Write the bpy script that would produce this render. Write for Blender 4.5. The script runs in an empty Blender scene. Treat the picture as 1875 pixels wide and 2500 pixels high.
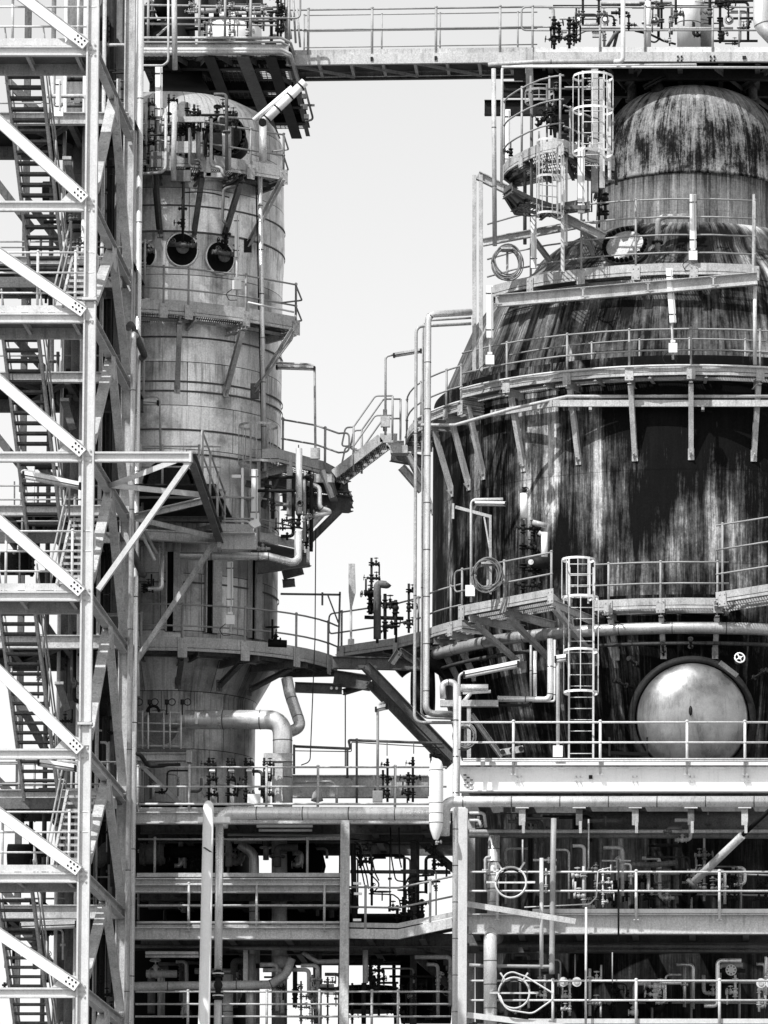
import bpy, math, random
from mathutils import Vector as V, Matrix
random.seed(7)
sc = bpy.context.scene
COL = sc.collection
# ------------------------------------------------------------------ camera
F = 12700.0; VX = 1750.0; HY = 3650.0; TH = math.atan(0.09); CY0 = HY - F*0.09; CZ = 1.7
ct, st = math.cos(TH), math.sin(TH)
def P(px, py, Y):
    a = (px-VX)/F; b = -(py-CY0)/F
    d = V((a, ct - b*st, st + b*ct)); k = Y/d.y
    return V((d.x*k, Y, CZ + d.z*k))
def G(px, py, z):
    a = (px-VX)/F; b = -(py-CY0)/F
    d = V((a, ct - b*st, st + b*ct)); k = (z-CZ)/d.z
    return V((d.x*k, d.y*k, z))
def proj(p):
    y = p[1]*ct + (p[2]-CZ)*st; z = -p[1]*st + (p[2]-CZ)*ct
    return (VX + F*p[0]/y, CY0 - F*z/y)
cam = bpy.data.cameras.new('camera'); co = bpy.data.objects.new('camera', cam); COL.objects.link(co)
co.location = (0, 0, CZ); co.rotation_euler = (math.pi/2 + TH, 0, 0)
cam.sensor_fit = 'HORIZONTAL'; cam.sensor_width = 36; cam.lens = 36*F/1875
# shift is in units of the larger image side whatever the fit
S = 1.0
cam.shift_x = -(VX-937.5)/1875*S; cam.shift_y = (CY0-1250)/1875*S
cam.clip_start = 1; cam.clip_end = 3000
sc.camera = co
# ------------------------------------------------------------------ materials
MATS = {}
def nodes(name):
    m = bpy.data.materials.new(name); m.use_nodes = True
    nt = m.node_tree; nt.nodes.clear()
    o = nt.nodes.new('ShaderNodeOutputMaterial'); b = nt.nodes.new('ShaderNodeBsdfPrincipled')
    nt.links.new(b.outputs[0], o.inputs[0]); MATS[name] = m
    return m, nt, b
def N(nt, t, **k):
    n = nt.nodes.new(t)
    for a, v in k.items():
        if a.startswith('i_'): n.inputs[a[2:].replace('_', ' ')].default_value = v
        else: setattr(n, a, v)
    return n
def math_n(nt, op, a, b=None, c=None, clamp=False):
    n = nt.nodes.new('ShaderNodeMath'); n.operation = op; n.use_clamp = clamp
    for i, x in enumerate((a, b, c)):
        if x is None: continue
        if isinstance(x, (int, float)): n.inputs[i].default_value = x
        else: nt.links.new(x, n.inputs[i])
    return n.outputs[0]
def ramp(nt, x, lo, hi, a=0.0, b=1.0):
    n = nt.nodes.new('ShaderNodeMapRange'); n.clamp = True
    nt.links.new(x, n.inputs[0])
    for i, q in zip((1, 2, 3, 4), (lo, hi, a, b)): n.inputs[i].default_value = q
    return n.outputs[0]
def noise(nt, vec, scale, det=4, rough=.6, dist=0):
    n = N(nt, 'ShaderNodeTexNoise'); n.inputs['Scale'].default_value = scale
    n.inputs['Detail'].default_value = det; n.inputs['Roughness'].default_value = rough
    n.inputs['Distortion'].default_value = dist
    nt.links.new(vec, n.inputs['Vector']); return n.outputs[0]
def grey(nt, x):
    n = nt.nodes.new('ShaderNodeCombineColor')
    for i in range(3): nt.links.new(x, n.inputs[i])
    return n.outputs[0]
def steel(name, base, var=.18, rough=.55, metal=0.0, grime=.25, fine=.12, streak=.3):
    m, nt, b = nodes(name)
    g = N(nt, 'ShaderNodeNewGeometry').outputs['Position']
    n1 = noise(nt, g, 1.3, 5, .65); n2 = noise(nt, g, 26, 3, .7)
    mp = N(nt, 'ShaderNodeMapping'); mp.inputs['Scale'].default_value = (9, 9, .9); nt.links.new(g, mp.inputs[0])
    n3 = noise(nt, mp.outputs[0], 1.0, 5, .7)
    v = ramp(nt, n1, .3, .7, base*(1-var), base*(1+var))
    v = math_n(nt, 'MULTIPLY', v, ramp(nt, n2, .3, .7, 1-fine, 1+fine))
    v = math_n(nt, 'MULTIPLY', v, ramp(nt, n3, .52, .68, 1, 1-streak))
    n4 = noise(nt, g, 4.5, 6, .75)
    v = math_n(nt, 'MULTIPLY', v, ramp(nt, n4, .6, .68, 1, 1-grime))
    nt.links.new(grey(nt, v), b.inputs['Base Color'])
    nt.links.new(ramp(nt, n1, .3, .7, rough-.1, rough+.12), b.inputs['Roughness'])
    b.inputs['Metallic'].default_value = metal; b.inputs['Specular IOR Level'].default_value = .5 if base > .2 else .12
    bp = N(nt, 'ShaderNodeBump'); bp.inputs['Strength'].default_value = .25; bp.inputs['Distance'].default_value = .01
    nt.links.new(n2, bp.inputs['Height']); nt.links.new(bp.outputs[0], b.inputs['Normal'])
    return m
def cyl_coords(nt, cx, cy):
    g = N(nt, 'ShaderNodeNewGeometry').outputs['Position']
    s = N(nt, 'ShaderNodeSeparateXYZ'); nt.links.new(g, s.inputs[0])
    x = math_n(nt, 'SUBTRACT', s.outputs[0], cx); y = math_n(nt, 'SUBTRACT', s.outputs[1], cy)
    a = math_n(nt, 'ARCTAN2', x, math_n(nt, 'MULTIPLY', y, -1.0))   # 0 towards the camera, + to the right
    return g, a, s.outputs[2]
def comb(nt, x, y, z=0.0):
    c = N(nt, 'ShaderNodeCombineXYZ')
    for i, q in enumerate((x, y, z)):
        if isinstance(q, (int, float)): c.inputs[i].default_value = q
        else: nt.links.new(q, c.inputs[i])
    return c.outputs[0]
# ------------------------------------------------------------------ mesh builder
class B:
    def __init__(s): s.v = []; s.f = []; s.sm = []
    def add(s, vs, fs, smooth=False):
        o = len(s.v); s.v += [V(x) for x in vs]; s.f += [tuple(i+o for i in f) for f in fs]
        s.sm += [smooth]*len(fs) if isinstance(smooth, bool) else smooth
        return s
    def hexa(s, b4, t4):
        return s.add(list(b4)+list(t4), [(0, 3, 2, 1), (4, 5, 6, 7), (0, 1, 5, 4), (1, 2, 6, 5), (2, 3, 7, 6), (3, 0, 4, 7)])
    def box(s, c, sx, sy, sz):
        c = V(c); x, y, z = sx/2, sy/2, sz/2
        q = [(-x, -y), (x, -y), (x, y), (-x, y)]
        return s.hexa([c+V((a, b, -z)) for a, b in q], [c+V((a, b, z)) for a, b in q])
    def bar(s, p, q, w, h, up=(0, 0, 1), off=(0, 0)):
        p, q = V(p), V(q); d = (q-p).normalized(); up = V(up)
        if abs(d.dot(up)) > .97: up = V((0, 1, 0)) if abs(d.y) < .9 else V((1, 0, 0))
        r = d.cross(up).normalized(); u = r.cross(d).normalized()
        o = r*off[0] + u*off[1]
        c = [r*(-w/2)-u*(h/2), r*(w/2)-u*(h/2), r*(w/2)+u*(h/2), r*(-w/2)+u*(h/2)]
        return s.hexa([p+o+k for k in c], [q+o+k for k in c])
    def ib(s, p, q, w, h, t=.014, up=(0, 0, 1), tf=None):
        tf = tf or t*1.5
        s.bar(p, q, t, h-2*tf, up); s.bar(p, q, w, tf, up, (0, h/2-tf/2)); s.bar(p, q, w, tf, up, (0, -h/2+tf/2)); return s
    def ch(s, p, q, w, h, t=.014, up=(0, 0, 1), side=1):
        s.bar(p, q, t, h-2*t, up, (side*(w/2-t/2), 0)); s.bar(p, q, w, t, up, (0, h/2-t/2)); s.bar(p, q, w, t, up, (0, -h/2+t/2)); return s
    def ang(s, p, q, w, t=.012, up=(0, 0, 1), side=1):
        s.bar(p, q, w, t, up, (0, w/2)); s.bar(p, q, t, w-t, up, (side*w/2, -t/2)); return s
    def cyl(s, p, q, r, r2=None, n=10, cap=True):
        p, q = V(p), V(q); r2 = r if r2 is None else r2
        d = (q-p).normalized(); a = V((0, 0, 1)) if abs(d.z) < .9 else V((1, 0, 0))
        x = d.cross(a).normalized(); y = d.cross(x)
        A = [(math.cos(2*math.pi*i/n), math.sin(2*math.pi*i/n)) for i in range(n)]
        vs = [p+(x*c+y*e)*r for c, e in A]+[q+(x*c+y*e)*r2 for c, e in A]
        fs = [(i, n+i, n+(i+1) % n, (i+1) % n) for i in range(n)]; sm = [True]*n
        if cap: fs += [tuple(range(n)), tuple(range(2*n-1, n-1, -1))]; sm += [False]*2
        return s.add(vs, fs, sm)
    def tube(s, pts, r, bend=0, n=8, k=5, cap=True):
        pts = [V(p) for p in pts]
        if bend: pts = fillet(pts, bend, k)
        m = len(pts)
        if m < 2: return s
        T = []
        for i in range(m):
            d = (pts[min(i+1, m-1)]-pts[max(i-1, 0)])
            if 0 < i < m-1: d = (pts[i+1]-pts[i]).normalized()+(pts[i]-pts[i-1]).normalized()
            T.append(d.normalized() if d.length > 1e-9 else V((0, 0, 1)))
        a = V((0, 0, 1)) if abs(T[0].z) < .9 else V((1, 0, 0))
        x = T[0].cross(a).normalized(); vs = []
        for i in range(m):
            x = (x - T[i]*x.dot(T[i])).normalized(); y = T[i].cross(x)
            vs += [pts[i]+(x*math.cos(2*math.pi*j/n)+y*math.sin(2*math.pi*j/n))*r for j in range(n)]
        fs = [(i*n+j, i*n+(j+1) % n, (i+1)*n+(j+1) % n, (i+1)*n+j) for i in range(m-1) for j in range(n)]
        sm = [True]*len(fs)
        if cap: fs += [tuple(range(n-1, -1, -1)), tuple(range((m-1)*n, m*n))]; sm += [False]*2
        return s.add(vs, fs, sm)
    def strip(s, pts, w, h, up=(0, 0, 1)):          # flat bar swept along a path
        pts = [V(p) for p in pts]
        for a, b in zip(pts, pts[1:]):
            d = (b-a).normalized()*.5*min(w, h); s.bar(a, b, w, h, up)
        return s
    def lathe(s, prof, cx, cy, a0=0, a1=2*math.pi, n=64, smooth=True):
        full = abs(a1-a0-2*math.pi) < 1e-6; m = n if full else n+1
        vs = [(cx+r*math.cos(a0+(a1-a0)*j/n), cy+r*math.sin(a0+(a1-a0)*j/n), z) for r, z in prof for j in range(m)]
        fs = []
        for i in range(len(prof)-1):
            for j in range(n):
                k = (j+1) % m
                fs.append((i*m+j, i*m+k, (i+1)*m+k, (i+1)*m+j))
        return s.add(vs, fs, [smooth]*len(fs))
    def ell(s, c, rx, ry, rz, n=12, m=7, R=None):
        vs = []; c = V(c)
        for i in range(m+1):
            th = math.pi*i/m
            for j in range(n):
                ph = 2*math.pi*j/n
                q = V((rx*math.sin(th)*math.cos(ph), ry*math.sin(th)*math.sin(ph), rz*math.cos(th)))
                vs.append(c+(R @ q if R else q))
        fs = [(i*n+j, (i+1)*n+j, (i+1)*n+(j+1) % n, i*n+(j+1) % n) for i in range(m) for j in range(n)]
        return s.add(vs, fs, True)
    def poly(s, pts, th):                            # prism: polygon pts extruded by the vector th
        pts = [V(p) for p in pts]; th = V(th); n = len(pts)
        return s.add(pts+[p+th for p in pts], [tuple(range(n-1, -1, -1)), tuple(range(n, 2*n))]+[(i, (i+1) % n, n+(i+1) % n, n+i) for i in range(n)])
    def torus(s, c, R, r, nrm=(0, 0, 1), n=20, k=6, a0=0, a1=2*math.pi):
        c = V(c); d = V(nrm).normalized(); a = V((0, 0, 1)) if abs(d.z) < .9 else V((1, 0, 0))
        x = d.cross(a).normalized(); y = d.cross(x)
        pts = [c+(x*math.cos(a0+(a1-a0)*i/n)+y*math.sin(a0+(a1-a0)*i/n))*R for i in range(n+1)]
        return s.tube(pts, r, 0, k)
    def build(s, name, mat, parent=None):
        me = bpy.data.meshes.new(name)
        me.from_pydata([tuple(v) for v in s.v], [], s.f); me.update()
        me.polygons.foreach_set('use_smooth', s.sm)
        me.materials.append(MATS[mat])
        o = bpy.data.objects.new(name, me); COL.objects.link(o)
        if parent: o.parent = parent
        return o
def fillet(pts, rad, k=5):
    out = [pts[0]]
    for a, b, c in zip(pts, pts[1:], pts[2:]):
        u, w = (a-b), (c-b); lu, lw = u.length, w.length
        if lu < 1e-6 or lw < 1e-6: continue
        u.normalize(); w.normalize(); cs = max(-1, min(1, u.dot(w))); ang = math.acos(cs)
        if ang > 3.05 or ang < .05: out.append(b); continue
        t = min(rad/math.tan(ang/2), lu*.48, lw*.48)
        p0, p1 = b+u*t, b+w*t
        for i in range(k+1):
            q = i/k; out.append(p0*(1-q)**2+b*2*q*(1-q)+p1*q*q)
    out.append(pts[-1]); return out
ROOTS = []
def thing(name, label, cat, group=None):
    o = bpy.data.objects.new(name, None); COL.objects.link(o); o.empty_display_size = .2
    o['label'] = label; o['category'] = cat
    if group: o['group'] = group
    ROOTS.append(o); return o
def solo(b, name, mat, label, cat, group=None):
    o = b.build(name, mat); o['label'] = label; o['category'] = cat
    if group: o['group'] = group
    ROOTS.append(o); return o
def kids(o):
    return [c for c in ALLCH.get(o.name, [])]
ALLCH = {}
def finalize():
    for o in COL.objects:
        if o.parent: ALLCH.setdefault(o.parent.name, []).append(o)
    for r in ROOTS:
        ms = []; q = [r]
        while q:
            o = q.pop()
            if o.type == 'MESH': ms.append(o)
            q += kids(o)
        vs = [v.co for o in ms for v in o.data.vertices]
        if not vs: continue
        x0 = min(v.x for v in vs); x1 = max(v.x for v in vs); y0 = min(v.y for v in vs); y1 = max(v.y for v in vs); z0 = min(v.z for v in vs)
        c = V(((x0+x1)/2, (y0+y1)/2, z0)); M = Matrix.Translation(-c)
        for o in ms: o.data.transform(M)
        r.location = c
# ------------------------------------------------------------------ composite makers
def lerp(a, b, t): return V(a)*(1-t)+V(b)*t
def plen(pts): return sum((b-a).length for a, b in zip(pts, pts[1:]))
def pat(pts, d):
    for a, b in zip(pts, pts[1:]):
        l = (b-a).length
        if d <= l+1e-6: return a+(b-a)*(d/l)
        d -= l
    return pts[-1].copy()
def ppx(pts, px):                                   # the point of a path seen at column px
    best = None
    for a, b in zip(pts, pts[1:]):
        for i in range(13):
            q = a+(b-a)*(i/12); e = abs(proj(q)[0]-px)
            if best is None or e < best[0]: best = (e, q)
    return best[1]
def shift(p, dz): return V((p[0], p[1], p[2]+dz))
def grate(b, q, sp1=.09, sp2=.3, t=.012, h=.03):
    a, c, d, e = [V(x) for x in q]                   # quad a-c outer edge, e-d inner edge
    n1 = max(2, int((c-a).length/sp1)); n2 = max(2, int((e-a).length/sp2))
    for i in range(n1+1):
        u = i/n1; p, r = lerp(a, c, u), lerp(e, d, u)
        if (r-p).length > .02: b.bar(p, r, t, h)
    for i in range(n2+1):
        u = i/n2; p, r = lerp(a, e, u), lerp(c, d, u)
        if (r-p).length > .02: b.bar(p, r, t, h*.7)
def rails(parent, pts, h=1.1, n=2, posts=None, sp=1.5, r=.024, mat='rail', close=(0, 0), base=.0, foot=.0, pmat=None, sq=False):
    """guard rail along pts (deck level): rail lines as one mesh, every post its own"""
    pts = [V(p) for p in pts]; b = B(); lv = [h*(i+1)/n for i in range(n)]
    for z in lv: b.tube([shift(p, z) for p in pts], r, .12, 7, 3)
    for e, on in ((0, close[0]), (-1, close[1])):
        if on and n > 1:                              # loop closing the two upper rails
            d = (pts[0]-pts[1] if e == 0 else pts[-1]-pts[-2]); d.z = 0; d.normalize(); p = pts[e]; o = d*.3
            b.tube([shift(p, lv[-1]), shift(p+o, lv[-1]), shift(p+o, lv[-2]), shift(p, lv[-2])], r, .2, 7, 5)
    if posts is None:
        L = plen(pts); k = max(1, round(L/sp)); ps = [pat(pts, L*i/k) for i in range(k+1)]
    else: ps = [ppx(pts, x) for x in posts]
    for p in ps:
        pb = B()
        pb.cyl(shift(p, -base), shift(p, h+r), r*1.25, n=8); pb.ell(shift(p, h+r), r*1.7, r*1.7, r*1.5, 8, 5)
        for z in lv[:-1]: pb.ell(shift(p, z), r*1.8, r*1.8, r*1.6, 8, 5)
        if foot: pb.box(shift(p, -base+.01), foot, .05, .02)
        pb.build('post', pmat or mat, parent)
    b.build('rail', mat, parent)
def platform(label, outer, inner, toe=.17, posts=None, sp=1.6, struts=(), shell=None, drop=1.4, cat='platform', name='access_platform',
             group=None, n=2, rail=True, mat='galv', h=1.1, close=(0, 0), plate=(.22, .38), ends=True, solid=False, radial=True, smat='galv', jd=.14, gs=.1):
    t = thing(name, label, cat, group)
    g = B()
    for i in range(len(outer)-1):
        if solid: g.hexa([shift(x, -.02) for x in (outer[i], outer[i+1], inner[i+1], inner[i])], [shift(x, .0) for x in (outer[i], outer[i+1], inner[i+1], inner[i])])
        else: grate(g, (shift(outer[i], -.02), shift(outer[i+1], -.02), shift(inner[i+1], -.02), shift(inner[i], -.02)), gs, .28)
    g.build('deck', 'grate', t)
    e = B()
    for i in range(len(outer)-1):
        e.bar(shift(outer[i], toe/2-.05), shift(outer[i+1], toe/2-.05), .012, toe+.1)
        e.bar(shift(outer[i], -.1), shift(outer[i+1], -.1), .06, .012)
        e.bar(shift(inner[i], -.07), shift(inner[i+1], -.07), .05, .1)
    if ends:
        for k in (0, -1): e.bar(shift(outer[k], .0), shift(inner[k], .0), .012, .2)
    e.build('toe_board', mat, t)
    if radial:
        L = plen(outer); Li = plen(inner); k = max(1, round(L/1.5)); j = B()
        for i in range(k+1):
            j.ib(shift(pat(outer, L*i/k), -.04-jd/2), shift(pat(inner, Li*i/k), -.04-jd/2), .08, jd, .012)
        for u in (.33, .72): j.strip([shift(lerp(outer[i], inner[i], u), -.1) for i in range(len(outer))], .05, .08)
        j.build('joist', smat, t)
    if rail:
        gr = bpy.data.objects.new('guardrail', None); COL.objects.link(gr); gr.parent = t
        rails(gr, outer, h, n, posts, sp, close=close, base=.12)
        if plate:
            ps = [ppx(outer, x) for x in posts] if posts else [pat(outer, plen(outer)*i/max(1, round(plen(outer)/sp))) for i in range(max(1, round(plen(outer)/sp))+1)]
            for p in ps:
                i = min(range(len(outer)), key=lambda k: (outer[k]-p).length); j2 = min(max(i, 0), len(outer)-2)
                d = (outer[j2+1]-outer[j2]).normalized(); pb = B(); nr = V((d.y, -d.x, 0)); nr = nr if nr.y < 0 else -nr
                c = shift(p, -.03)+nr*.03
                pb.bar(c-d*plate[0]/2, c+d*plate[0]/2, .016, plate[1])
                for a in (-.3, .3):
                    for z in (-.3, .3): pb.cyl(c+d*plate[0]*a+V((0, 0, z*plate[1]))+nr*.008, c+d*plate[0]*a+V((0, 0, z*plate[1]))+nr*.03, .016, n=6)
                pb.build('post_bracket', mat, t)
    for x in struts:
        p = ppx(outer, x) if not isinstance(x, V) else x
        if shell:
            d = V((p.x-shell[0], p.y-shell[1], 0)).normalized(); w = V((shell[0], shell[1], 0))+d*shell[2]
            pin = V((w.x, w.y, p.z-.2)); q = V((w.x, w.y, p.z-drop))
            sb = B(); sb.ib(shift(p, -.2), pin, .1, .2, .012)
            o = shift(p-d*.18, -.3); sb.ch(o, q, .13, .12, .014)
            sb.bar(q+V((0, 0, -.15)), q+V((0, 0, .15)), .16, .03, up=d); sb.poly([q+d*.01+V((0, 0, .1)), q+d*.16+V((0, 0, .02)), q+d*.01+V((0, 0, -.14))], d.cross(V((0, 0, 1)))*.02)
            sb.build('bracket', smat, t)
    return t
def arc(cx, cy, r, z, a0, a1, n):
    return [V((cx+r*math.cos(a0+(a1-a0)*i/n), cy+r*math.sin(a0+(a1-a0)*i/n), z)) for i in range(n+1)]
def angpx(cx, cy, r, z, px):
    best = min((abs(proj((cx+r*math.cos(math.pi*(1+i/720)), cy+r*math.sin(math.pi*(1+i/720)), z))[0]-px), math.pi*(1+i/720)) for i in range(721))
    return best[1]
def ladder(label, p, ztop, w=.42, hoops=(), cage=None, R=.36, side=(1, 0, 0), out=(0, -1, 0), mat='rail_light', hm='white', ext=0, group=None, name='caged_ladder', sp=.29):
    p = V(p); t = thing(name, label, 'ladder', group); s = V(side).normalized(); o = V(out).normalized()
    for k in (-1, 1):
        B().bar(p+s*k*w/2, V((p.x, p.y, ztop+ext))+s*k*w/2, .05, .022, up=o).build('stile', mat, t)
    b = B(); z = p.z+.15
    while z < ztop: b.cyl(V((p.x, p.y, z))-s*w/2, V((p.x, p.y, z))+s*w/2, .013, n=6); z += sp
    b.build('rung', mat, t)
    if hoops:
        def hp(z, n=12):
            return [V((p.x, p.y, z))+s*(R*math.sin(a))+o*(.3+R*math.cos(a)) for a in [(-2.35+4.7*i/n) for i in range(n+1)]]
        for z in hoops:
            hb = B(); q = hp(z); q = [V((p.x, p.y, z))-s*w/2]+q+[V((p.x, p.y, z))+s*w/2]
            for a, c in zip(q, q[1:]): hb.bar(a, c, .008, .06)
            hb.build('hoop', hm, t)
        z0, z1 = min(hoops), max(hoops); a, c = hp(z0), hp(z1)
        for i in (0, 2, 4, 6, 8, 10, 12): B().bar(a[i], c[i], .022, .01, up=o).build('cage_bar', mat, t)
    return t
def flange(b, c, d, r, th=.05, nb=8):
    c = V(c); d = V(d).normalized(); b.cyl(c-d*th/2, c+d*th/2, r, n=14)
    a = V((0, 0, 1)) if abs(d.z) < .9 else V((1, 0, 0)); x = d.cross(a).normalized(); y = d.cross(x)
    for i in range(nb):
        q = c+(x*math.cos(6.283*i/nb)+y*math.sin(6.283*i/nb))*r*.82
        b.cyl(q-d*th*.9, q+d*th*.9, r*.09, n=5)
def wheel(b, c, nrm, R, r=.012):
    c = V(c); nrm = V(nrm).normalized(); b.torus(c, R, r, nrm, 16, 5)
    a = V((0, 0, 1)) if abs(nrm.z) < .9 else V((1, 0, 0)); x = nrm.cross(a).normalized(); y = nrm.cross(x)
    for i in range(2):
        u = x*math.cos(i*math.pi/2+.5)+y*math.sin(i*math.pi/2+.5); b.cyl(c-u*R, c+u*R, r*.8, n=5)
    b.cyl(c-nrm*.02, c+nrm*.02, r*2.2, n=6)
def valve(b, c, ax, up, s=.1, hw=True):
    """gate valve: body, two flanges, bonnet, handwheel"""
    c = V(c); ax = V(ax).normalized(); up = V(up).normalized()
    b.cyl(c-ax*s*.9, c+ax*s*.9, s*.42, n=8); b.ell(c, s*.62, s*.62, s*.62, 8, 5)
    for k in (-1, 1): b.cyl(c+ax*s*k*.78, c+ax*s*k*.98, s*.68, n=10)
    b.cyl(c, c+up*s*1.3, s*.3, n=7); b.cyl(c+up*s*.9, c+up*s*1.05, s*.5, n=8); b.cyl(c+up*s*1.3, c+up*s*2.1, s*.1, n=5)
    if hw: wheel(b, c+up*s*2.0, up, s*.72, s*.09)
def pipe(label, pts, r, mat='alu', bend=None, bands=True, flanges=(), cat='pipe', name='pipe', group=None, n=14, bsp=1.6, cap=True):
    pts = [V(p) for p in pts]; bend = r*2.2 if bend is None else bend
    if name == 'pipe':
        w = label.split()
        for k in ('cable', 'wire', 'conduit', 'hose', 'riser', 'rod', 'tube', 'post'):
            if k in w: name = cat = k; break
    t = thing(name, label, cat, group); B().tube(pts, r, bend, n, 7, cap).build('pipe_run' if name == 'pipe' else name+'_run', mat, t)
    if bands:
        f = fillet(pts, bend, 7) if bend else pts; L = plen(f); k = min(14, int(L/bsp))
        for i in range(1, k+1):
            d = L*i/(k+1); p, q = pat(f, d-.012), pat(f, d+.012)
            if (q-p).length > .01: B().cyl(p, q, r*1.012+.003, n=n, cap=False).build('joint_band', 'band', t)
    for d, rr in flanges:
        f = fillet(pts, bend, 7); p = pat(f, d); q = pat(f, d+.02); fb = B(); flange(fb, p, q-p, rr); fb.build('flange', 'dark', t)
    return t
def pole_lamp(label, px, y0, y1, Y, hw=.075, pole=None, tilt=(0, 0), group='tall narrow box lamps on poles'):
    """tall narrow box lamp on a pole: y0 top, y1 bottom of the lamp, pole down to y=pole"""
    t = thing('pole_lamp', label, 'lamp', group)
    a, c = P(px, y0, Y)+V((tilt[0], 0, 0)), P(px, y1, Y)
    B().bar(a, c, hw*2, .11, up=(0, -1, 0)).build('housing', 'white', t)
    b = B(); m = (c-a); 
    b.bar(a+m*.02+V((hw*.55, -.064, 0)), c-m*.02+V((hw*.55, -.064, 0)), .03, .018, up=(0, -1, 0))
    b.build('front_strip', 'lampglass', t)
    for u in (.15, .85): B().bar(a+m*u+V((-hw-.02, -.06, 0)), a+m*u+V((hw+.02, -.06, 0)), .02, .02).build('clamp', 'dark', t)
    if pole:
        e = P(px, pole, Y); B().cyl(lerp(a, c, .5)+V((0, .09, 0)), e+V((0, .09, 0)), .032, n=8).build('pole', 'rail_light', t)
        b = B(); b.box(e+V((0, .02, .28)), .22, .14, .24); b.box(e+V((.0, .0, .45)), .12, .1, .06); b.build('junction_box', 'white', t)
        B().tube([e+V((-.1, .02, .2)), e+V((-.28, .0, .05)), e+V((-.2, 0, -.12)), e+V((0, .05, -.1))], .011, .08, 5).build('cable', 'dark', t)
    return t
def arm_lamp(label, pts, Y, lamp, r=.032, box=None, mat='galv', group='strip lamps on bent arms', th=.1, hm='white'):
    """pts: pixel path of the bent pole; lamp: (x0,y0,x1,y1) pixel ends of the tubular strip lamp"""
    t = thing('arm_lamp', label, 'lamp', group)
    B().tube([P(x, y, Y) for x, y in pts], r, .16, 9, 5).build('pole', mat, t)
    a, c = P(lamp[0], lamp[1], Y), P(lamp[2], lamp[3], Y)
    B().bar(a, c, .16, th*.55, off=(0, th*.3)).build('housing', hm, t)
    B().cyl(a+V((0, -.02, -th*.3)), c+V((0, -.02, -th*.3)), th*.3, n=8).build('lamp_tube', 'lampglass', t)
    for u in (.0, 1.0): B().box(lerp(a, c, u), .05, .17, th).build('end_cap', 'dark', t)
    if box:
        p = P(box[0], box[1], Y); B().box(p+V((0, -.02, 0)), .24, .14, .28).build('junction_box', hm, t)
    return t
def valve_tree(label, px, y0, y1, Y, seed=1, s=.1, mat='dark', w=.5, name='valve_assembly', cat='valves', group=None, side=1, pipes='dark'):
    """upright stand pipe with stacked flanges, valves and side branches between pixel rows y0 (top) and y1"""
    R = random.Random(seed); t = thing(name, label, cat, group); a, c = P(px, y1, Y), P(px, y0, Y); L = (c-a).length
    B().cyl(a, c, s*.32, n=8).build('stand_pipe', pipes, t)
    k = max(2, int(L/(s*3.4)))
    for i in range(k):
        z = lerp(a, c, (i+.55)/k); b = B()
        if R.random() < .6: valve(b, z, (0, 0, 1), (R.choice((-1, 1)), -.5*R.random(), .1), s*R.uniform(.8, 1.15)); b.build('valve', mat, t)
        else:
            for q in (-1, 1): b.cyl(z+V((0, 0, q*s*.3)), z+V((0, 0, q*s*.3+s*.2)), s*.8, n=10)
            b.build('flange', mat, t)
        if R.random() < .55:
            d = side*R.uniform(.5, 1)*w; q = z+V((d, 0, 0)); b = B(); b.cyl(z, q, s*.25, n=7); valve(b, lerp(z, q, .6), (1, 0, 0), (0, -.3, 1), s*.8)
            b.cyl(q, q+V((0, 0, R.choice((-1, 1))*s*3)), s*.22, n=7); b.cyl(q-V((s*.4, 0, 0)), q+V((s*.1, 0, 0)), s*.6, n=8); b.build('branch', mat, t)
    return t
def hose(label, c, R, turns=7, Y=None, mat='hose', tilt=.15, seed=1):
    rr = random.Random(seed); c = V(c); t = thing('hose_coil', label, 'hose'); b = B()
    for i in range(turns):
        q = R*rr.uniform(.82, 1.05); n = V((rr.uniform(-tilt, tilt), -1, rr.uniform(-tilt, tilt)))
        cc = c+V((rr.uniform(-.05, .05), -.03*i, rr.uniform(-.08, .05)))
        d = n.normalized(); x = d.cross(V((0, 0, 1))).normalized(); y = d.cross(x)
        b.tube([cc+x*math.cos(6.283*j/24)*q*.92-y*math.sin(6.283*j/24)*q*1.08 for j in range(25)], .017, 0, 6)
    b.build('hose_loop', mat, t)
    h = B(); h.bar(c+V((0, .12, R*.75)), c+V((0, -.25, R*.75)), .3, .05); h.bar(c+V((0, .12, R*1.2)), c+V((0, .12, -R*1.1)), .06, .06); h.build('hose_hook', 'galv', t)
    return t

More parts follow.
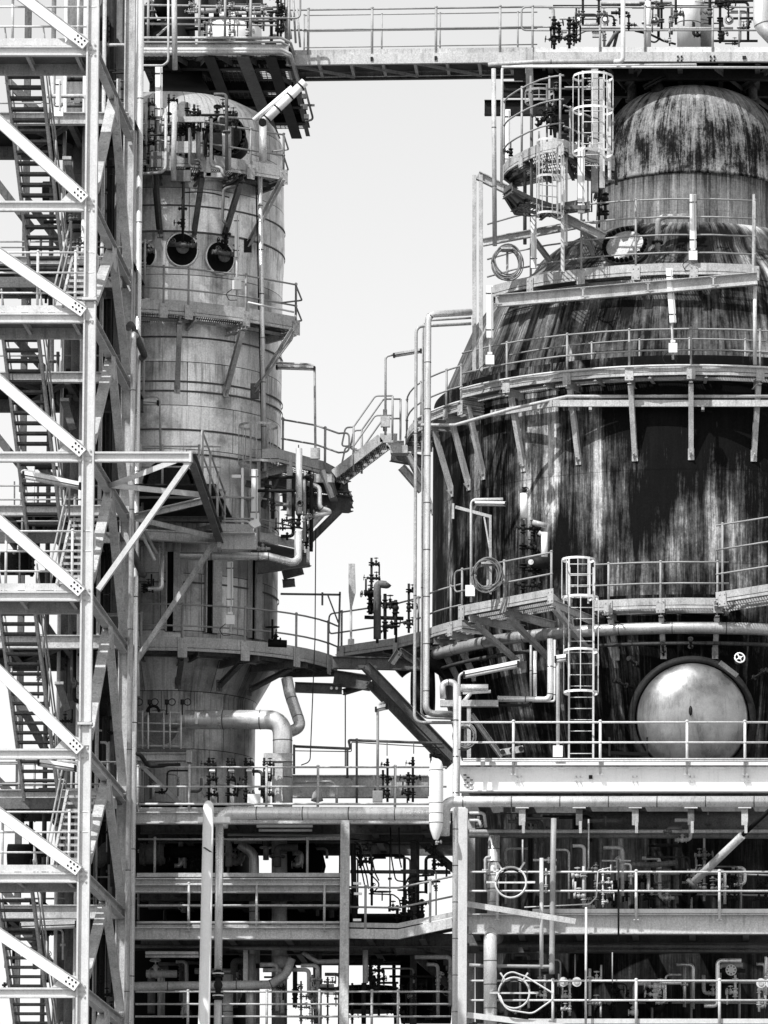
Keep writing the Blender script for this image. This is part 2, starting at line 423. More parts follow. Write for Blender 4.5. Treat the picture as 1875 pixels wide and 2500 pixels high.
ORD = ['first', 'second', 'third', 'fourth', 'fifth', 'sixth', 'seventh', 'eighth', 'ninth', 'tenth', 'eleventh', 'twelfth']
def clutter(bay, x0, x1, y0, y1, Y0, Y1, n, seed, tones=('galv', 'galv_dark', 'dark'), rr=(.02, .06), kind='pipe', vert=.6):
    """loose pipework filling a bay: bent pipes and rods, counted from the left"""
    R = random.Random(seed); xs = sorted(R.uniform(x0, x1) for _ in range(n))
    for i, x in enumerate(xs):
        Y = R.uniform(Y0, Y1); m = R.choice(tones); r = R.uniform(*rr); a = R.uniform(y0, y0+(y1-y0)*.5); c = R.uniform(y0+(y1-y0)*.55, y1)
        if R.random() < vert:
            pts = [(x, a), (x, c)]
            if R.random() < .6: d = R.choice((-1, 1))*R.uniform(15, 60); pts = [(min(max(x+d, x0), x1), a), (x, a), (x, c)]
            if R.random() < .4: d = R.choice((-1, 1))*R.uniform(10, 40); pts += [(min(max(x+d, x0), x1), c)]
        else: d = R.uniform(40, 120); pts = [(x, a), (min(x+d, x1), a), (min(x+d, x1), c)] if R.random() < .5 else [(x, a), (min(x+d, x1), a)]
        tone = {'galv': 'pale', 'galv_dark': 'grey', 'dark': 'dark', 'black': 'black', 'rail': 'grey', 'rail_light': 'bright', 'alu': 'shiny', 'alu_dull': 'dull metal'}[m]
        q = [P(u, v, Y) for u, v in pts]
        if (q[-1]-q[0]).length < .15: continue
        nm = 'conduit' if r < .034 else 'pipe'
        t = thing(nm, '%s %s in %s, %s from the left' % (tone, nm, bay, ORD[i]), nm, 'loose %ss in ' % nm+bay)
        B().tube(q, r, .12, 8, 5).build(nm+'_run', m, t)
        if R.random() < .7:
            f = lerp(q[-2], q[-1], R.uniform(.3, .7)); b = B(); d = q[-1]-q[-2]
            if R.random() < .5: valve(b, f, d, V((R.uniform(-1, 1), -.6, R.uniform(-.3, 1))) if abs(d.normalized().z) > .5 else V((0, -.4, 1)), r*1.3+.05); b.build('valve', m if m != 'rail_light' else 'galv', t)
            else: flange(b, f, d, r*1.9+.02, .04, 6); b.build('flange', m, t)
steel('galv', .44, .28, .5, .0, .45, .28, .35)
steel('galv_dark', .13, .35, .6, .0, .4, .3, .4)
steel('girder', .5, .15, .6, .0, .35, .26, .35)
steel('white', .92, .04, .45, 0, .08, .05, .1)
steel('frame', .62, .1, .45, .0, .15, .12, .15)
steel('rail', .32, .3, .5, .0, .3, .15, .1)
steel('rail_light', .62, .2, .5, .0, .3, .15, .15)
steel('grate', .07, .2, .6, .0, .2, .1, .1)
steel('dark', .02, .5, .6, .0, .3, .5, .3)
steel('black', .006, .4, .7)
steel('band', .09, .2, .5)
steel('alu', .80, .12, .30, .55, .2, .14, .3)
steel('alu_dull', .5, .2, .40, .5, .3, .22, .4)
steel('pipe_dark', .08, .35, .5, .0, .3, .3, .4)
steel('hose', .2, .3, .6)
steel('rust', .07, .5, .8, 0, .6, .4, .6)
steel('concrete', .2, .15, .9)
steel('lampglass', .5, .05, .2)
# ------------------------------------------------------------------ vessel materials
LTc = P(420, 1000, 136); LX, LY = LTc.x, 136.0
BVc = P(1690, 1200, 140); BX, BY = BVc.x, 140.0
def zz(py, Y, px=937): return P(px, py, Y).z
def cramp(nt, x, stops):
    n = nt.nodes.new('ShaderNodeValToRGB'); n.color_ramp.interpolation = 'LINEAR'; e = n.color_ramp.elements
    while len(e) < len(stops): e.new(.5)
    for k, (p, v) in enumerate(stops): e[k].position = p; e[k].color = (v, v, v, 1)
    nt.links.new(x, n.inputs[0]); w = nt.nodes.new('ShaderNodeRGBToBW'); nt.links.new(n.outputs[0], w.inputs[0]); return w.outputs[0]
def streaky(name, cx, cy, stops, S=1.0, bands=(), bias=(), seam=2.45, big=.75, rough=.75, spk=.16, w=(.42, .34, .24), zs=1.0, gain=1.0):
    """one soot field q (streaks of three widths + large clouds + local bias), read off through a tone ramp: low = light run marks, high = soot"""
    m, nt, b = nodes(name); g, a, z = cyl_coords(nt, cx, cy)
    M = lambda x, y: math_n(nt, 'MULTIPLY', x, y)
    A = lambda x, y: math_n(nt, 'ADD', x, y)
    u = M(a, 7.0); wob = noise(nt, g, 1.2, 3)
    def sn(fu, fz, off, det, ro, w_=.8): return noise(nt, comb(nt, M(u, fu*S), M(z, fz*zs), A(M(wob, w_), off)), 1.0, det, ro)
    s1 = sn(2.6, .20, 0., 8, .66); s2 = sn(8.0, .38, 3., 8, .72); s3 = sn(24.0, .9, 5., 5, .7)
    b1 = sn(.5/S, .36, 7., 6, .62, 0); mid = sn(6., 5.0, 1., 9, .85); fine = noise(nt, g, 18, 6, .85)
    q = A(A(M(s1, w[0]), M(s2, w[1])), M(s3, w[2]))
    q = A(q, M(math_n(nt, 'SUBTRACT', b1, .5), big)); q = A(q, M(math_n(nt, 'SUBTRACT', mid, .5), spk))
    for (a0, a1, z0, z1, k) in bias: q = A(q, M(M(ramp(nt, a, a0, a1), ramp(nt, z, z0, z1)), k))
    for (ac, aw, z0, z1, k) in bands:
        d = math_n(nt, 'ABSOLUTE', math_n(nt, 'SUBTRACT', A(a, M(math_n(nt, 'SUBTRACT', s1, .5), .12)), ac))
        q = math_n(nt, 'SUBTRACT', q, M(M(ramp(nt, d, aw, aw*.2), M(ramp(nt, z, z0, z0+1.2), ramp(nt, z, z1, z1-1.2))), k))
    val = M(cramp(nt, q, stops), ramp(nt, fine, .25, .75, .5*gain, 1.55*gain))
    if seam:
        fr = math_n(nt, 'ABSOLUTE', math_n(nt, 'SUBTRACT', math_n(nt, 'FRACT', math_n(nt, 'DIVIDE', z, seam)), .5))
        val = M(val, ramp(nt, fr, .0, .008, .5, 1))
    nt.links.new(grey(nt, val), b.inputs['Base Color'])
    nt.links.new(ramp(nt, q, .4, .6, rough-.15, rough), b.inputs['Roughness']); b.inputs['Specular IOR Level'].default_value = .06
    bp = N(nt, 'ShaderNodeBump'); bp.inputs['Strength'].default_value = .5; bp.inputs['Distance'].default_value = .02
    nt.links.new(fine, bp.inputs['Height']); nt.links.new(bp.outputs[0], b.inputs['Normal'])
def cladding(name, cx, cy, R, base, sheet=(1.9, .95), rough=.36, metal=.7, streak=.35, dark=.0):
    m, nt, b = nodes(name); g, a, z = cyl_coords(nt, cx, cy)
    u = math_n(nt, 'MULTIPLY', a, R)
    br = N(nt, 'ShaderNodeTexBrick'); nt.links.new(comb(nt, math_n(nt, 'ADD', u, 50.0), z), br.inputs['Vector'])
    br.inputs['Scale'].default_value = 1.0; br.inputs['Brick Width'].default_value = sheet[0]; br.inputs['Row Height'].default_value = sheet[1]
    br.inputs['Mortar Size'].default_value = .009; br.inputs['Mortar Smooth'].default_value = .1
    br.inputs['Color1'].default_value = (base*.55,)*3+(1,); br.inputs['Color2'].default_value = (base*1.05,)*3+(1,); br.inputs['Mortar'].default_value = (base*.08,)*3+(1,)
    bw = N(nt, 'ShaderNodeRGBToBW'); nt.links.new(br.outputs[0], bw.inputs[0])
    s1 = noise(nt, comb(nt, math_n(nt, 'MULTIPLY', u, 9.0), math_n(nt, 'MULTIPLY', z, .5)), 1.0, 6, .7)
    b1 = noise(nt, g, .9, 5, .65); f = noise(nt, g, 22, 4, .8); dent = noise(nt, g, .55, 2, .5)
    v = math_n(nt, 'MULTIPLY', bw.outputs[0], ramp(nt, s1, .5, .7, 1, 1-streak))
    v = math_n(nt, 'MULTIPLY', v, ramp(nt, b1, .5, .68, 1.0, .42)); v = math_n(nt, 'MULTIPLY', v, ramp(nt, f, .3, .7, .72, 1.2))
    # rust run-off below each horizontal seam
    fr = math_n(nt, 'FRACT', math_n(nt, 'DIVIDE', z, sheet[1]*3)); sp = noise(nt, g, 5, 5, .8)
    v = math_n(nt, 'MULTIPLY', v, math_n(nt, 'SUBTRACT', 1.0, math_n(nt, 'MULTIPLY', math_n(nt, 'MULTIPLY', ramp(nt, fr, .72, .97), ramp(nt, s1, .42, .62)), .4)))
    nt.links.new(grey(nt, v), b.inputs['Base Color']); b.inputs['Metallic'].default_value = metal
    nt.links.new(ramp(nt, b1, .3, .7, rough-.06, rough+.16), b.inputs['Roughness'])
    bp = N(nt, 'ShaderNodeBump'); bp.inputs['Strength'].default_value = .9; bp.inputs['Distance'].default_value = .12
    h = math_n(nt, 'ADD', dent, math_n(nt, 'MULTIPLY', br.outputs['Fac'], -.12)); nt.links.new(h, bp.inputs['Height']); nt.links.new(bp.outputs[0], b.inputs['Normal'])
zt = lambda y: zz(y, 140, 1690)
ST = [(.32, .62), (.385, .28), (.43, .11), (.475, .05), (.515, .018), (.545, .004), (.72, .008)]
streaky('vessel_wall', BX, BY, ST, 1.0, [(-.67, .09, zt(1430), zt(985), .13), (-.55, .05, zt(1500), zt(1000), .12), (-.94, .06, zt(1420), zt(1080), .10), (-1.15, .05, zt(1560), zt(1250), .12), (.07, .015, zt(1600), zt(1130), .04), (-.36, .02, zt(1560), zt(1140), .06), (-.30, .18, zt(1600), zt(1200), .04)],
        [(-.5, -.15, zt(1450), zt(1150), .095), (-.75, -1.0, zt(1620), zt(1480), .03)], big=.55)
streaky('vessel_cone', BX, BY, [(.34, .5), (.41, .22), (.46, .10), (.51, .06), (.55, .02), (.59, .005), (.72, .01)], .9, [(-.42, .07, zt(900), zt(640), .10), (-.8, .12, zt(980), zt(740), .06), (.15, .06, zt(820), zt(640), .08)], [(-.7, -.4, zt(740), zt(680), .07), (-.5, -.2, zt(655), zt(612), -.16)], None, big=.6)
streaky('vessel_skirt', BX, BY, ST, 1.3, [(-.8, .14, zt(1900), zt(1560), .08), (-.55, .04, zt(1900), zt(1580), .08), (-.3, .03, zt(1900), zt(1560), .06)], [(-9, -8, -9, -8, .03)], None, big=.4)
streaky('vessel_low_shade', BX, BY, [(.36, .10), (.45, .03), (.52, .012), (.58, .004), (.7, .006)], 1.3, seam=None, big=.4)  # darker copy of the skirt, shade under the floors put into its colour
streaky('vessel_neck', BX, BY, [(.36, .42), (.43, .24), (.50, .16), (.56, .09), (.62, .03), (.70, .01)], 1.2, (), [(-9, -8, zt(520), zt(470), .10)], .85, big=.35, w=(.4, .35, .25), spk=.25)
streaky('vessel_dome', BX, BY, [(.36, .42), (.43, .27), (.495, .18), (.535, .09), (.565, .02), (.64, .005)], .9, (), [(-9, -8, zt(350), zt(430), .06), (-9, -8, zt(300), zt(240), -.04)], None, big=.55, w=(.45, .35, .2), spk=.42, zs=2.5, gain=.9)
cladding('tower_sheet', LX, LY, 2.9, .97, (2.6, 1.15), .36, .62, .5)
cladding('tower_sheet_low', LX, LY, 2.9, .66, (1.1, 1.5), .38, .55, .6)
# ------------------------------------------------------------------ big vessel
def rpx(px, half=None): return px*140/F
t = thing('process_vessel', 'huge stained dark vessel with domed top and ringed by walkways on the right', 'vessel')
prof_neck = [(238, 476), (238, 500), (240, 560), (242, 612)]
prof_cone = [(242, 608), (262, 611), (318, 618), (352, 636), (385, 662), (402, 690), (502, 765), (545, 822), (612, 972), (622, 1004)]
prof_wall = [(639, 1004), (641, 1020), (641, 1560)]
prof_skirt = [(641, 1560), (628, 1640), (592, 1770), (555, 1900), (535, 2050), (528, 2700)]
prof_low = prof_skirt[3:]; prof_skirt = prof_skirt[:4]
def mkp(p): return [(rpx(r), zt(y)) for r, y in p]
B().lathe(mkp(prof_neck), BX, BY, n=96).build('neck_shell', 'vessel_neck', t)
B().lathe(mkp(prof_cone), BX, BY, n=120).build('cone_shell', 'vessel_cone', t)
B().lathe(mkp(prof_wall), BX, BY, n=140).build('wall_shell', 'vessel_wall', t)
B().lathe(mkp(prof_skirt), BX, BY, n=140).build('skirt_shell', 'vessel_skirt', t)
B().lathe(mkp(prof_low), BX, BY, n=140).build('lower_skirt', 'vessel_low_shade', t)
zd = zt(476); R0 = rpx(239); H = zt(228)-zd
B().lathe([(R0*1.0, zd-.05), (R0*1.012, zd-.03), (R0*1.012, zd+.04)]+[(R0*max(0, math.cos(a))**.741, zd+.04+H*math.sin(a)**.741) for a in [i*math.pi/2/24 for i in range(25)]], BX, BY, n=96).build('domed_head', 'vessel_dome', t)
d = B()
for i in range(0): pass
nz = thing_none = None
p = V((BX, BY, zt(226))); q = V((BX, BY, zt(160)))
nb = B(); nb.cyl(p, lerp(p, q, .55), .33, n=28); nb.cyl(lerp(p, q, .55), lerp(p, q, .6), .36, n=28); nb.cyl(lerp(p, q, .6), q, .33, n=28); nb.build('top_nozzle', 'rust', t)
B().lathe([(.45, p.z-.06), (.42, p.z+.05), (.34, p.z+.06)], BX, BY, n=32).build('nozzle_weld', 'galv', t)
# small offset nozzle with bolted blind flange by the dome top
nb = B(); c = P(1600, 205, 138.6); d0 = V((-.55, -.25, 1)).normalized(); nb.cyl(c-d0*.9, c, .17, n=20); flange(nb, c+d0*.02, d0, .34, .05, 14); flange(nb, c+d0*.09, d0, .34, .05, 14); nb.build('bolted_flange', 'dark', t)
# dome support lugs / posts handled by the top deck
# bolted manhole on the cone
c = P(1527, 603, 134.9); n_ = V((-.22, -.85, .5)).normalized(); mb = B(); mb.cyl(c-n_*2.4, c-n_*.05, .52, n=30); mb.build('manhole_neck', 'dark', t)
mb = B(); mb.cyl(c-n_*.08, c-n_*.02, .62, n=36); mb.cyl(c+n_*.01, c+n_*.06, .62, n=36)
mm = mb.build('manhole_flange', 'galv_dark', t)
cb = B(); cb.cyl(c+n_*.06, c+n_*.075, .50, n=36); cb.build('manhole_cover', 'galv', mm)
bb = B(); x = n_.cross(V((0, 0, 1))).normalized(); y = n_.cross(x)
for i in range(28):
    q = c+(x*math.cos(6.283*i/28)+y*math.sin(6.283*i/28))*.56; bb.cyl(q-n_*.1, q+n_*.16, .045, n=6); bb.cyl(q+n_*.06, q+n_*.11, .058, n=6)
bb.build('bolt', 'black', mm)
# bent vent pipe right of the manhole
b = B(); b.tube([P(1605, 620, 135.4), P(1607, 535, 135.3), P(1625, 528, 135.3), P(1685, 528, 135.3)], .075, .35, 12, 8); b.build('vent_pipe', 'galv', t)
for y_ in (592, 628): b = B(); flange(b, P(1605, y_, 135.4), (0, 0, 1), .16, .05, 6); b.build('vent_flange', 'dark', t)
# big clad manway dome at the lower right
mc = P(1690, 1754, 132.2); t2 = thing('manway', 'round bright metal manway cover with dark rim on the vessel skirt', 'manway')
dn = V((0, -1, 0.0)); R = 1.64
def facelathe(prof, c, n=64):       # revolve (r, out) about the -Y axis through c
    b = B(); vs = [(c.x+r*math.cos(6.28318*j/n), c.y-o, c.z+r*math.sin(6.28318*j/n)) for r, o in prof for j in range(n)]
    fs = [(i*n+j, (i+1)*n+j, (i+1)*n+(j+1) % n, i*n+(j+1) % n) for i in range(len(prof)-1) for j in range(n)]
    return b.add(vs, fs, True)
facelathe([(R*.97, -2.2), (R*.97, -.4), (R*1.0, -.38), (R*1.0, -.1), (R*.9, -.02), (R*.885, -.2)], mc).build('rim', 'dark', t2)
m, nt, bs = nodes('cover_sheet')
g = N(nt, 'ShaderNodeNewGeometry').outputs['Position']; n1 = noise(nt, g, 1.6, 5, .6); n2 = noise(nt, g, 30, 4, .8)
mp = N(nt, 'ShaderNodeMapping'); mp.inputs['Scale'].default_value = (7, 7, .8); nt.links.new(g, mp.inputs[0]); n3 = noise(nt, mp.outputs[0], 1, 6, .75)
v = math_n(nt, 'MULTIPLY', ramp(nt, n1, .3, .7, .22, .45), ramp(nt, n2, .3, .7, .85, 1.1)); v = math_n(nt, 'MULTIPLY', v, ramp(nt, n3, .5, .7, 1, .55))
nt.links.new(grey(nt, v), bs.inputs['Base Color']); bs.inputs['Metallic'].default_value = .8; nt.links.new(ramp(nt, n1, .3, .7, .24, .42), bs.inputs['Roughness'])
facelathe([(R*.885, -.2), (R*.87, .0)]+[(R*.87*math.cos(a), .6*math.sin(a)) for a in [i*math.pi/2/14 for i in range(15)]], mc).build('domed_cover', 'cover_sheet', t2)
b = B(); b.ell(P(1686, 1735, 131.4)+V((0, 0, 0)), .05, .06, .13, 8, 5); b.cyl(P(1685, 1737, 132.2), P(1685, 1737, 131.4), .04, n=6); b.build('handle_stub', 'dark', t2)
for i, (x, y, x1, y1) in enumerate([(1560, 1628, 1535, 1608), (1545, 1680, 1500, 1662), (1798, 1622, 1806, 1606), (1825, 1664, 1872, 1636), (1686, 1590, 1686, 1560), (1620, 1600, 1617, 1570)]):
    b = B(); a, c = P(x, y, 132.6), P(x1, y1, 132.2); b.cyl(a, c, .03, n=6); d0 = (c-a).normalized(); flange(b, lerp(a, c, .35), d0, .075, .03, 4); valve(b, lerp(a, c, .75), d0, (0, -1, .3), .07, hw=(i != 2)); flange(b, c, d0, .07, .03, 4)
    solo(b, 'instrument_nozzle', 'dark', ['short valved nozzle at the upper left rim of the round manway', 'valved nozzle sticking out left of the round manway', 'nozzle under the white handwheel at the upper right of the manway', 'valved nozzle reaching to the right picture edge beside the manway', 'small nozzle straight above the round manway', 'dark valve on the skirt just left above the round manway'][i], 'nozzle', 'valved nozzles round the manway')
b = B(); wheel(b, P(1806, 1606, 131.9), (0.2, -1, .2), .13, .02); solo(b, 'handwheel', 'white', 'small white handwheel at the upper right of the round manway', 'handwheel')
# number marks on the cover and nameplate on the rim
b = B(); b.cyl(P(1840, 1650, 132.0), P(1841, 1650, 132.0), .01)
fd = B(); q0 = P(1768, 1622, 131.9)
fd.bar(P(1757, 1622, 132.2)+V((0, -.25, 0)), P(1800, 1655, 132.2)+V((0, -.25, 0)), .12, .22, up=(0, -1, 0)); fd.build('name_plate', 'galv_dark', t2)
# ------------------------------------------------------------------ left tower
t = thing('column_tower', 'tall metal clad process column with three dark openings and a domed top', 'column')
zl = lambda y: zz(y, 136, 420); rl = lambda px: px*136/F
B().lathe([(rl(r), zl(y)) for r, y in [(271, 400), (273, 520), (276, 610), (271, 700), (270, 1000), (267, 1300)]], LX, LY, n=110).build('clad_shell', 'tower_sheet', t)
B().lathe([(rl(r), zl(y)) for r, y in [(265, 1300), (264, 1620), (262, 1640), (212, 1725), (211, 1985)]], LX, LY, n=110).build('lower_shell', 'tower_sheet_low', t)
B().lathe([(rl(r), zl(y)) for r, y in [(208, 1985), (208, 3500)]], LX, LY, n=64).build('skirt', 'black', t)  # black stands in for the dark interior of the lower bays
B().lathe([(rl(r), zl(y)) for r, y in [(271, 400), (267, 354), (252, 320), (225, 293), (180, 270), (120, 257), (50, 251), (0, 250)]], LX, LY, n=110).build('domed_head', 'tower_sheet_low', t)  # darker sheet puts the deck's shade into the head's colour
for y in (567, 630, 881, 987, 1010, 1102, 1160, 1466, 1640):
    b = B()
    r = 275.5 if y < 800 else (272.5 if y < 1200 else (267 if y < 1500 else 264)); z = zl(y); b.lathe([(rl(r), z-.022), (rl(r+1.2), z-.018), (rl(r+1.2), z+.018), (rl(r), z+.022)], LX, LY, n=110); b.build('stiffening_band', 'galv_dark', t)
# vertical stiffener channels on the lower part (black strips painted in as the shade of the recesses)
for px in (435, 528, 627):
    z = zl(1500); a = angpx(LX, LY, rl(270), z, px); b = B()
    c0 = V((LX+rl(266)*math.cos(a), LY+rl(266)*math.sin(a), 0)); tn = V((-math.sin(a), math.cos(a), 0)); nn = V((math.cos(a), math.sin(a), 0))
    z0, z1 = zl(1585), zl(1395)
    b.bar(c0+V((0, 0, z0))+nn*.1, c0+V((0, 0, z1))+nn*.1, .06, .25, up=tn); b.bar(c0+tn*-.3+V((0, 0, z0))+nn*.05, c0+tn*-.3+V((0, 0, z1))+nn*.05, .14, .03, up=tn)
    b.build('vertical_rib', 'galv', t)
    B().bar(c0+tn*-.17+V((0, 0, z0))+nn*.02, c0+tn*-.17+V((0, 0, z1))+nn*.02, .04, .22, up=tn).build('gap_shade', 'black', t)
# openings: dark round ports with bolted nozzles and valve gear
def port(px, py, rx, label, k):
    z = zl(py+18); R = rl(273); a = angpx(LX, LY, R, z, px); nn = V((math.cos(a), math.sin(a), 0)); tn = V((-math.sin(a), math.cos(a), 0)); up = V((0, 0, 1))
    c = V((LX+R*math.cos(a), LY+R*math.sin(a), zz(py, LY+R*math.sin(a), px)))
    b = B(); rr = rx*135/F; n = 32; vs = []
    pr = [(rr*1.2, -.12), (rr*1.19, .03), (rr*1.1, .06), (rr*1.05, .05)]
    for r, o in pr:
        for j in range(n): vs.append(c+tn*r*math.cos(6.2832*j/n)+up*r*1.08*math.sin(6.2832*j/n)+nn*o)
    b.add(vs, [(i*n+j, i*n+(j+1) % n, (i+1)*n+(j+1) % n, (i+1)*n+j) for i in range(3) for j in range(n)], True)
    r0 = b.build('port_collar', 'alu', t)
    b = B(); vs = [c+tn*rr*1.06*math.cos(6.2832*j/n)+up*rr*1.08*1.06*math.sin(6.2832*j/n)+nn*.045 for j in range(n)]; b.add(vs, [tuple(range(n-1, -1, -1))] if False else [tuple(range(n))]); b.build('port_opening', 'black', r0)
    v_ = thing('nozzle_valves', label, 'valves', 'valve gear in the tower ports')
    b = B(); q = c+nn*.35+up*.05; b.cyl(q-tn*.36, q+tn*.36, .06, n=8); valve(b, q+tn*.25, tn, up+nn*.6, .12); valve(b, q-tn*.28, tn, nn+up*.3, .1); b.cyl(c+nn*.1, q, .08, n=8); flange(b, c+nn*.28, nn, .17, .05, 8)
    b.build('valve', 'galv_dark', v_)
    if k: 
        b = B(); top = P(px+(2 if k == 1 else 52), 480, q.y-.2) if k == 1 else P(px+18, 555, q.y-.1); b.cyl(q, top, .035, n=7); valve(b, lerp(q, top, .45), top-q, tn*-1, .11); flange(b, lerp(q, top, .75), top-q, .12, .05, 6); b.build('stem', 'dark', v_)
    return c
port(352, 625, 27, 'dark valve gear in the leftmost round port of the column', 0)
port(444, 610, 35, 'dark valve gear and upright stem in the middle round port', 1)
port(536, 630, 34, 'dark valve gear with slanted spool in the rightmost round port', 2)
# dark round nozzle heads
def nozzle_head(px, py, Y, r, label, cat='nozzle', mat='dark', yaw=0, depth=2.0, tf=None):
    t = thing('manhole_nozzle', label, cat); c = P(px, py, Y); r = r*Y/F; d = V((math.sin(yaw), -math.cos(yaw), 0)).normalized()
    x = V((math.cos(yaw), math.sin(yaw), 0)); b = B(); b.cyl(c-d*depth, c, r*.94, n=36); b.build('neck', mat, t)
    b = B(); b.cyl(c-d*.12, c, r, n=40); b.build('flange', mat, t)
    b = B()
    for i in range(24): q = c+(x*math.cos(.2618*i)+V((0, 0, 1))*math.sin(.2618*i))*r*.93; b.cyl(q-d*.2, q+d*.06, .03, n=6)
    b.build('bolt', 'black', t)
    b = B(); b.cyl(c, c+d*.03, r*.82, n=36); b.build('cover', mat, t); return t
nozzle_head(549, 330, 132.9, 52, 'large dark round nozzle behind the upper guard rail of the column')
nozzle_head(412, 1185, 131.5, 66, 'dark round manway with stencilled lines behind the jutting frame')
# ------------------------------------------------------------------ stair tower on the left
YF, YR = 120.0, 127.6
cx_top = P(228, 0, YF).x; XC = cx_top
LV = [125, 504, 777, 1116, 1456, 1841, 2143, 2424]      # beam centre rows at the front column
ZL = [P(150, y, YF).z for y in LV]
t = thing('stair_tower_frame', 'tall white painted bolted steel frame with diagonal braces at the left edge', 'steel frame')
zb, ztp = 0.0, P(228, -120, YF).z
colw = .285
def bolts(b, pts, r=.022, out=.02, Y=0):
    for x, z in pts: b.cyl((x, Y, z), (x, Y-out, z), r, n=6)
for z0, z1 in ((zb, P(0, 1770, YF).z), (P(0, 1764, YF).z, P(0, 735, YF).z), (P(0, 728, YF).z, ztp)):
    b = B(); b.ib((XC, YF, z0+.02), (XC, YF, z1-.02), .2, colw, .03, up=(1, 0, 0), tf=.04); b.build('column', 'frame', t)
for y in (732, 1768):
    b = B(); z = P(0, y, YF).z; b.box((XC, YF-.02, z), colw+.05, .28, .06); b.box((XC, YF-.02, z-.28), colw-.09, .06, .45); b.build('splice_plate', 'frame', t)
beams = []
for k, z in enumerate(ZL):
    b = B(); b.ib((P(-60, 0, YF).x, YF, z), (XC-colw/2-.01, YF, z), .16, .235, .016, tf=.045)
    bm = b.build('beam', 'frame', t)
    b = B(); bolts(b, [(XC+dx, z+.15-.12*i) for i in range(3) for dx in (-.05, .05)], r=.028, Y=YF-.012, out=.03); b.build('bolt', 'galv', t)
    b = B(); b.poly([(XC-colw/2-.0, YF-.05, z+.13), (XC-colw/2-.56, YF-.05, z+.13), (XC-colw/2-.28, YF-.05, z+.45), (XC-colw/2, YF-.05, z+.38)], (0, .02, 0)); b.build('gusset_plate', 'frame', t)
# white diagonals, one per level, from upper left to lower right
DG = [(60, 0, 210, 110), (-40, 262, 208, 486), (-30, 600, 205, 762), (-30, 905, 203, 1106), (-30, 1246, 200, 1446), (-40, 1602, 197, 1832), (-40, 1958, 193, 2126), (-40, 2254, 189, 2408)]
for i, (a, c, d, e) in enumerate(DG):
    if i == 0: a, c = -20, -65
    p, q = P(a, c, YF-.12), P(d, e, YF-.12)
    b = B(); b.bar(p, q, .24, .10, up=(0, 1, 0)); b.build('brace', 'white', t); b = B(); b.bar(p, q, .016, .15, up=(0, 1, 0), off=(.128, 0)); b.build('brace_lip', 'galv', t); b = B(); b.bar(p, q, .016, .15, up=(0, 1, 0), off=(-.128, 0)); b.build('brace_lip', 'frame', t)
    d0 = (q-p).normalized(); u = V((-d0.z, 0, d0.x)); b = B()
    for j in range(3):
        for k in (-1, 1): c0 = q-d0*(.08+.1*j)+u*k*.055+V((0, -.055, 0)); b.box(c0, .04, .02, .04)
    b.build('bolt', 'dark', t)
# rear columns and beams
for xx, yy in ((XC, YR), (XC-.95, YR+.1), (P(-60, 0, YR).x, YR)):
    B().ib((xx, yy, 0), (xx, yy, ztp+2), .2, .26, .02, up=(1, 0, 0)).build('column', 'galv', t)
for y, h in ((294, .3), (640, .2), (925, .26), (1250, .26), (1570, .33), (1945, .3), (2228, .34)):
    z = P(200, y, YR).z; b = B(); b.ib((P(-60, 0, YR).x, YR-.15, z), (XC, YR-.15, z), .2, h, .016); b.build('beam', 'galv', t)
# side truss between front and rear column
YM = 123.9
for k, z in enumerate(ZL):
    a = V((XC+.02, YF+.15, z)); c = V((XC+.02, YR-.1, z-.0))
    mid = V((XC+.03, YM, z)); b = B(); b.ib(a, c, .18, .24, .014); b.build('side_beam', 'galv', t)
    zn = ZL[k+1] if k+1 < len(ZL) else z-3
    zp = ZL[k-1] if k else z+3.4
    b = B(); b.ch(shift(mid, -.1), V((XC+.03, YF+.2, zn+.4)), .12, .24, .014, up=(1, 0, 0)); b.build('side_brace', 'galv', t)
    b = B(); b.ch(shift(mid, -.1)+V((0, .15, 0)), V((XC+.03, YR-.2, zn+.3)), .12, .2, .014, up=(1, 0, 0)); b.build('side_brace', 'galv', t)
    b = B(); b.poly([(XC+.12, YM-.5, z-.1), (XC+.12, YM+.5, z-.1), (XC+.12, YM+.25, z-.6), (XC+.12, YM-.25, z-.6)], (-.02, 0, 0)); b.build('gusset_plate', 'galv', t)
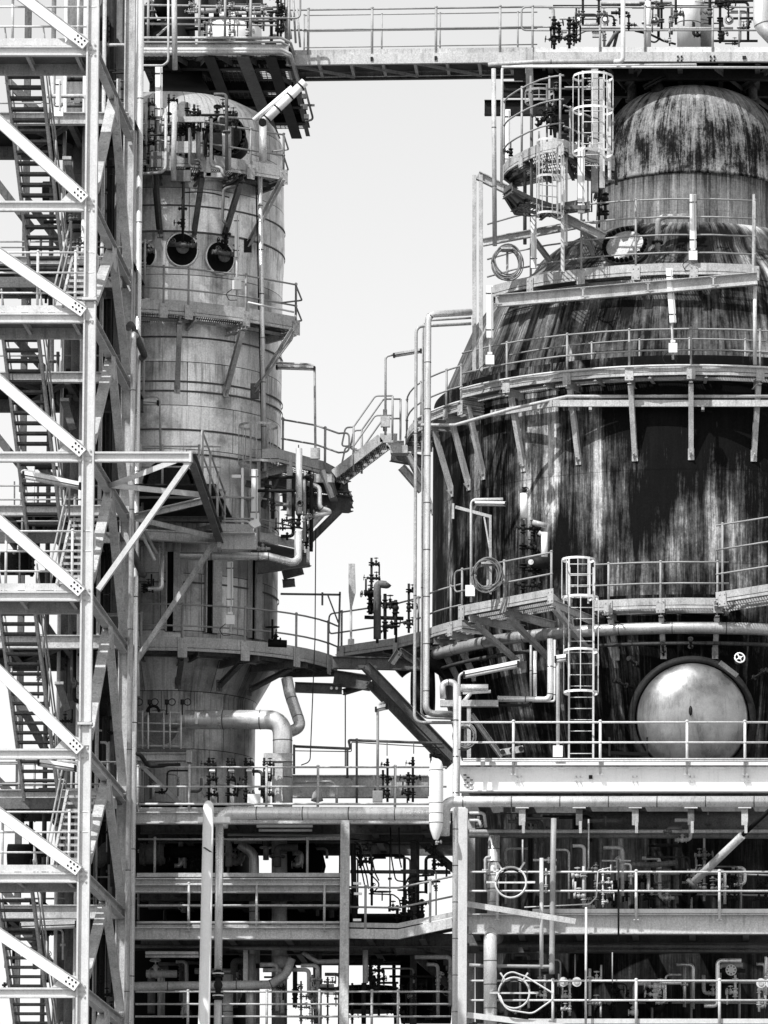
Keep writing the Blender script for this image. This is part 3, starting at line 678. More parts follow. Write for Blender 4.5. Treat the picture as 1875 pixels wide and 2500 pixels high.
# landings
fr = [0, 2, 4, 6]
nmz = ['topmost of four', 'second from top', 'third from top', 'lowest of four']
for j, k in enumerate(fr):
    z = ZL[k]+.12; x0, x1 = P(-60, 0, YF).x, XC-.05
    t = thing('stair_landing', 'steel stair landing deck with joists behind the white column, %s' % nmz[j], 'landing', 'stair landings')
    g = B(); g.hexa([(x0, YF+.1, z-.01), (x1, YF+.1, z-.01), (x1, YF+1.5, z-.01), (x0, YF+1.5, z-.01)], [(x0, YF+.1, z+.02), (x1, YF+.1, z+.02), (x1, YF+1.5, z+.02), (x0, YF+1.5, z+.02)]); g.build('deck', 'galv_dark', t)
    for x in (P(75, 0, YF+.8).x, P(195, 0, YF+.8).x, P(-20, 0, YF+.8).x):
        B().ib((x, YF+.1, z-.1), (x, YF+1.5, z-.1), .08, .16, .012).build('joist', 'galv', t)
    B().ch((x0, YF+1.55, z-.14), (x1, YF+1.55, z-.14), .1, .26, .014).build('rear_channel', 'galv', t)
    B().bar((x0, YF-.03, z+.1), (x1-.6, YF-.03, z+.1), .01, .16).build('toe_board', 'rail_light', t)
    # guard rail on the front edge
    r = thing('guardrail', ['white guard rail at the very top left in front of the stairs', 'white guard rail on the second white beam landing from the top', 'white guard rail with three rails halfway down the stair tower', 'white guard rail on the lowest stair landing at bottom left'][j], 'guard rail', 'stair landing guard rails')
    px = [[28, 180, -30], [-30, 90, 182], [17, 170], [6, 161]][j]
    rails(r, [V((x0, YF, z)), V((x1-.08, YF, z))], 1.45 if j == 1 else 1.42, 3 if j != 0 else 3, posts=px, r=.026, mat='rail_light', close=(0, 1))
    # mid landing at the rear
zmid = []
for j, k in enumerate(fr[:-1]+[6]):
    zt1 = ZL[k]+.12
    zb1 = (ZL[k+2] if k+2 < 8 else ZL[k]-6.3)+.12
    rise = .2; nl = 20; zm = zt1-nl*rise
    # left flight: climbs towards the camera
    y1 = YF+1.6; run = .25; xl0, xl1 = P(14, 200, YF+1.7).x, P(100, 200, YF+1.7).x
    t = thing('stair_flight', 'open tread steel stair flight seen from below, left run, %s' % ['topmost of four', 'second from top', 'third from top', 'lowest of four'][j], 'stairs', 'left stair flights')
    for x in (xl0, xl1):
        b = B(); b.ch((x, y1+.05, zt1-.05), (x, y1+nl*run, zm-.05), .06, .22, .012, side=(1 if x == xl0 else -1)); b.build('stringer', 'galv', t)
    for i in range(1, nl):
        b = B(); y, z = y1+i*run, zt1-i*rise; b.box(((xl0+xl1)/2, y, z), xl1-xl0-.06, .26, .012); b.box(((xl0+xl1)/2, y-.125, z-.02), xl1-xl0-.06, .012, .055); b.box(((xl0+xl1)/2, y+.125, z-.02), xl1-xl0-.06, .012, .05); b.build('tread', 'galv_dark', t)
    for x in (xl0-.03, xl1+.05):
        b = B(); p0, p1 = V((x, y1, zt1+.95)), V((x, y1+nl*run, zm+.95)); b.tube([p0, p1], .022, 0, 7); b.tube([shift(p0, -.45), shift(p1, -.45)], .018, 0, 7)
        for u in (.03, .27, .52, .77, .97): q = lerp(p0, p1, u); b.cyl(q, shift(q, -.95), .022, n=7)
        b.build('handrail', 'rail', t)
    # right flight: climbs away from the lower landing
    nr = round((zm-zb1)/rise); xr0, xr1 = P(150, 700, YF+2.5).x, P(226, 700, YF+2.5).x
    t = thing('stair_flight', 'short steel stair flight behind the white column, right run, %s' % ['topmost of four', 'second from top', 'third from top', 'lowest of four'][j], 'stairs', 'right stair flights')
    for x in (xr0, xr1):
        b = B(); b.ch((x, YF+1.6, zb1-.05), (x, YF+1.6+nr*run, zm-.05), .06, .22, .012); b.build('stringer', 'galv', t)
    for i in range(1, nr+1):
        b = B(); y, z = YF+1.6+i*run-.1, zb1+i*rise; b.box(((xr0+xr1)/2, y, z), xr1-xr0-.06, .26, .012); b.box(((xr0+xr1)/2, y-.12, z-.025), xr1-xr0-.06, .012, .06); b.build('tread', 'galv', t)
    b = B(); p0, p1 = V((xr0-.05, YF+1.6, zb1+1.0)), V((xr0-.05, YF+1.6+nr*run, zm+1.0)); b.tube([shift(p0, -1), p0, p1, shift(p1, -1)], .024, .1, 7); b.tube([shift(p0, -.5), shift(p1, -.5)], .018, 0, 7); b.build('handrail', 'rail', t)
    # rear landing
    t = thing('rear_landing', 'dark steel half landing at the back of the stair tower, %s' % ['topmost of four', 'second from top', 'third from top', 'lowest of four'][j], 'landing', 'rear half landings')
    ya, yb = y1+nl*run-.1, YR+.3; xa, xb = P(-60, 0, YR).x, XC
    B().box(((xa+xb)/2, (ya+yb)/2, zm), xb-xa, yb-ya, .03).build('deck', 'galv_dark', t)
    B().ch((xa, ya, zm-.14), (xb, ya, zm-.14), .1, .24, .014).build('edge_channel', 'galv_dark', t)
    for x in (lerp(V((xa, 0, 0)), V((xb, 0, 0)), u).x for u in (.3, .6, .85)): B().ib((x, ya, zm-.13), (x, yb, zm-.13), .08, .18, .012).build('joist', 'galv_dark', t)
    gr = bpy.data.objects.new('guardrail', None); COL.objects.link(gr); gr.parent = t
    rails(gr, [V((xa, yb, zm)), V((xb, yb, zm))], 1.1, 2, sp=1.2)
# dark process clutter between the stair tower and the column: drums, ducts, pipes
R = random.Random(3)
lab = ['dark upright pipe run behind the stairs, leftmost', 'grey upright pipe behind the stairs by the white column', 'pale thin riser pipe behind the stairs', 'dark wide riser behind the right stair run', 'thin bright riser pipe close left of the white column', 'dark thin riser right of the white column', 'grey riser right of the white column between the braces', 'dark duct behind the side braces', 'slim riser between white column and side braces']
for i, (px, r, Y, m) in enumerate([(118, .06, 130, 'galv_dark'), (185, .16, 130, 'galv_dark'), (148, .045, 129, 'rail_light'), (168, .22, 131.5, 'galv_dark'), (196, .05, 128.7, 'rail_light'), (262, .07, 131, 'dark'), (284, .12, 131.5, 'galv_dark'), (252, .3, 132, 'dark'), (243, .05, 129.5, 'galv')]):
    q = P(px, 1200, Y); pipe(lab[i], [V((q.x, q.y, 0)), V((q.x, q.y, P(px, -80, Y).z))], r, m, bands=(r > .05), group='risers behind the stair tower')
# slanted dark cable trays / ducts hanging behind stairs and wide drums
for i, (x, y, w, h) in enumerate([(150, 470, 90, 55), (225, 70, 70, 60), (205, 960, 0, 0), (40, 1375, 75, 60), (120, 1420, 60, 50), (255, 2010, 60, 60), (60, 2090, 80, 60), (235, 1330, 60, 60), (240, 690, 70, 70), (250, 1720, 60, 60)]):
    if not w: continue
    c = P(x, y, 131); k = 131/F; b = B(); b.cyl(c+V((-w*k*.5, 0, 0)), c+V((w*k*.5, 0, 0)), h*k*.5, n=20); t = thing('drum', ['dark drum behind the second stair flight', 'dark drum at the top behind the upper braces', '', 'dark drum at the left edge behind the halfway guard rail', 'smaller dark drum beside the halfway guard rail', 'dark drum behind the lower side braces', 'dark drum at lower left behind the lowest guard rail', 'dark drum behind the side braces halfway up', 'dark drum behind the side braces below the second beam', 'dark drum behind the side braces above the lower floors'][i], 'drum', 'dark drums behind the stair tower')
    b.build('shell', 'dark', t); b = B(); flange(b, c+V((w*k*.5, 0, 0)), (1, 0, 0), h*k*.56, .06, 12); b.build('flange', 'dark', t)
for i, (x, y, x1, y1, lb) in enumerate([(150, 218, 120, 290, 'tall pale narrow lamp behind the top stair flight'), (142, 200, 142, 275, ''), (178, 400, 185, 470, ''), ]):
    pass
pole_lamp('pale narrow box lamp behind the top stair flight', 143, 196, 272, 126.5, hw=.06, pole=300)
valve_tree('valve stack behind the stairs near the second landing', 172, 520, 610, 128.5, 11, .09, 'galv_dark')
valve_tree('dark valve stack on the left behind the third white diagonal', 112, 640, 740, 129.5, 12, .1, 'dark')
valve_tree('dark valves at lower left behind the bottom landing', 95, 2080, 2118, 129, 13, .1, 'dark')
valve_tree('dark small valves left of the column near the lamp at mid height', 135, 1740, 1830, 129, 14, .1, 'dark')
valve_tree('valves right of the white column beside the lower tower base', 266, 1700, 1810, 130, 15, .1, 'dark')
valve_tree('valves in the gap between braces just above bottom left corner', 245, 2380, 2480, 130, 16, .1, 'dark')
# sloped strip lamps hanging off the frame
arm_lamp('bright tilted strip lamp left of the white column at mid height', [(203, 1192), (196, 1180), (60, 1148), (52, 1152), (58, 1158)], 121.3, (58, 1160, 196, 1187), th=.16, hm='white')
arm_lamp('tilted strip lamp left of the white column above the lower stairs', [(197, 1880), (190, 1862), (140, 1855)], 121.3, (95, 1862, 184, 1876), th=.15, hm='white')
arm_lamp('grey strip lamp under the lower left rear beam', [(50, 2250), (185, 2247)], 126.2, (50, 2262, 186, 2257), th=.16, hm='galv')
# sloping grey boxed lamps behind the stairs
for i, (x, y, x1, y1) in enumerate([(164, 390, 178, 455), (145, 1672, 165, 1735), (158, 980, 178, 1050)]):
    b = B(); b.bar(P(x, y, 128.3), P(x1, y1, 128.3), .18, .12, up=(0, 1, 0)); t = thing('strip_lamp', ['slanted dark strip lamp behind the top stairs', 'slanted dark strip lamp behind the stairs above the lower tilted lamp', 'slanted dark strip lamp behind the stairs at mid height'][i], 'lamp', 'slanted lamps behind stairs'); b.build('housing', 'galv_dark', t); B().box(P(x, y-3, 128.3), .22, .16, .08).build('end_cap', 'galv', t)
# rear column group right of the side truss: H column, conduit and pipe
t = thing('pipe_support_column', 'tall slim grey steel column between the side braces and the process column', 'column')
xq = P(327, 0, 129).x
B().ib((xq, 129, 0), (xq, 129, ztp+3), .18, .2, .02, up=(1, 0, 0)).build('shaft', 'frame', t)
b = B(); [b.box((xq, 128.9, P(0, y, 129).z), .22, .1, .05) for y in (840, 1240, 1560, 2330)]; b.build('clip', 'galv', t)
q = P(345, 0, 128.6)
pipe('slender bright riser pipe beside the slim grey column', [V((q.x, q.y, 5)), V((q.x, q.y, P(345, -60, 128.6).z))], .075, 'alu', bsp=3.2)
q = P(322, 1240, 126.5)
pipe('thin riser pipe running down the lower half beside the slim column', [V((q.x, q.y, 5)), V((q.x, q.y, P(320, 815, 126.5).z)), P(345, 830, 130), P(352, 870, 131)], .065, 'alu_dull', bsp=3)
pipe('slanted dark pipe pair crossing right of the side braces', [P(313, 800, 127), P(320, 790, 127.5), P(353, 868, 128), P(330, 885, 130)], .085, 'pipe_dark', bsp=9)
pipe('dark thick riser beside the slim column at mid height', [P(308, 1560, 130), P(315, 850, 130)], .14, 'galv_dark', bsp=3)
pipe('short dark bent pipe below the first jutting frame', [P(300, 1295, 128), P(310, 1320, 128), P(345, 1395, 128.4), P(350, 1403, 130)], .09, 'pipe_dark', bsp=9)
pipe('second dark bent pipe below the first jutting frame', [P(290, 1320, 128.6), P(300, 1345, 128.6), P(330, 1400, 128.8), P(335, 1405, 131)], .09, 'pipe_dark', bsp=9)
pipe('thin light bent handrail like pipe under the jutting frame', [P(325, 1310, 129), P(350, 1312, 129), P(378, 1368, 129)], .04, 'rail_light', bands=False)
pipe('second thin light bent pipe under the jutting frame', [P(330, 1293, 129.6), P(352, 1295, 129.6), P(383, 1353, 129.6)], .04, 'rail', bands=False)
# jutting frame at the fourth level
z4 = ZL[3]; XE = P(468, 1116, YF).x; e0 = V((XE, YF, z4)); e1 = P(538, 1318, 130.5); e1.z = z4
t = thing('jutting_frame', 'triangular braced steel frame jutting right from the white column at mid height', 'steel frame')
b = B(); b.ib((XC+colw/2+.01, YF, z4), (XE+.02, YF, z4), .16, .235, .016, tf=.045); b.build('beam', 'frame', t)
b = B(); b.ib(e0+V((0, .1, 0)), e1, .18, .26, .02); b.build('receding_beam', 'galv_dark', t)
b = B(); b.ib(V((XC, YR+2.2, z4)), e1, .18, .26, .02); b.build('rear_beam', 'galv', t)
for p, q, w in [(P(462, 1128, YF+.05), P(240, 1440, YF+.05), .17)]:
    B().ch(p, q, w*.7, w, .014, up=(0, 1, 0)).build('knee_brace', 'frame', t)
p, q = P(528, 1318, 130.5), P(330, 1618, 129.6); B().ch(p, q, .12, .17, .014, up=(0, 1, 0)).build('knee_brace', 'galv', t)
p, q = V((XC+.1, YF+3.6, z4)), e0+V((-.2, .2, 0)); B().ang(p, q, .13, .014).build('plan_brace', 'frame', t)
p, q = V((XC+.1, YF+3.6, z4+.02)), lerp(e0, e1, .45); B().ang(p, q, .13, .014).build('plan_brace', 'frame', t)
p, q = lerp(e0, e1, .5), V((XC+.1, YF+7.6, z4)); B().ang(p, q, .13, .014).build('plan_brace', 'galv', t)
p, q = V((XC+.1, YF+7.6, z4)), e1; B().ang(p, q, .13, .014).build('plan_brace', 'galv', t)
B().box(P(465, 1116, YF-.01), .06, .2, .26).build('end_plate', 'frame', t)
r = thing('guardrail', 'grey guard rail along the receding edge of the jutting frame', 'guard rail')
rails(r, [lerp(e0, e1, .28)+V((.05, 0, .1)), e1+V((.1, .0, .1))], 1.1, 2, sp=2.4, close=(1, 0))
b = B(); b.box(P(580, 1322, 130.4), .95, .12, .42); b.box(P(536, 1322, 130.3), .1, .3, .36); b.bar(P(540, 1302, 130.2), P(622, 1302, 130.2), .2, .03); solo(b, 'box_girder', 'girder', 'short pale box girder ending the jutting frame at the column', 'girder')
b = B(); b.bar(P(540, 1288, 130.4), P(620, 1290, 130.4), .03, .2); b.tube([P(542, 1272, 130.1), P(605, 1273, 130.1), P(618, 1290, 130.1)], .03, .1, 7); solo(b, 'toe_plate', 'galv', 'toe plate and conduit above the short pale box girder', 'toe plate')

# dark platforms behind the stairs, one at each rear beam
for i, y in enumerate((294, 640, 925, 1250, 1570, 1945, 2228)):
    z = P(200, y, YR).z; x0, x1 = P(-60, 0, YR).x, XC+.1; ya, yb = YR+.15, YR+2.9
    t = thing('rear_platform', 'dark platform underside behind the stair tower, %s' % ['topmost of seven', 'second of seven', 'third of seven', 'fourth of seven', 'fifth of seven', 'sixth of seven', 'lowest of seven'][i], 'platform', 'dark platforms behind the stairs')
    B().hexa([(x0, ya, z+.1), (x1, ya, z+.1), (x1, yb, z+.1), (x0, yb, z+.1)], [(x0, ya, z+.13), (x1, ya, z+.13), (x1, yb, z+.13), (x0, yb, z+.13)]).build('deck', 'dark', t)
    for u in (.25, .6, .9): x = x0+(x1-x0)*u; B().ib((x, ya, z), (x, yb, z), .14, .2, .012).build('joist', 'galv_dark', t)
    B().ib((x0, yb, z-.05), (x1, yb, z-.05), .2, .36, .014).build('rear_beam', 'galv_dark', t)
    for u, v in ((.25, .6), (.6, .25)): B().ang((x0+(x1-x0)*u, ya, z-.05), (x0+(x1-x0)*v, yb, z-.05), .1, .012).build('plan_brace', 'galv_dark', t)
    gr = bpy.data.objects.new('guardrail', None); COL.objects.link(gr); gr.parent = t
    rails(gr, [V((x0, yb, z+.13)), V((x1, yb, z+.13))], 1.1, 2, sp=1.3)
pp = P(278, 1200, 132.2)
t = thing('dark_panel', 'tall dark panel added to darken the gap between side braces and process column', 'duct')
B().box((pp.x, 132.4, 24), .72, .3, 48).build('duct', 'dark', t)  # dark backing added to darken the gap behind the side braces
for k in range(26): B().box((pp.x, 132.2, 12.5+k), .8, .06, .08).build('clamp_bar', 'galv_dark', t)
pp = P(184, 1200, 132.5)
t = thing('dark_panel', 'dark panel added behind the stairs at the left of the white column', 'duct')
B().box((pp.x, 132.6, 24), .5, .3, 48).build('duct', 'galv_dark', t)  # second added backing, darkens the view behind the stairs

# column platform between the jutting frame and the column
t = thing('column_platform', 'dark platform and pale beams behind the jutting frame at the column', 'platform')
zq = P(440, 1222, 130.2).z; xa, xb = P(332, 1222, 130.2).x, P(545, 1222, 130.2).x
B().hexa([(xa, 128.2, zq), (xb, 128.2, zq), (xb, 133.3, zq), (xa, 133.3, zq)], [(xa, 128.2, zq+.04), (xb, 128.2, zq+.04), (xb, 133.3, zq+.04), (xa, 133.3, zq+.04)]).build('deck', 'dark', t)
for y, Y_, h, m_ in ((1205, 129.6, .22, 'girder'), (1268, 130.6, .12, 'galv_dark'), (1310, 132.6, .3, 'galv_dark')):
    p = P(332, y, Y_); q = P(545, y, Y_); q.z = p.z; B().ib(p, q, .16, h, .014).build('beam', m_, t)
for a, c in (((335, 1262), (470, 1235)), ((335, 1285), (530, 1330)), ((340, 1330), (540, 1280))): B().ang(P(a[0], a[1], 130.4), P(c[0], c[1], 131.6), .12, .012).build('plan_brace', 'galv_dark', t)
gr = bpy.data.objects.new('guardrail', None); COL.objects.link(gr); gr.parent = t
rails(gr, [(xa, 129.5, zq+.2), (xb, 129.5, zq+.2)], 1.05, 2, posts=[335, 395, 494], mat='galv')

clutter('the gap behind the top stairs', 100, 212, 180, 460, 128, 131, 8, 1)
clutter('the gap behind the second stairs', 60, 212, 520, 760, 128, 131, 9, 2)
clutter('the gap behind the third stairs', 100, 212, 800, 1090, 128, 131, 8, 3)
clutter('the gap behind the halfway landing', 5, 200, 1130, 1440, 128, 131, 10, 4)
clutter('the gap behind the fourth stairs', 90, 205, 1480, 1820, 128, 131, 9, 5)
clutter('the gap behind the lowest landing', 5, 195, 1860, 2120, 128, 131, 10, 6)
clutter('the bottom left corner', 5, 190, 2160, 2490, 128, 131, 10, 7)
clutter('the upper side braces', 248, 312, 60, 760, 129, 131.5, 10, 8)
clutter('the lower side braces', 230, 300, 1500, 2480, 129, 131.5, 10, 9)

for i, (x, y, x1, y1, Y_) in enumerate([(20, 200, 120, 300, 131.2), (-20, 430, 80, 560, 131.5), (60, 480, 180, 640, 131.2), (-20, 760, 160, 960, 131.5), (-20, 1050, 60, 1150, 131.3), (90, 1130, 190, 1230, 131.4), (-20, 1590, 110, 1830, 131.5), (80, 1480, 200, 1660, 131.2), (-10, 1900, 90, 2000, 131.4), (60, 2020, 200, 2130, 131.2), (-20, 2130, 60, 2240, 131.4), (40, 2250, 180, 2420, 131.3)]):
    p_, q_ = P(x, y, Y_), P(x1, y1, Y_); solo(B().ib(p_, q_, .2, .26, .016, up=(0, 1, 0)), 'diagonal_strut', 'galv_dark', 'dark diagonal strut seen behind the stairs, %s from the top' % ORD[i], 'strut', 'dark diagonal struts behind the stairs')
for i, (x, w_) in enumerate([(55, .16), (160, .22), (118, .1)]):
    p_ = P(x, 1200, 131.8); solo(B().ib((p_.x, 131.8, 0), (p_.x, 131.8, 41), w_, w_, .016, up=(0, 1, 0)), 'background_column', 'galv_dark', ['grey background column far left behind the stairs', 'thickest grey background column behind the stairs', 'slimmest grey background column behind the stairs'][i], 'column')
# ------------------------------------------------------------------ walkways round the big vessel
def vring(r1, r0, py, pxs, Yf=None):
    """arc of a ring walkway about the big vessel: r1/r0 outer and inner radius, py the row of its deck edge at the front, pxs its end columns"""
    z = zz(py, BY-r1, 1690); a0, a1 = [angpx(BX, BY, r1, z, x) if not isinstance(x, float) else x for x in pxs]
    n = max(3, int(abs(a1-a0)*r1/1.1)); return arc(BX, BY, r1, z, a0, a1, n), arc(BX, BY, r0, z, a0, a1, n), z
k90 = F/132.0
RU = 725*132.3/F*1.03
sh = (BX, BY, 7.08)
o, i, zU = vring(RU, 6.25, 905, (1128, 1990))
platform('upper ring walkway with guard rail and long slanted struts round the big vessel', o, i, toe=.17, posts=[1240, 1382, 1532, 1690, 1858], struts=[1128, 1240, 1382, 1532, 1690, 1858], shell=sh, drop=2.05, gs=.07)
z2 = zU-.33; a0 = math.pi*1.02; a1 = angpx(BX, BY, RU, z2, 1128)
o2, i2 = arc(BX, BY, RU, z2, a0, a1, 9), arc(BX, BY, 6.4, z2, a0, a1, 9)
platform('lower left section of the upper ring walkway, reached by the bridging stairs', o2, i2, toe=.17, posts=[968, 1028, 1090, 1125], struts=[985, 1045, 1090], shell=sh, drop=1.9, gs=.07, close=(1, 0))
# second, inner guard rail of upper ring against the cone
r = thing('guardrail', 'inner thin guard rail of the upper ring walkway against the cone', 'guard rail')
zi = zU; rr = 6.95; aa = angpx(BX, BY, rr, zi, 1245); ab = angpx(BX, BY, rr, zi, 1870)
rails(r, arc(BX, BY, rr, zi, aa, ab, 12), 1.02, 2, posts=[1445, 1562, 1682, 1818], r=.02)
# conduit along the toe board
zc = zU+.1
pipe('white conduit clipped along the toe board of the upper ring walkway', arc(BX, BY, RU+.06, zU+.13, a1, angpx(BX, BY, RU, zU, 1990), 14), .028, 'rail_light', bands=False, bend=0)
pipe('white conduit clipped along the lower left toe board of the upper ring', arc(BX, BY, RU+.06, z2+.13, a0+.25, a1, 8), .028, 'rail_light', bands=False, bend=0)
# horizontal angle rail and thin pipe beneath
zr = zz(985, BY-7.3, 1690)
t = thing('ring_beam', 'pale polygonal ring beam on the vessel wall beneath the upper walkway', 'beam'); b = B()
pts = [V((BX+7.35*math.cos(a), BY+7.35*math.sin(a), zr)) for a in (math.pi*1.2, math.pi*1.32, math.pi*1.48, math.pi*1.66)]
pts = [P(1200, 1010, 134.6), P(1350, 985, 133.0), P(1900, 985, 132.4)]
for p, q in zip(pts, pts[1:]): b.ch(p, q, .08, .17, .012)
b.build('beam_run', 'galv', t)
for x in (1315, 1445, 1700): b = B(); p = ppx(pts, x); b.box(p+V((0, .1, -.12)), .08, .25, .1); b.build('clip', 'galv', t)
pipe('thin pipe bending along the vessel wall below the upper walkway', [P(1010, 1038, 133), P(1110, 1038, 133.2), P(1250, 998, 133.2), P(1385, 968, 133), P(1900, 968, 132.5)], .045, 'galv', bands=False)
# lower ring walkway
o, i, zL = vring(RU, 7.1, 1475, (1450, 1780))
platform('lower ring walkway in front of the dark vessel, right of the caged ladder', o, i, toe=.17, posts=[1490, 1616, 1748], struts=[1490, 1616, 1748], shell=(BX, BY, 7.05), drop=1.15, gs=.07)
b0 = [P(1128, 1494, 133), P(1240, 1473, 132.2), P(1346, 1455, 131.3)]
zb = b0[0].z
bo = [G(1128, 1494, zb), G(1240, 1473, zb), G(1346, 1453, zb)]; bi = [p+V((.2, 1.4, 0)) for p in bo]
platform('projecting box walkway with hose coil left of the caged ladder', bo, bi, toe=.17, posts=[1130, 1232, 1344], struts=[1150, 1232, 1344], shell=(BX, BY, 7.05), drop=1.2, close=(1, 0), gs=.07)
# right ramp section rising to the picture edge
zq = zL
ro = [G(1748, 1462, zL+.05), P(1940, 1432, 131.0)]; ri = [p+V((0, 1.5, 0)) for p in ro]
platform('walkway section rising at the right picture edge with tall white rails', ro, ri, toe=.17, posts=[1765, 1900], struts=[], h=1.9, n=3, gs=.07)
# lower left part of the ring
z3 = P(1128, 1510, 134).z; a1 = angpx(BX, BY, RU, z3, 1128)
a3 = angpx(BX, BY, RU, z3, 1027)
o2, i2 = arc(BX, BY, RU, z3, a3, a1, 5), arc(BX, BY, 7.1, z3, a3, a1, 5)
platform('left curved section of the lower ring walkway behind the tall riser pipes', o2, i2, toe=.17, posts=[1035, 1100], struts=[1060, 1100], shell=(BX, BY, 7.05), drop=1.2, gs=.07)
pA = [G(822, 1603, z3-.1), G(962, 1583, z3-.1), V(o2[0])]; pA[2] = V(o2[0]); pA = [V((p.x, p.y, z3)) for p in pA]
pB = [p+V((.5, 1.8, 0)) for p in pA]; pB[2] = V(i2[0])
platform('long dark bridging walkway joining the column walkway to the vessel ring', pA, pB, toe=.18, posts=[830, 968, 1022], struts=[], gs=.07, smat='galv_dark', close=(1, 0))
t = thing('bridge_girder', 'dark grey girders and forked struts carrying the bridging walkway', 'girder')
for p, q, w, h, n_ in [(P(812, 1618, 134), P(1030, 1622, 134.5), .2, .32, 'beam'), (P(815, 1655, 135), P(905, 1668, 135), .2, .4, 'beam'), (P(892, 1625, 134), P(1108, 1850, 134.6), .2, .26, 'strut'), (P(905, 1665, 134.6), P(1100, 1868, 135), .2, .3, 'strut'), (P(955, 1620, 134), P(975, 1590, 134), .1, .2, 'strut'), (P(975, 1590, 134), P(1020, 1620, 134.3), .1, .2, 'strut'), (P(838, 1690, 135.4), P(900, 1672, 135), .1, .16, 'strut')]:
    B().ib(p, q, w, h, .016).build(n_, 'galv_dark', t)
# curved big pipe under the lower ring (dark, going round the vessel) and its support
zp = zz(1532, BY-7.55, 1690)
pipe('long curved header pipe running round the vessel under the lower ring walkway', arc(BX, BY, 7.5, zp, angpx(BX, BY, 7.5, zp, 1056), angpx(BX, BY, 7.5, zp, 1900), 26), .155, 'alu_dull', bend=0, bsp=1.4)
pipe('thin dark pipe curving below the header pipe', arc(BX, BY, 7.4, zp-.38, angpx(BX, BY, 7.4, zp-.38, 1080), angpx(BX, BY, 7.4, zp-.38, 1900), 24), .05, 'rust', bend=0, bands=False)
# dark curved duct heads left under the ring
t = thing('curved_duct', 'dark curved duct with pale ring between riser pipes and vessel skirt', 'duct')
b = B(); c = P(1030, 1700, 137); b.torus(c, 1.0, .28, (0, -1, 0), 24, 12, math.pi*.9, math.pi*1.75); b.build('bend', 'dark', t)
b = B(); b.cyl(P(1005, 1690, 137.5), P(1060, 1690, 137.5), .62, n=24); b.build('shell', 'dark', t)
# tall riser pipes at the left edge of the vessel
pipe('thick bright riser pipe bending right at top and bottom beside the vessel', [P(1150, 762, 133.2), P(1045, 768, 132.6), P(1040, 1742, 132.6), P(1102, 1744, 133)], .088, 'alu', bend=.24, bsp=1.35)
pipe('thin riser pipe left of the thick bright riser', [P(1150, 790, 133.4), P(1016, 797, 132.9), P(1012, 1764, 132.9), P(1110, 1764, 133)], .042, 'galv', bend=.22, bsp=5)
pipe('second thin riser pipe hugging the thick bright riser', [P(1150, 776, 133.6), P(1033, 783, 133.2), P(1029, 1752, 133.2), P(1105, 1755, 133.4)], .03, 'galv', bend=.2, bsp=5)
# guard rail clutter: lamps
arm_lamp('strip lamp on a tall bent arm above the bridging stairs', [(941, 1062), (941, 870), (960, 866)], 133.5, (962, 868, 1028, 857), box=(941, 1030), mat='galv', hm='galv')
arm_lamp('strip lamp on a bent arm above the left column walkway', [(770, 1100), (768, 890), (672, 886)], 133.5, (676, 897, 768, 900), box=(770, 1108), mat='galv', hm='galv')
arm_lamp('white strip lamp on a bent arm in front of the vessel wall', [(1150, 1470), (1150, 1219), (1228, 1218)], 131.5, (1157, 1230, 1235, 1231), box=(1148, 1443), mat='rail_light')
arm_lamp('white tilted strip lamp under the lower ring walkway at left', [(1118, 1860), (1121, 1645), (1270, 1613)], 130.5, (1133, 1648, 1265, 1622), mat='rail_light', th=.16, r=.035)
pole_lamp('narrow white box lamp right of the dome on a pole', 1692, 475, 606, 133.2, pole=650, hw=.085)
pole_lamp('tilted white box lamp in front of the cone on a pole', 1643, 656, 788, 131.4, pole=876, hw=.085, tilt=(-.1, 0))
pole_lamp('narrow white box lamp at the left end of the long slanted beam', 1196, 698, 825, 132, pole=905, hw=.085)
pole_lamp('narrow white box lamp left of the hose coil platform', 1303, 505, 655, 133.5, hw=.075)
pole_lamp('tall white lamp tube between the two upper ladder cages', 1419, 360, 520, 133, hw=.09)
pole_lamp('small grey lamp plate at the left of the top curved landing', 1238, 268, 388, 137, hw=.09)
# caged ladder in front of lower ring
p = P(1417, 1846, 131.0)
ladder('white caged ladder rising from the lower deck to the ring walkway', (p.x, p.y+.6, p.z), zz(1385, 131.6, 1417), w=.62, hoops=[zz(y, 131.2, 1417) for y in (1690, 1588, 1458)], R=.44)
p = P(1412, 1440, 131.6); ladder('short white ladder cage above the lower ring walkway', (p.x, p.y+.2, zz(1470, 131.6, 1412)), zz(1358, 131.6, 1412), w=.5, hoops=[zz(1455, 131.2, 1417), zz(1362, 131.2, 1412)], R=.42)
b = B(); a = P(1395, 1470, 133.2); c = P(1395, 1850, 134.2); 
# middle walkway on the cone
RM = 640*134/F; shc = (BX, BY, 4.3)
o, i, zM = vring(RM, 4.9, 660, (1190, 1842))
platform('middle walkway with grating and white toe board above the long slanted beam', o, i, toe=.2, posts=[1295, 1416, 1548, 1690, 1840], struts=[], shell=shc, n=4, h=1.9, close=(0, 0), gs=.07)
b = B(); p, q = P(1212, 735, 131.9), P(1848, 680, 131.0); b.ch(p, q, .14, .32, .016, side=-1)
t = thing('slanted_beam', 'long slightly slanted steel beam crossing in front of the vessel cone', 'beam'); b.build('beam', 'galv', t)
for x in (1216, 1398, 1573, 1752): b = B(); c = ppx([p, q], x)+V((0, -.09, 0)); b.box(c, .04, .05, .2); b.box(c+V((0, 0, .1)), .12, .05, .02); b.box(c-V((0, 0, .1)), .12, .05, .02); b.build('stiffener', 'galv', t)
b = B(); b.cyl(P(1843, 700, 131.2), P(1843, 890, 131.2), .05, n=8); b.build('post', 'rail_light', t)
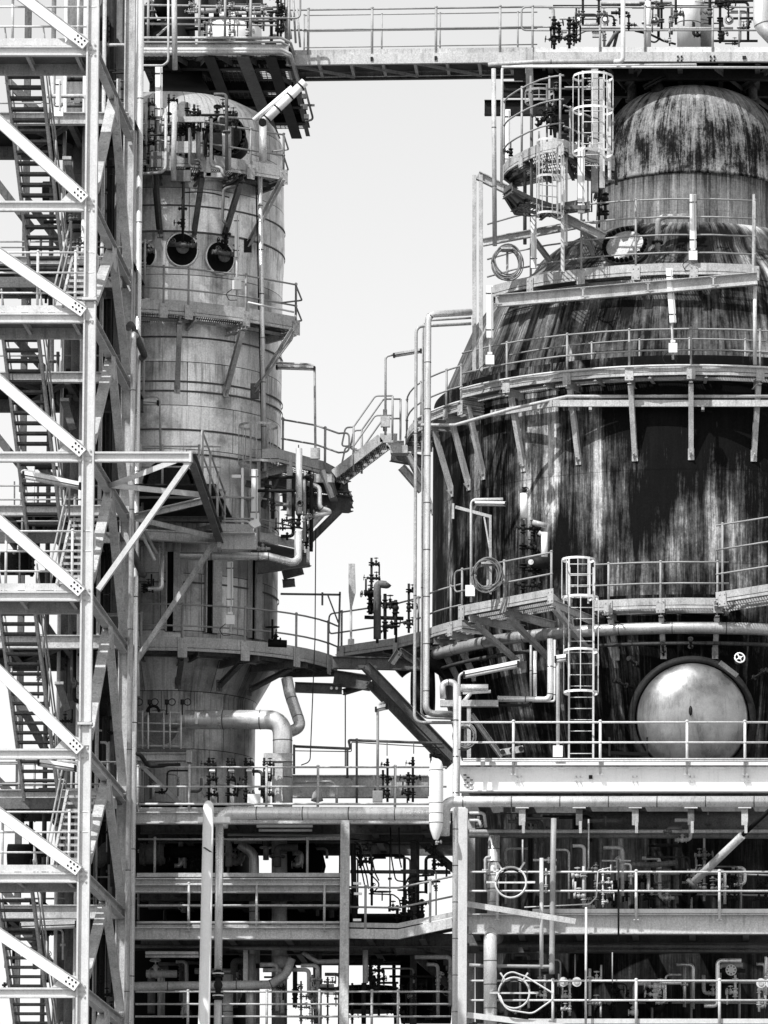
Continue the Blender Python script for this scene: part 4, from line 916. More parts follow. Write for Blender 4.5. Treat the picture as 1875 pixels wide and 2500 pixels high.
q = P(1840, 560, 131.5); b = B(); b.ch(P(1840, 475, 131.2), P(1838, 690, 131.2), .06, .12, .01, up=(0, 1, 0)); solo(b, 'channel_post', 'galv', 'upright channel post at the right end of the middle walkway', 'post')
# channel posts at the left (portal) and sloping top beam
t = thing('portal_frame', 'tall twin channel posts with a sloping channel beam left of the ladders', 'steel frame')
for x in (1158, 1174): B().ch(P(x, 428, 133.5), P(x, 905, 133.5), .1, .13, .012, up=(0, 1, 0)).build('post', 'galv', t)
B().ib(P(1166, 428, 133.5), P(1476, 580, 133.8), .18, .22, .016).build('sloping_beam', 'galv', t)
B().ib(P(1178, 592, 134.5), P(1430, 545, 134.5), .14, .2, .014).build('cross_beam', 'galv', t)
B().ib(P(1300, 580, 134.2), P(1345, 640, 135), .1, .14, .012).build('strut', 'galv', t)
B().ib(P(1418, 545, 134.2), P(1450, 620, 135), .1, .14, .012).build('strut', 'galv', t)
B().ib(P(1430, 556, 134.4), P(1478, 598, 135.4), .14, .2, .012).build('strut', 'galv', t)
pipe('pale riser pipe climbing from the top girder to the sloping beam', [P(1205, 168, 132.8), P(1208, 600, 132.8)], .06, 'galv', bsp=1.6)
pipe('thin riser with bend under the top girder by the curved landing', [P(1700, 158, 131), P(1226, 162, 132.6), P(1224, 450, 132.6)], .035, 'rail_light', bands=False, bend=.12)
pipe('long pale pipe clipped under the top girder', [P(1192, 158, 131.4), P(1310, 151, 131.3), P(1500, 150, 131.2)], .055, 'galv', bsp=2)
pipe('thin pipe running along the top recess above the dome', [P(1225, 163, 131.1), P(1900, 165, 130.9)], .03, 'rail_light', bands=False)
pipe('long upright pipe crossing the top guard rail near the ladders', [P(1521, -40, 130.8), P(1521, 150, 130.8), P(1500, 151, 130.9)], .06, 'rail_light', bands=False)
# curved top landing
zA = P(1345, 392, 134.5).z
ao = [G(*q, zA) for q in ((1230, 420), (1240, 408), (1262, 394), (1290, 380), (1320, 368), (1350, 361), (1376, 358))]
ai = [G(*q, zA) for q in ((1262, 445), (1272, 444), (1290, 440), (1310, 436), (1340, 432), (1375, 428), (1440, 420))]
platform('curved grating landing with four arched rails near the top ladders', ao, ai, toe=.2, posts=[1228, 1274, 1368], n=3, h=1.9, struts=[], gs=.07, smat='galv_dark')
ao = [G(*q, zA) for q in ((1376, 358), (1440, 385), (1500, 398))]; ai = [G(*q, zA) for q in ((1400, 425), (1450, 432), (1505, 436))]
platform('small right wing of the curved landing beside the dome', ao, ai, toe=.2, posts=[1392, 1488], n=2, h=1.1, struts=[], gs=.07, smat='galv_dark')
zB_ = P(1300, 530, 134.2).z
bo = [G(*q, zB_) for q in ((1230, 470), (1258, 515), (1320, 522), (1420, 505))]; bi = [G(*q, zB_) for q in ((1250, 455), (1300, 480), (1360, 500), (1440, 500))]
platform('small dark triangular grating landing below the curved one', bo, bi, toe=.2, rail=False, struts=[], gs=.09, smat='galv_dark', mat='galv_dark')
p = P(1448, 418, 133.0); ladder('tall caged ladder with three white hoops beside the dome', p, zz(182, 133, 1448), w=.55, hoops=[zz(y, 132.6, 1440) for y in (372, 268, 186)], R=.52, ext=.1, mat='rail_light')
p = P(1338, 520, 132.5); ladder('lower caged ladder with two white hoops in front of the curved landing', p, zz(350, 132.5, 1330), w=.5, hoops=[zz(y, 132, 1330) for y in (520, 430, 342)], R=.36, ext=.3, side=(1, .35, 0), out=(.2, -1, 0), mat='galv', hm='rail_light')
p = P(1360, 560, 133.2); 
for px, y0, y1, Y, r_, lb in [(1374, 350, 665, 133.3, .05, 'pale upright channel post between the two ladder cages'), (1383, 380, 600, 133.5, .03, 'thin upright post right of the lower ladder cage'), (1488, 195, 440, 133.4, .04, 'pale upright post right of the tall caged ladder'), (1470, 190, 460, 134.2, .07, 'dark upright post behind the tall caged ladder'), (1452, 170, 470, 134.6, .09, 'grey upright column behind the tall caged ladder')]:
    solo(B().bar(P(px, y0, Y), P(px, y1, Y), r_*2, r_*2, up=(0, 1, 0)), 'post', 'galv' if r_ > .06 else 'rail_light', lb, 'post')
b = None
for k, (x, y0, y1, s_) in enumerate([(1345, 262, 330, .1), (1400, 300, 380, .1), (1478, 470, 540, .13), (1432, 300, 370, .09)]):
    valve_tree(['dark valve cluster seen against the sky by the curved landing', 'dark valves inside the tall ladder cage', 'dark valves beside the bolted manhole', 'dark valve stack right of the valve cluster against the sky'][k], x, y0, y1, 133.8, 20+k, s_, 'dark', w=.35, side=-1)
# valves strung on a diagonal pipe
t = thing('valve_assembly', 'diagonal dark pipe with round valves against the white sky', 'valves'); b = B(); p, q = P(1335, 292, 134), P(1430, 345, 134); b.cyl(p, q, .035, n=7); b.build('stand_pipe', 'dark', t)
for u in (.05, .3, .5, .75): b = B(); valve(b, lerp(p, q, u), q-p, V((-.3, -.2, 1)), .13); b.build('valve', 'dark', t)
p, q = P(1318, 300, 134), P(1350, 266, 134); 
for u in (.0, .5, 1): b = B(); valve(b, lerp(p, q, u), q-p, V((-.5, -.3, .6)), .12); b.build('valve', 'dark', t)
t = thing('valve_assembly', 'small dark valve at the left tip of the curved landing', 'valves'); b = B(); p = P(1247, 372, 135); b.cyl(P(1247, 345, 135), p, .02, n=6); valve(b, p, (0, 0, 1), (-.6, -.4, 0), .1); b.build('valve', 'dark', t)
hose('grey hose coil hung on the rail beside the twin channel posts', P(1238, 640, 132.6), .42, 9, seed=4)
hose('grey hose coil on the projecting walkway in front of the vessel', P(1190, 1405, 131.6), .38, 9, seed=5)
hose('bundle of hose hung on the rail above the lower deck corner', P(1135, 1795, 130.2), .28, 10, seed=6)
# steam lance / valve stack on the projecting walkway
valve_tree('tall dark valve stack with white insulated pipe on the projecting walkway', 1277, 1270, 1455, 132.2, 31, .13, 'dark', w=.45)
valve_tree('dark valve branch beside the tall stack on the projecting walkway', 1305, 1285, 1420, 132.3, 32, .12, 'dark', w=.35)
t = thing('insulated_pipe', 'white insulated upright pipe stub topping the valve stack', 'pipe'); B().cyl(P(1279, 1265, 132), P(1279, 1205, 132), .1, n=14).build('jacket', 'white', t); b = B(); valve(b, P(1280, 1198, 132), (0, 0, 1), (.3, -1, 0), .09); b.build('valve', 'dark', t)
t = thing('insulated_pipe', 'short white insulated pipe right of the valve stack', 'pipe'); B().cyl(P(1329, 1370, 132), P(1329, 1300, 132), .085, n=14).build('jacket', 'white', t); b = B(); flange(b, P(1329, 1375, 132), (0, 0, 1), .14, .05, 6); b.build('flange', 'dark', t)
b = B(); b.cyl(P(1300, 1275, 132), P(1335, 1284, 132), .07, n=10); b.cyl(P(1315, 1300, 132), P(1332, 1310, 132), .06, n=8); solo(b, 'insulated_elbow', 'galv', 'short grey insulated elbow joining the two white pipe stubs', 'pipe')
t = thing('steam_trap', 'round dark drum valve with pale dial on the projecting walkway', 'valves'); b = B(); b.cyl(P(1296, 1372, 131.9), P(1340, 1375, 132), .16, n=16); b.build('body', 'dark', t); B().cyl(P(1296, 1372, 131.85), P(1296, 1372, 131.75), .07, n=12).build('dial', 'white', t)
# wall bracket at left of vessel
t = thing('davit_bracket', 'grey steel davit bracket fixed to the left of the vessel wall', 'bracket')
B().ch(P(1112, 1238, 132.4), P(1200, 1262, 132.4), .06, .08, .01).build('arm', 'galv', t); B().ch(P(1197, 1258, 132.4), P(1198, 1450, 132.4), .06, .1, .01).build('post', 'galv', t); B().ch(P(1182, 1262, 132.4), P(1197, 1350, 132.4), .04, .06, .01).build('strut', 'galv', t); B().box(P(1106, 1248, 132.4), .06, .06, .4).build('hook_plate', 'galv', t)
# right edge clad pipe at very top
pipe('fat white clad pipe bending at the top right corner', [P(1858, -60, 130), P(1858, 62, 130), P(1900, 105, 130)], .20, 'alu', bend=.35, bsp=.8, n=20)
D0 = 137.6; ZTOP = P(1600, 140, D0).z
def PT(x, y, Y): return P(x, y, Y+D0-131)
# ------------------------------------------------------------------ top girder, bridge and top decks
t = thing('top_bridge', 'long steel bridge girder with a darker soffit spanning between the two towers', 'bridge')
p, q = G(700, 148, ZTOP), G(1325, 140, ZTOP); b = B(); b.ch(p, q, .12, .27, .014); b.build('near_girder', 'girder', t)
b = B(); b.bar(shift(p, .2), shift(q, .2), .012, .17); b.build('toe_board', 'galv', t)
b = B(); b.ch(p+V((0, 1.5, -.0)), q+V((0, 1.5, -.0)), .12, .3, .014, side=-1); b.build('far_girder', 'galv_dark', t)
b = B(); b.hexa([p+V((0, .06, .08)), q+V((0, .06, .08)), q+V((0, 1.45, .08)), p+V((0, 1.45, .08))], [p+V((0, .06, .1)), q+V((0, .06, .1)), q+V((0, 1.45, .1)), p+V((0, 1.45, .1))]); b.build('deck', 'galv_dark', t)
for i in range(9):
    u = i/8; B().ib(lerp(p, q, u)+V((0, .07, -.02)), lerp(p, q, u)+V((0, 1.45, -.02)), .08, .14, .01).build('cross_beam', 'galv', t)
for i in range(4): B().ang(lerp(p, q, i/4)+V((0, .1, -.1)), lerp(p, q, (i+1)/4)+V((0, 1.4, -.1)), .08, .01).build('plan_brace', 'galv', t)
for x in (905, 1073): B().box(ppx([p, q], x)+V((0, -.08, -.0)), .07, .03, .1).build('bolt_plate', 'dark', t)
r = thing('guardrail', 'near guard rail of the high bridge with looped ends against the sky', 'guard rail'); rails(r, [shift(p, .28), shift(q, .28)], 1.12, 2, posts=[737, 905, 1074, 1242], r=.028, close=(1, 1), base=.35, foot=.14)
r = thing('guardrail', 'far thinner guard rail of the high bridge with three rails', 'guard rail'); rails(r, [shift(p, .22)+V((.35, 1.45, .1)), shift(q, .22)+V((-.2, 1.45, .1))], 1.35, 3, posts=[748, 914, 1081, 1246], r=.018)
# right top deck
t = thing('top_deck_girder', 'long steel girder of the top right deck above the dome', 'girder')
zt_ = ZTOP; xa, xb = PT(1300, 140, 131).x, PT(1960, 140, 131).x
B().ch((xa, D0, zt_), (xb, D0, zt_), .14, .26, .014).build('girder', 'girder', t)
B().bar((xa, D0, zt_+.2), (xb, D0, zt_+.2), .012, .17).build('toe_board', 'rail_light', t)
b = B(); b.hexa([(xa, D0+.06, zt_+.08), (xb, D0+.06, zt_+.08), (xb, D0+2.6, zt_+.08), (xa, D0+2.6, zt_+.08)], [(xa, D0+.06, zt_+.1), (xb, D0+.06, zt_+.1), (xb, D0+2.6, zt_+.1), (xa, D0+2.6, zt_+.1)]); b.build('deck', 'dark', t)
for yy, x0 in ((D0+1.0, xa-.3), (D0+2.7, xa-.9), (D0+4.6, xa-1.5)): B().ib((x0, yy, zt_-.15), (xb, yy, zt_-.15), .2, .42, .016).build('beam', 'dark', t)
for px in (1342, 1437, 1540, 1660, 1760, 1850): x = PT(px, 150, 131).x; B().ib((x, D0+.1, zt_-.05), (x, D0+5, zt_-.05), .14, .26, .014).build('cross_beam', 'galv_dark', t)
for u, v in ((1480, 1560), (1740, 1880), (1350, 1440)): x0, x1 = PT(u, 150, 131).x, PT(v, 150, 131).x; B().ang((x0, D0+.4, zt_-.2), (x1, D0+4.6, zt_-.2), .12, .012).build('plan_brace', 'galv_dark', t); B().ang((x1, D0+.4, zt_-.2), (x0, D0+4.6, zt_-.2), .12, .012).build('plan_brace', 'galv_dark', t)
for px, py in ((1655, 138), (1664, 138), (1735, 138), (1744, 138), (1655, 148), (1664, 148), (1735, 148), (1744, 148), (1817, 140)): 
    c = PT(px, py, 130.9); B().box(c, .05 if px != 1817 else .1, .03, .05 if px != 1817 else .08).build('bolt_plate', 'dark', t)
r = thing('guardrail', 'white guard rail of the top right deck above the dome', 'guard rail'); rails(r, [(xa, D0-.02, zt_+.1), (xb, D0-.02, zt_+.1)], 1.28, 2, posts=[1308, 1445, 1582, 1716, 1890], r=.026, close=(1, 0), base=.15, foot=.12, mat='rail')
# posts hanging from the deck to the dome
for i, px in enumerate((1543, 1838)):
    t = thing('hanger_post', ['short dark post carrying the top deck left of the nozzle', 'short dark post carrying the top deck at the right edge'][i], 'post'); B().bar(PT(px, 172, 133.4), PT(px, 205, 133.4), .26, .26, up=(0, 1, 0)).build('head', 'rust', t); B().cyl(PT(px, 205, 133.4), PT(px, 255, 133.6), .13, n=10).build('shaft', 'galv_dark', t); B().bar(PT(px-16, 246, 133.3), PT(px+16, 246, 133.3), .3, .03).build('flange', 'galv_dark', t)
# small cabinet hanging under the bridge end
t = thing('hanging_box', 'dark box and bracket hanging under the right end of the bridge', 'box'); B().box(PT(1272, 172, 131.4), .38, .3, .5).build('box', 'dark', t); B().box(PT(1292, 150, 131), .2, .2, .7).build('bracket', 'galv', t); B().bar(PT(1292, 160, 130.9), PT(1294, 222, 130.9), .2, .12, up=(0, 1, 0)).build('hanger', 'galv_dark', t)

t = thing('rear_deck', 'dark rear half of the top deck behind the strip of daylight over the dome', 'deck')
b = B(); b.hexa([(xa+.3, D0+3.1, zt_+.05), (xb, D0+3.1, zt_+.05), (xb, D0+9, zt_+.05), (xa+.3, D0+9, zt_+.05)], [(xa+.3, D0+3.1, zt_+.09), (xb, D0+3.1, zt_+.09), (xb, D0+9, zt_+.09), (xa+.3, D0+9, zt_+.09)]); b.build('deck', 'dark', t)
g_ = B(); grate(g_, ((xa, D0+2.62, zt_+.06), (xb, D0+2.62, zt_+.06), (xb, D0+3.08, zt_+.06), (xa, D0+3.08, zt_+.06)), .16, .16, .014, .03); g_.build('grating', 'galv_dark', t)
# upside down little cage behind: hooped ladder end
p = P(1318, 245, 136); ladder('short hooped ladder end hanging behind the curved landing', p, zz(185, 136, 1318), w=.5, hoops=[zz(y, 136, 1318) for y in (258, 232)], R=.38, mat='rail', hm='rail')
# equipment on the top right deck
pipe('wide clad stack with peeling patches rising above the dome', [PT(1700, 132, 136), PT(1700, -90, 136)], .46, 'alu_dull', bend=0, bsp=.9, n=28)
pipe('white clad half of the wide stack above the dome', [PT(1682, 132, 135.6), PT(1682, -90, 135.6)], .33, 'white', bend=0, bsp=.9, n=28)
pipe('slim white patched riser on the top right deck', [PT(1582, 125, 132.5), PT(1582, -60, 132.5)], .085, 'white', bsp=.9)
for k, (x, y0, y1, s_, m_) in enumerate([(1353, 40, 120, .11, 'dark'), (1390, 42, 118, .11, 'dark'), (1365, 60, 105, .09, 'black'), (1401, 58, 103, .09, 'black'), (1423, -30, 60, .1, 'galv_dark'), (1462, -30, 60, .1, 'galv_dark'), (1615, -30, 70, .1, 'galv_dark'), (1650, -30, 60, .1, 'galv_dark'), (1733, -40, 60, .12, 'galv_dark'), (1758, -40, 105, .11, 'dark'), (1535, 30, 75, .07, 'dark'), (1635, 40, 112, .06, 'galv')]):
    valve_tree(['dark upright post with fittings at the left of the top right deck', 'second dark upright post with fittings on the top right deck', 'black valve string on the first upright post', 'black valve string on the second upright post', 'valve stack above the left twin gauge plate', 'valve stack above the right twin gauge plate', 'valve stack left of the wide clad stack', 'tangled valve stack just left of the wide clad stack', 'tangled valve stack right of the wide clad stack', 'dark tall valve stack right of the wide clad stack', 'tiny hand valve standing on the top right deck', 'thin grey instrument post left of the wide stack'][k], x, y0, y1, 132.2, 40+k, s_, m_, w=.3, side=1 if k % 2 else -1)
for k, (x, y) in enumerate([(1411, 47), (1477, 47), (1598, 50), (1780, 48)]):
    t = thing('gauge', ['round gauge on the left twin plate of the top deck', 'round gauge on the right twin plate of the top deck', 'round gauge left of the wide clad stack', 'round gauge at the top right near the corner pipe'][k], 'gauge', 'gauges on the top right deck'); c = PT(x, y, 132)
    B().cyl(c, c+V((0, .05, 0)), .13, n=16).build('plate', 'galv', t); B().cyl(c-V((0, .03, 0)), c, .075, n=16).build('dial', 'white', t); B().torus(c-V((0, .03, 0)), .075, .012, (0, 1, 0), 16, 5).build('bezel', 'dark', t)
t = thing('handwheel_valve', 'black handwheel valve at the top right corner of the deck', 'valves'); b = B(); wheel(b, PT(1781, 10, 131.8), (0, -1, .1), .17, .02); b.cyl(PT(1745, 5, 132), PT(1781, 8, 132), .08, n=8); b.build('valve', 'black', t)
for k, pts in enumerate([[(1360, 98), (1420, 68), (1540, 68), (1600, 70), (1790, 70)], [(1420, 62), (1425, 60), (1463, 60)], [(1400, 112), (1408, 85), (1430, 75), (1480, 72)], [(1480, 120), (1500, 85), (1520, 70), (1555, 62)], [(1498, 118), (1510, 70), (1545, 60), (1570, 75)], [(1550, 75), (1590, 85), (1620, 100), (1650, 108)], [(1790, 45), (1850, 44)], [(1740, 100), (1850, 100)], [(1780, 2), (1850, 2)], [(1350, 14), (1560, 14), (1575, 9), (1600, 9), (1620, 14), (1790, 16)], [(1570, 70), (1582, 98), (1600, 105), (1612, 92)]]):
    pipe(['thin grey pipe run along the back of the top right deck', 'grey header joining the two gauge plates', 'thin bent tube left on the top right deck', 'thick dark hose arching on the top right deck', 'second dark hose arching on the top right deck', 'dark hose drooping beside the slim white riser', 'short dark pipe ending at the corner pipe', 'low dark pipe ending at the corner pipe', 'high dark pipe by the black handwheel', 'upper thin pipe with a step across the top right deck', 'small dark loop of hose by the slim white riser'][k], [PT(x, y, 132.4+.1*k) for x, y in pts], [.045, .05, .03, .05, .045, .03, .035, .035, .03, .025, .025][k], ['galv', 'galv', 'galv', 'galv_dark', 'galv_dark', 'dark', 'dark', 'dark', 'dark', 'dark', 'dark'][k], bands=False, bend=.15)
b = B(); b.box(PT(1457, 84, 131.6), .24, .12, .16); b.bar(PT(1445, 78, 131.6), PT(1470, 78, 131.6), .2, .02); solo(b, 'junction_box', 'galv', 'pale junction box on the rail of the top right deck', 'box')

clutter('the tangle beside the dome ladders', 1240, 1490, 200, 600, 134, 136, 12, 41, ('galv', 'galv_dark', 'dark'), (.02, .05))
clutter('the top right deck', 1340, 1640, 0, 118, 139.2, 141, 12, 42, ('galv', 'galv_dark', 'dark'), (.02, .045))
clutter('the top right deck near the corner', 1690, 1860, 0, 118, 139.2, 141, 10, 43, ('galv', 'galv_dark', 'dark'), (.02, .045))
# ------------------------------------------------------------------ platforms of the left column
shl = (LX, LY, 2.92)
def apx(px, z, r): return angpx(LX, LY, r, z, px)
# T1 upper polygonal platform
z1 = P(497, 400, 132).z
o = [G(338, 392, z1), G(497, 400, z1), G(692, 430, z1)]; i = [G(338, 450, z1), G(470, 455, z1), G(597, 466, z1)]
platform('upper polygonal platform on the column in front of the round nozzle', o, i, toe=.27, jd=.2, posts=[388, 424, 493, 604, 690], struts=[380, 497, 590], shell=shl, drop=1.55, gs=.06, smat='galv_dark')
p = o[2]; q = V((p.x+.0, p.y+1.5, p.z))
r = thing('guardrail', 'short hooked guard rail end at the right of the upper polygonal platform', 'guard rail'); rails(r, [p, q, q+V((-.7, .3, 0))], 1.1, 2, posts=[692], r=.024)
B_ = B(); B_.ib(o[2], i[2], .14, .2, .012); solo(B_, 'edge_beam', 'galv', 'dark edge beam closing the right side of the upper polygonal platform', 'beam')
t = thing('strut', 'long slanted strut under the right corner of the upper platform', 'strut', 'slanted struts of the column platforms'); a = P(690, 436, 132.6); c = P(605, 600, 133.4); B().ch(a, c, .1, .13, .012).build('strut', 'galv', t); B().box(c, .2, .1, .34).build('pad', 'dark', t)
# T2 platform at three-port level
z2 = P(460, 760, 132).z
o = [G(338, 752, z2), G(460, 760, z2), G(600, 776, z2), G(722, 798, z2)]; i = [G(338, 800, z2), G(450, 806, z2), G(560, 815, z2), G(615, 828, z2)]
platform('middle polygonal platform on the column under the three dark ports', o, i, toe=.27, jd=.2, posts=[398, 458, 604, 720], struts=[440, 600], shell=shl, drop=1.75, gs=.06, h=1.12)
p = o[3]; q = V((p.x+.02, p.y+1.7, p.z)); r = thing('guardrail', 'guard rail loop closing the right end of the middle column platform', 'guard rail'); rails(r, [p, q, q+V((-.8, .4, 0))], 1.1, 2, posts=[722], r=.024)
solo(B().ib(o[3], i[3], .14, .22, .012), 'edge_beam', 'galv', 'edge beam closing the right side of the middle column platform', 'beam')
t = thing('strut', 'long slanted strut under the right corner of the middle platform', 'strut', 'slanted struts of the column platforms'); a = P(716, 805, 132.6); c = P(622, 955, 133.3); B().ch(a, c, .1, .13, .012).build('strut', 'galv', t); B().box(c, .22, .1, .4).build('pad', 'galv_dark', t)
B().tube([P(722, 770, 132.5), P(727, 795, 132.4), P(712, 830, 132.4), P(625, 945, 132.9)], .02, .1, 6).build('conduit', 'galv', t)
pipe('white conduit along the toe board of the middle column platform', [P(605, 738, 131.6), P(718, 762, 132)], .026, 'rail_light', bands=False)
# T4 curved lower platform
R4 = 3.95; z4_ = P(420, 1578, 136-R4).z
a0, a1 = apx(330, z4_, R4), math.pi*2-.12
o, i = arc(LX, LY, R4, z4_, a0, a1, 12), arc(LX, LY, 2.95, z4_, a0, a1, 12)
R4b = 4.75
o = [V((LX+(R4+.55*max(0, (k-4)/8))*math.cos(a0+(a1-a0)*k/12), LY+(R4+.55*max(0, (k-4)/8))*math.sin(a0+(a1-a0)*k/12), z4_)) for k in range(13)]
platform('curved lower walkway on the column with guard rail above the big bent duct', o, i, toe=.26, jd=.2, posts=[446, 596, 723, 800], struts=[446, 596, 723], shell=(LX, LY, 2.7), drop=.75, gs=.06, smat='galv_dark', plate=(.24, .5))
t = thing('bridge_support', 'dark deep beam with two bolt holes under the right end of the curved walkway', 'beam'); B().ib(P(720, 1678, 135), P(835, 1682, 135), .2, .26, .016).build('beam', 'galv_dark', t); b = B(); b.cyl(P(809, 1680, 134.95), P(809, 1680, 134.85), .04, n=8); b.build('bolt_hole', 'white', t); b = B(); b.cyl(P(822, 1680, 134.95), P(822, 1680, 134.85), .04, n=8); b.build('bolt_hole', 'white', t)
# T3 elevated platform right of the column with bridging stairs
z3_ = P(760, 1150, 134.5).z
o = [G(640, 1118, z3_), G(680, 1118, z3_), G(790, 1148, z3_), G(832, 1170, z3_)]; i = [G(640, 1160, z3_), G(690, 1180, z3_), G(780, 1205, z3_), G(860, 1220, z3_)]
platform('dark platform right of the column where the bridging stairs start', o, i, toe=.24, posts=[793], rail=False, struts=[], gs=.07, smat='galv_dark', jd=.2)
b = B(); zc = z3_
pl = [P(640, 1172, 135.2), P(700, 1188, 135.6), P(862, 1180, 136.6), P(856, 1250, 136.6), P(772, 1238, 135.6), P(640, 1200, 135.2)]
t = thing('platform_soffit', 'dark box soffit and gussets under the platform where the bridging stairs start', 'girder')
B().ib(P(690, 1225, 135.5), P(856, 1232, 136.5), .3, .42, .016).build('beam', 'galv_dark', t)
B().ib(P(660, 1180, 134.6), P(850, 1190, 136.2), .3, .3, .016).build('beam', 'galv_dark', t)
B().ib(P(800, 1165, 134.2), P(815, 1215, 136), .2, .2, .016).build('beam', 'galv', t)
B().box(P(775, 1168, 134.1), .9, .1, .22).build('edge_channel', 'galv', t)
B().ib(P(730, 1345, 135), P(830, 1245, 135.3), .14, .2, .014).build('strut', 'galv_dark', t)
B().ib(P(735, 1310, 134.6), P(800, 1240, 135), .12, .16, .014).build('strut', 'galv', t)
B().ch(P(786, 1148, 134), P(810, 1215, 134.2), .1, .12, .012).build('hanger', 'galv', t)
# rails of T3
r = thing('guardrail', 'guard rail curving from the column to the looped end by the stairs', 'guard rail'); rails(r, [P(690, 1118, 134.6), P(770, 1132, 134.2), P(826, 1152, 134)], 1.02, 2, posts=[690, 793], r=.026, close=(0, 1))
# bridging stairs
t = thing('bridging_stairs', 'short grating stairs climbing right from the column platform to the vessel ring', 'stairs')
p0, p1, p2 = P(815, 1158, 134), P(930, 1070, 134), P(968, 1082, 134); off = V((0, .75, 0))
for k, o_ in ((0, V((0, 0, 0))), (1, V((.12, .9, .0)))):
    b = B(); b.ch(p0+o_, p1+o_, .08, .24, .014, side=1-2*k); b.ch(p1+o_+V((-.02, 0, -.0)), P(970, 1070, 134)+o_, .08, .24, .014, side=1-2*k); b.build('stringer', 'galv', t)
for k in range(8):
    c = lerp(p0, p1, (k+.5)/8)+V((.06, .45, -.06)); b = B(); grate(b, (c+V((-.13, -.42, 0)), c+V((.13, -.42, 0)), c+V((.13, .42, 0)), c+V((-.13, .42, 0))), .045, .12, .012, .03); b.bar(c+V((-.13, -.42, -.03)), c+V((-.13, .42, -.03)), .01, .06); b.build('tread', 'galv_dark', t)
for k, o_ in ((0, V((0, -.02, 0))), (1, V((.15, .95, .12)))):
    b = B(); q0, q1 = p0+o_+V((0.5, 0, .22)), p1+o_+V((-.15, 0, .1)); q2 = q1+V((.45, 0, .0))
    for h_ in (1.02, .5): b.tube([shift(q0, h_-.5)+V((-.12, 0, 0)), shift(q0, h_-.45)+V((-.3, 0, -.05)), shift(q0, h_)+V((-.2, 0, 0)), shift(q0, h_), shift(q1, h_), shift(q2, h_)], .024, .14, 7, 4)
    b.build('handrail', 'rail', t)
    for q in (lerp(q0, q1, .02), q2): pb = B(); pb.cyl(shift(q, -.15), shift(q, 1.02), .03, n=7); pb.build('post', 'rail', t)
t = thing('bridge_landing', 'dark box bracket under the top of the bridging stairs', 'bracket'); B().box(P(975, 1100, 134), .45, .4, .2).build('plate', 'galv', t); B().ib(P(955, 1112, 134.6), P(1040, 1128, 135), .2, .3, .016).build('beam', 'galv_dark', t); B().ib(P(980, 1140, 134.4), P(1030, 1198, 134.6), .14, .2, .014).build('strut', 'galv', t); B().ib(P(995, 1110, 134.4), P(1032, 1180, 134.6), .12, .16, .014).build('strut', 'galv', t); B().bar(P(940, 1000, 133.6), P(940, 1052, 133.6), .1, .1, up=(0, 1, 0)).build('stub_post', 'galv_dark', t)
# ladder cage and square tubs right of the column
p = P(632, 1165, 133.2); ladder('grey caged ladder on the right flank of the column', p, zz(1040, 133, 632), w=.44, hoops=[zz(y, 132.7, 632) for y in (1128, 1037)], R=.5, mat='galv', hm='galv', ext=.2)
t = thing('lower_side_frame', 'pale toe beams and posts of the small platform low on the column right flank', 'platform')
z5 = P(640, 1322, 132.6).z; o = [G(632, 1318, z5), G(755, 1345, z5)]; i = [G(560, 1355, z5), G(640, 1395, z5)]
b = B(); b.bar(shift(o[0], .1), shift(o[1], .1), .02, .22); b.build('toe_board', 'galv', t)
b = B(); b.hexa([shift(x, -.06) for x in (o[0], o[1], G(755, 1368, z5), G(600, 1358, z5))], [shift(x, -.03) for x in (o[0], o[1], G(755, 1368, z5), G(600, 1358, z5))]); b.build('deck', 'galv_dark', t)
B().ib(P(628, 1385, 133.5), P(755, 1368, 134), .2, .34, .016).build('end_beam', 'galv_dark', t); B().box(P(752, 1352, 132.8), .06, .3, .5).build('end_plate', 'galv', t)
gr = bpy.data.objects.new('guardrail', None); COL.objects.link(gr); gr.parent = t
rails(gr, [shift(P(543, 1318, 131), 0), o[0], o[1]], 1.1, 2, posts=[543, 632, 752], r=.024)
for x, y0, y1, w_ in ((632, 1130, 1345, .09), (707, 1112, 1260, .14), (745, 1150, 1350, .05), (660, 1175, 1300, .06)):
    B().bar(P(x, y0, 133.2), P(x, y1, 133.2), w_, w_, up=(0, 1, 0)).build('post', 'galv', t)
B().ch(P(680, 1152, 133.6), P(640, 1240, 133.8), .1, .16, .012).build('diagonal', 'galv_dark', t)
B().ib(P(636, 1160, 133.4), P(705, 1140, 133.4), .12, .2, .014).build('beam', 'galv', t); B().ib(P(600, 1180, 133.8), P(705, 1200, 133.8), .12, .16, .014).build('beam', 'galv_dark', t)
for k, (x, y, x1, y1) in enumerate([(690, 1405, 740, 1392), (690, 1425, 720, 1422)]):
    solo(B().ib(P(x, y, 134.6), P(x1, y1, 134.6), .16, .2, .014), 'bracket_stub', 'galv_dark', ['upper short bracket stub on the right flank of the column below the small platform', 'lower short bracket stub on the right flank of the column'][k], 'bracket', 'bracket stubs on the column')
pole_lamp('white box lamp standing right of the column beside the cage', 622, 1146, 1270, 132.2, pole=1290, hw=.085)
pole_lamp('narrow white box lamp rising between the ribs low on the column', 562, 1372, 1480, 131.8, pole=1540, hw=.07)
pole_lamp('slim white box lamp on a pole right of the three ports', 578, 525, 628, 132.2, pole=722, hw=.05)
pole_lamp('pale box lamp at the top left beside the column head', 388, 162, 285, 131.5, hw=.09)
pole_lamp('pale box lamp plate behind the upper guard rail of the column', 468, 290, 375, 131.6, hw=.07)
t = thing('lamp_plate', 'bright narrow lamp strip with clamp left of the small side platform', 'lamp'); B().bar(P(592, 1143, 131.8), P(592, 1300, 131.8), .06, .05, up=(0, 1, 0)).build('strip', 'white', t); B().box(P(578, 1163, 131.8), .26, .05, .08).build('clamp', 'white', t)
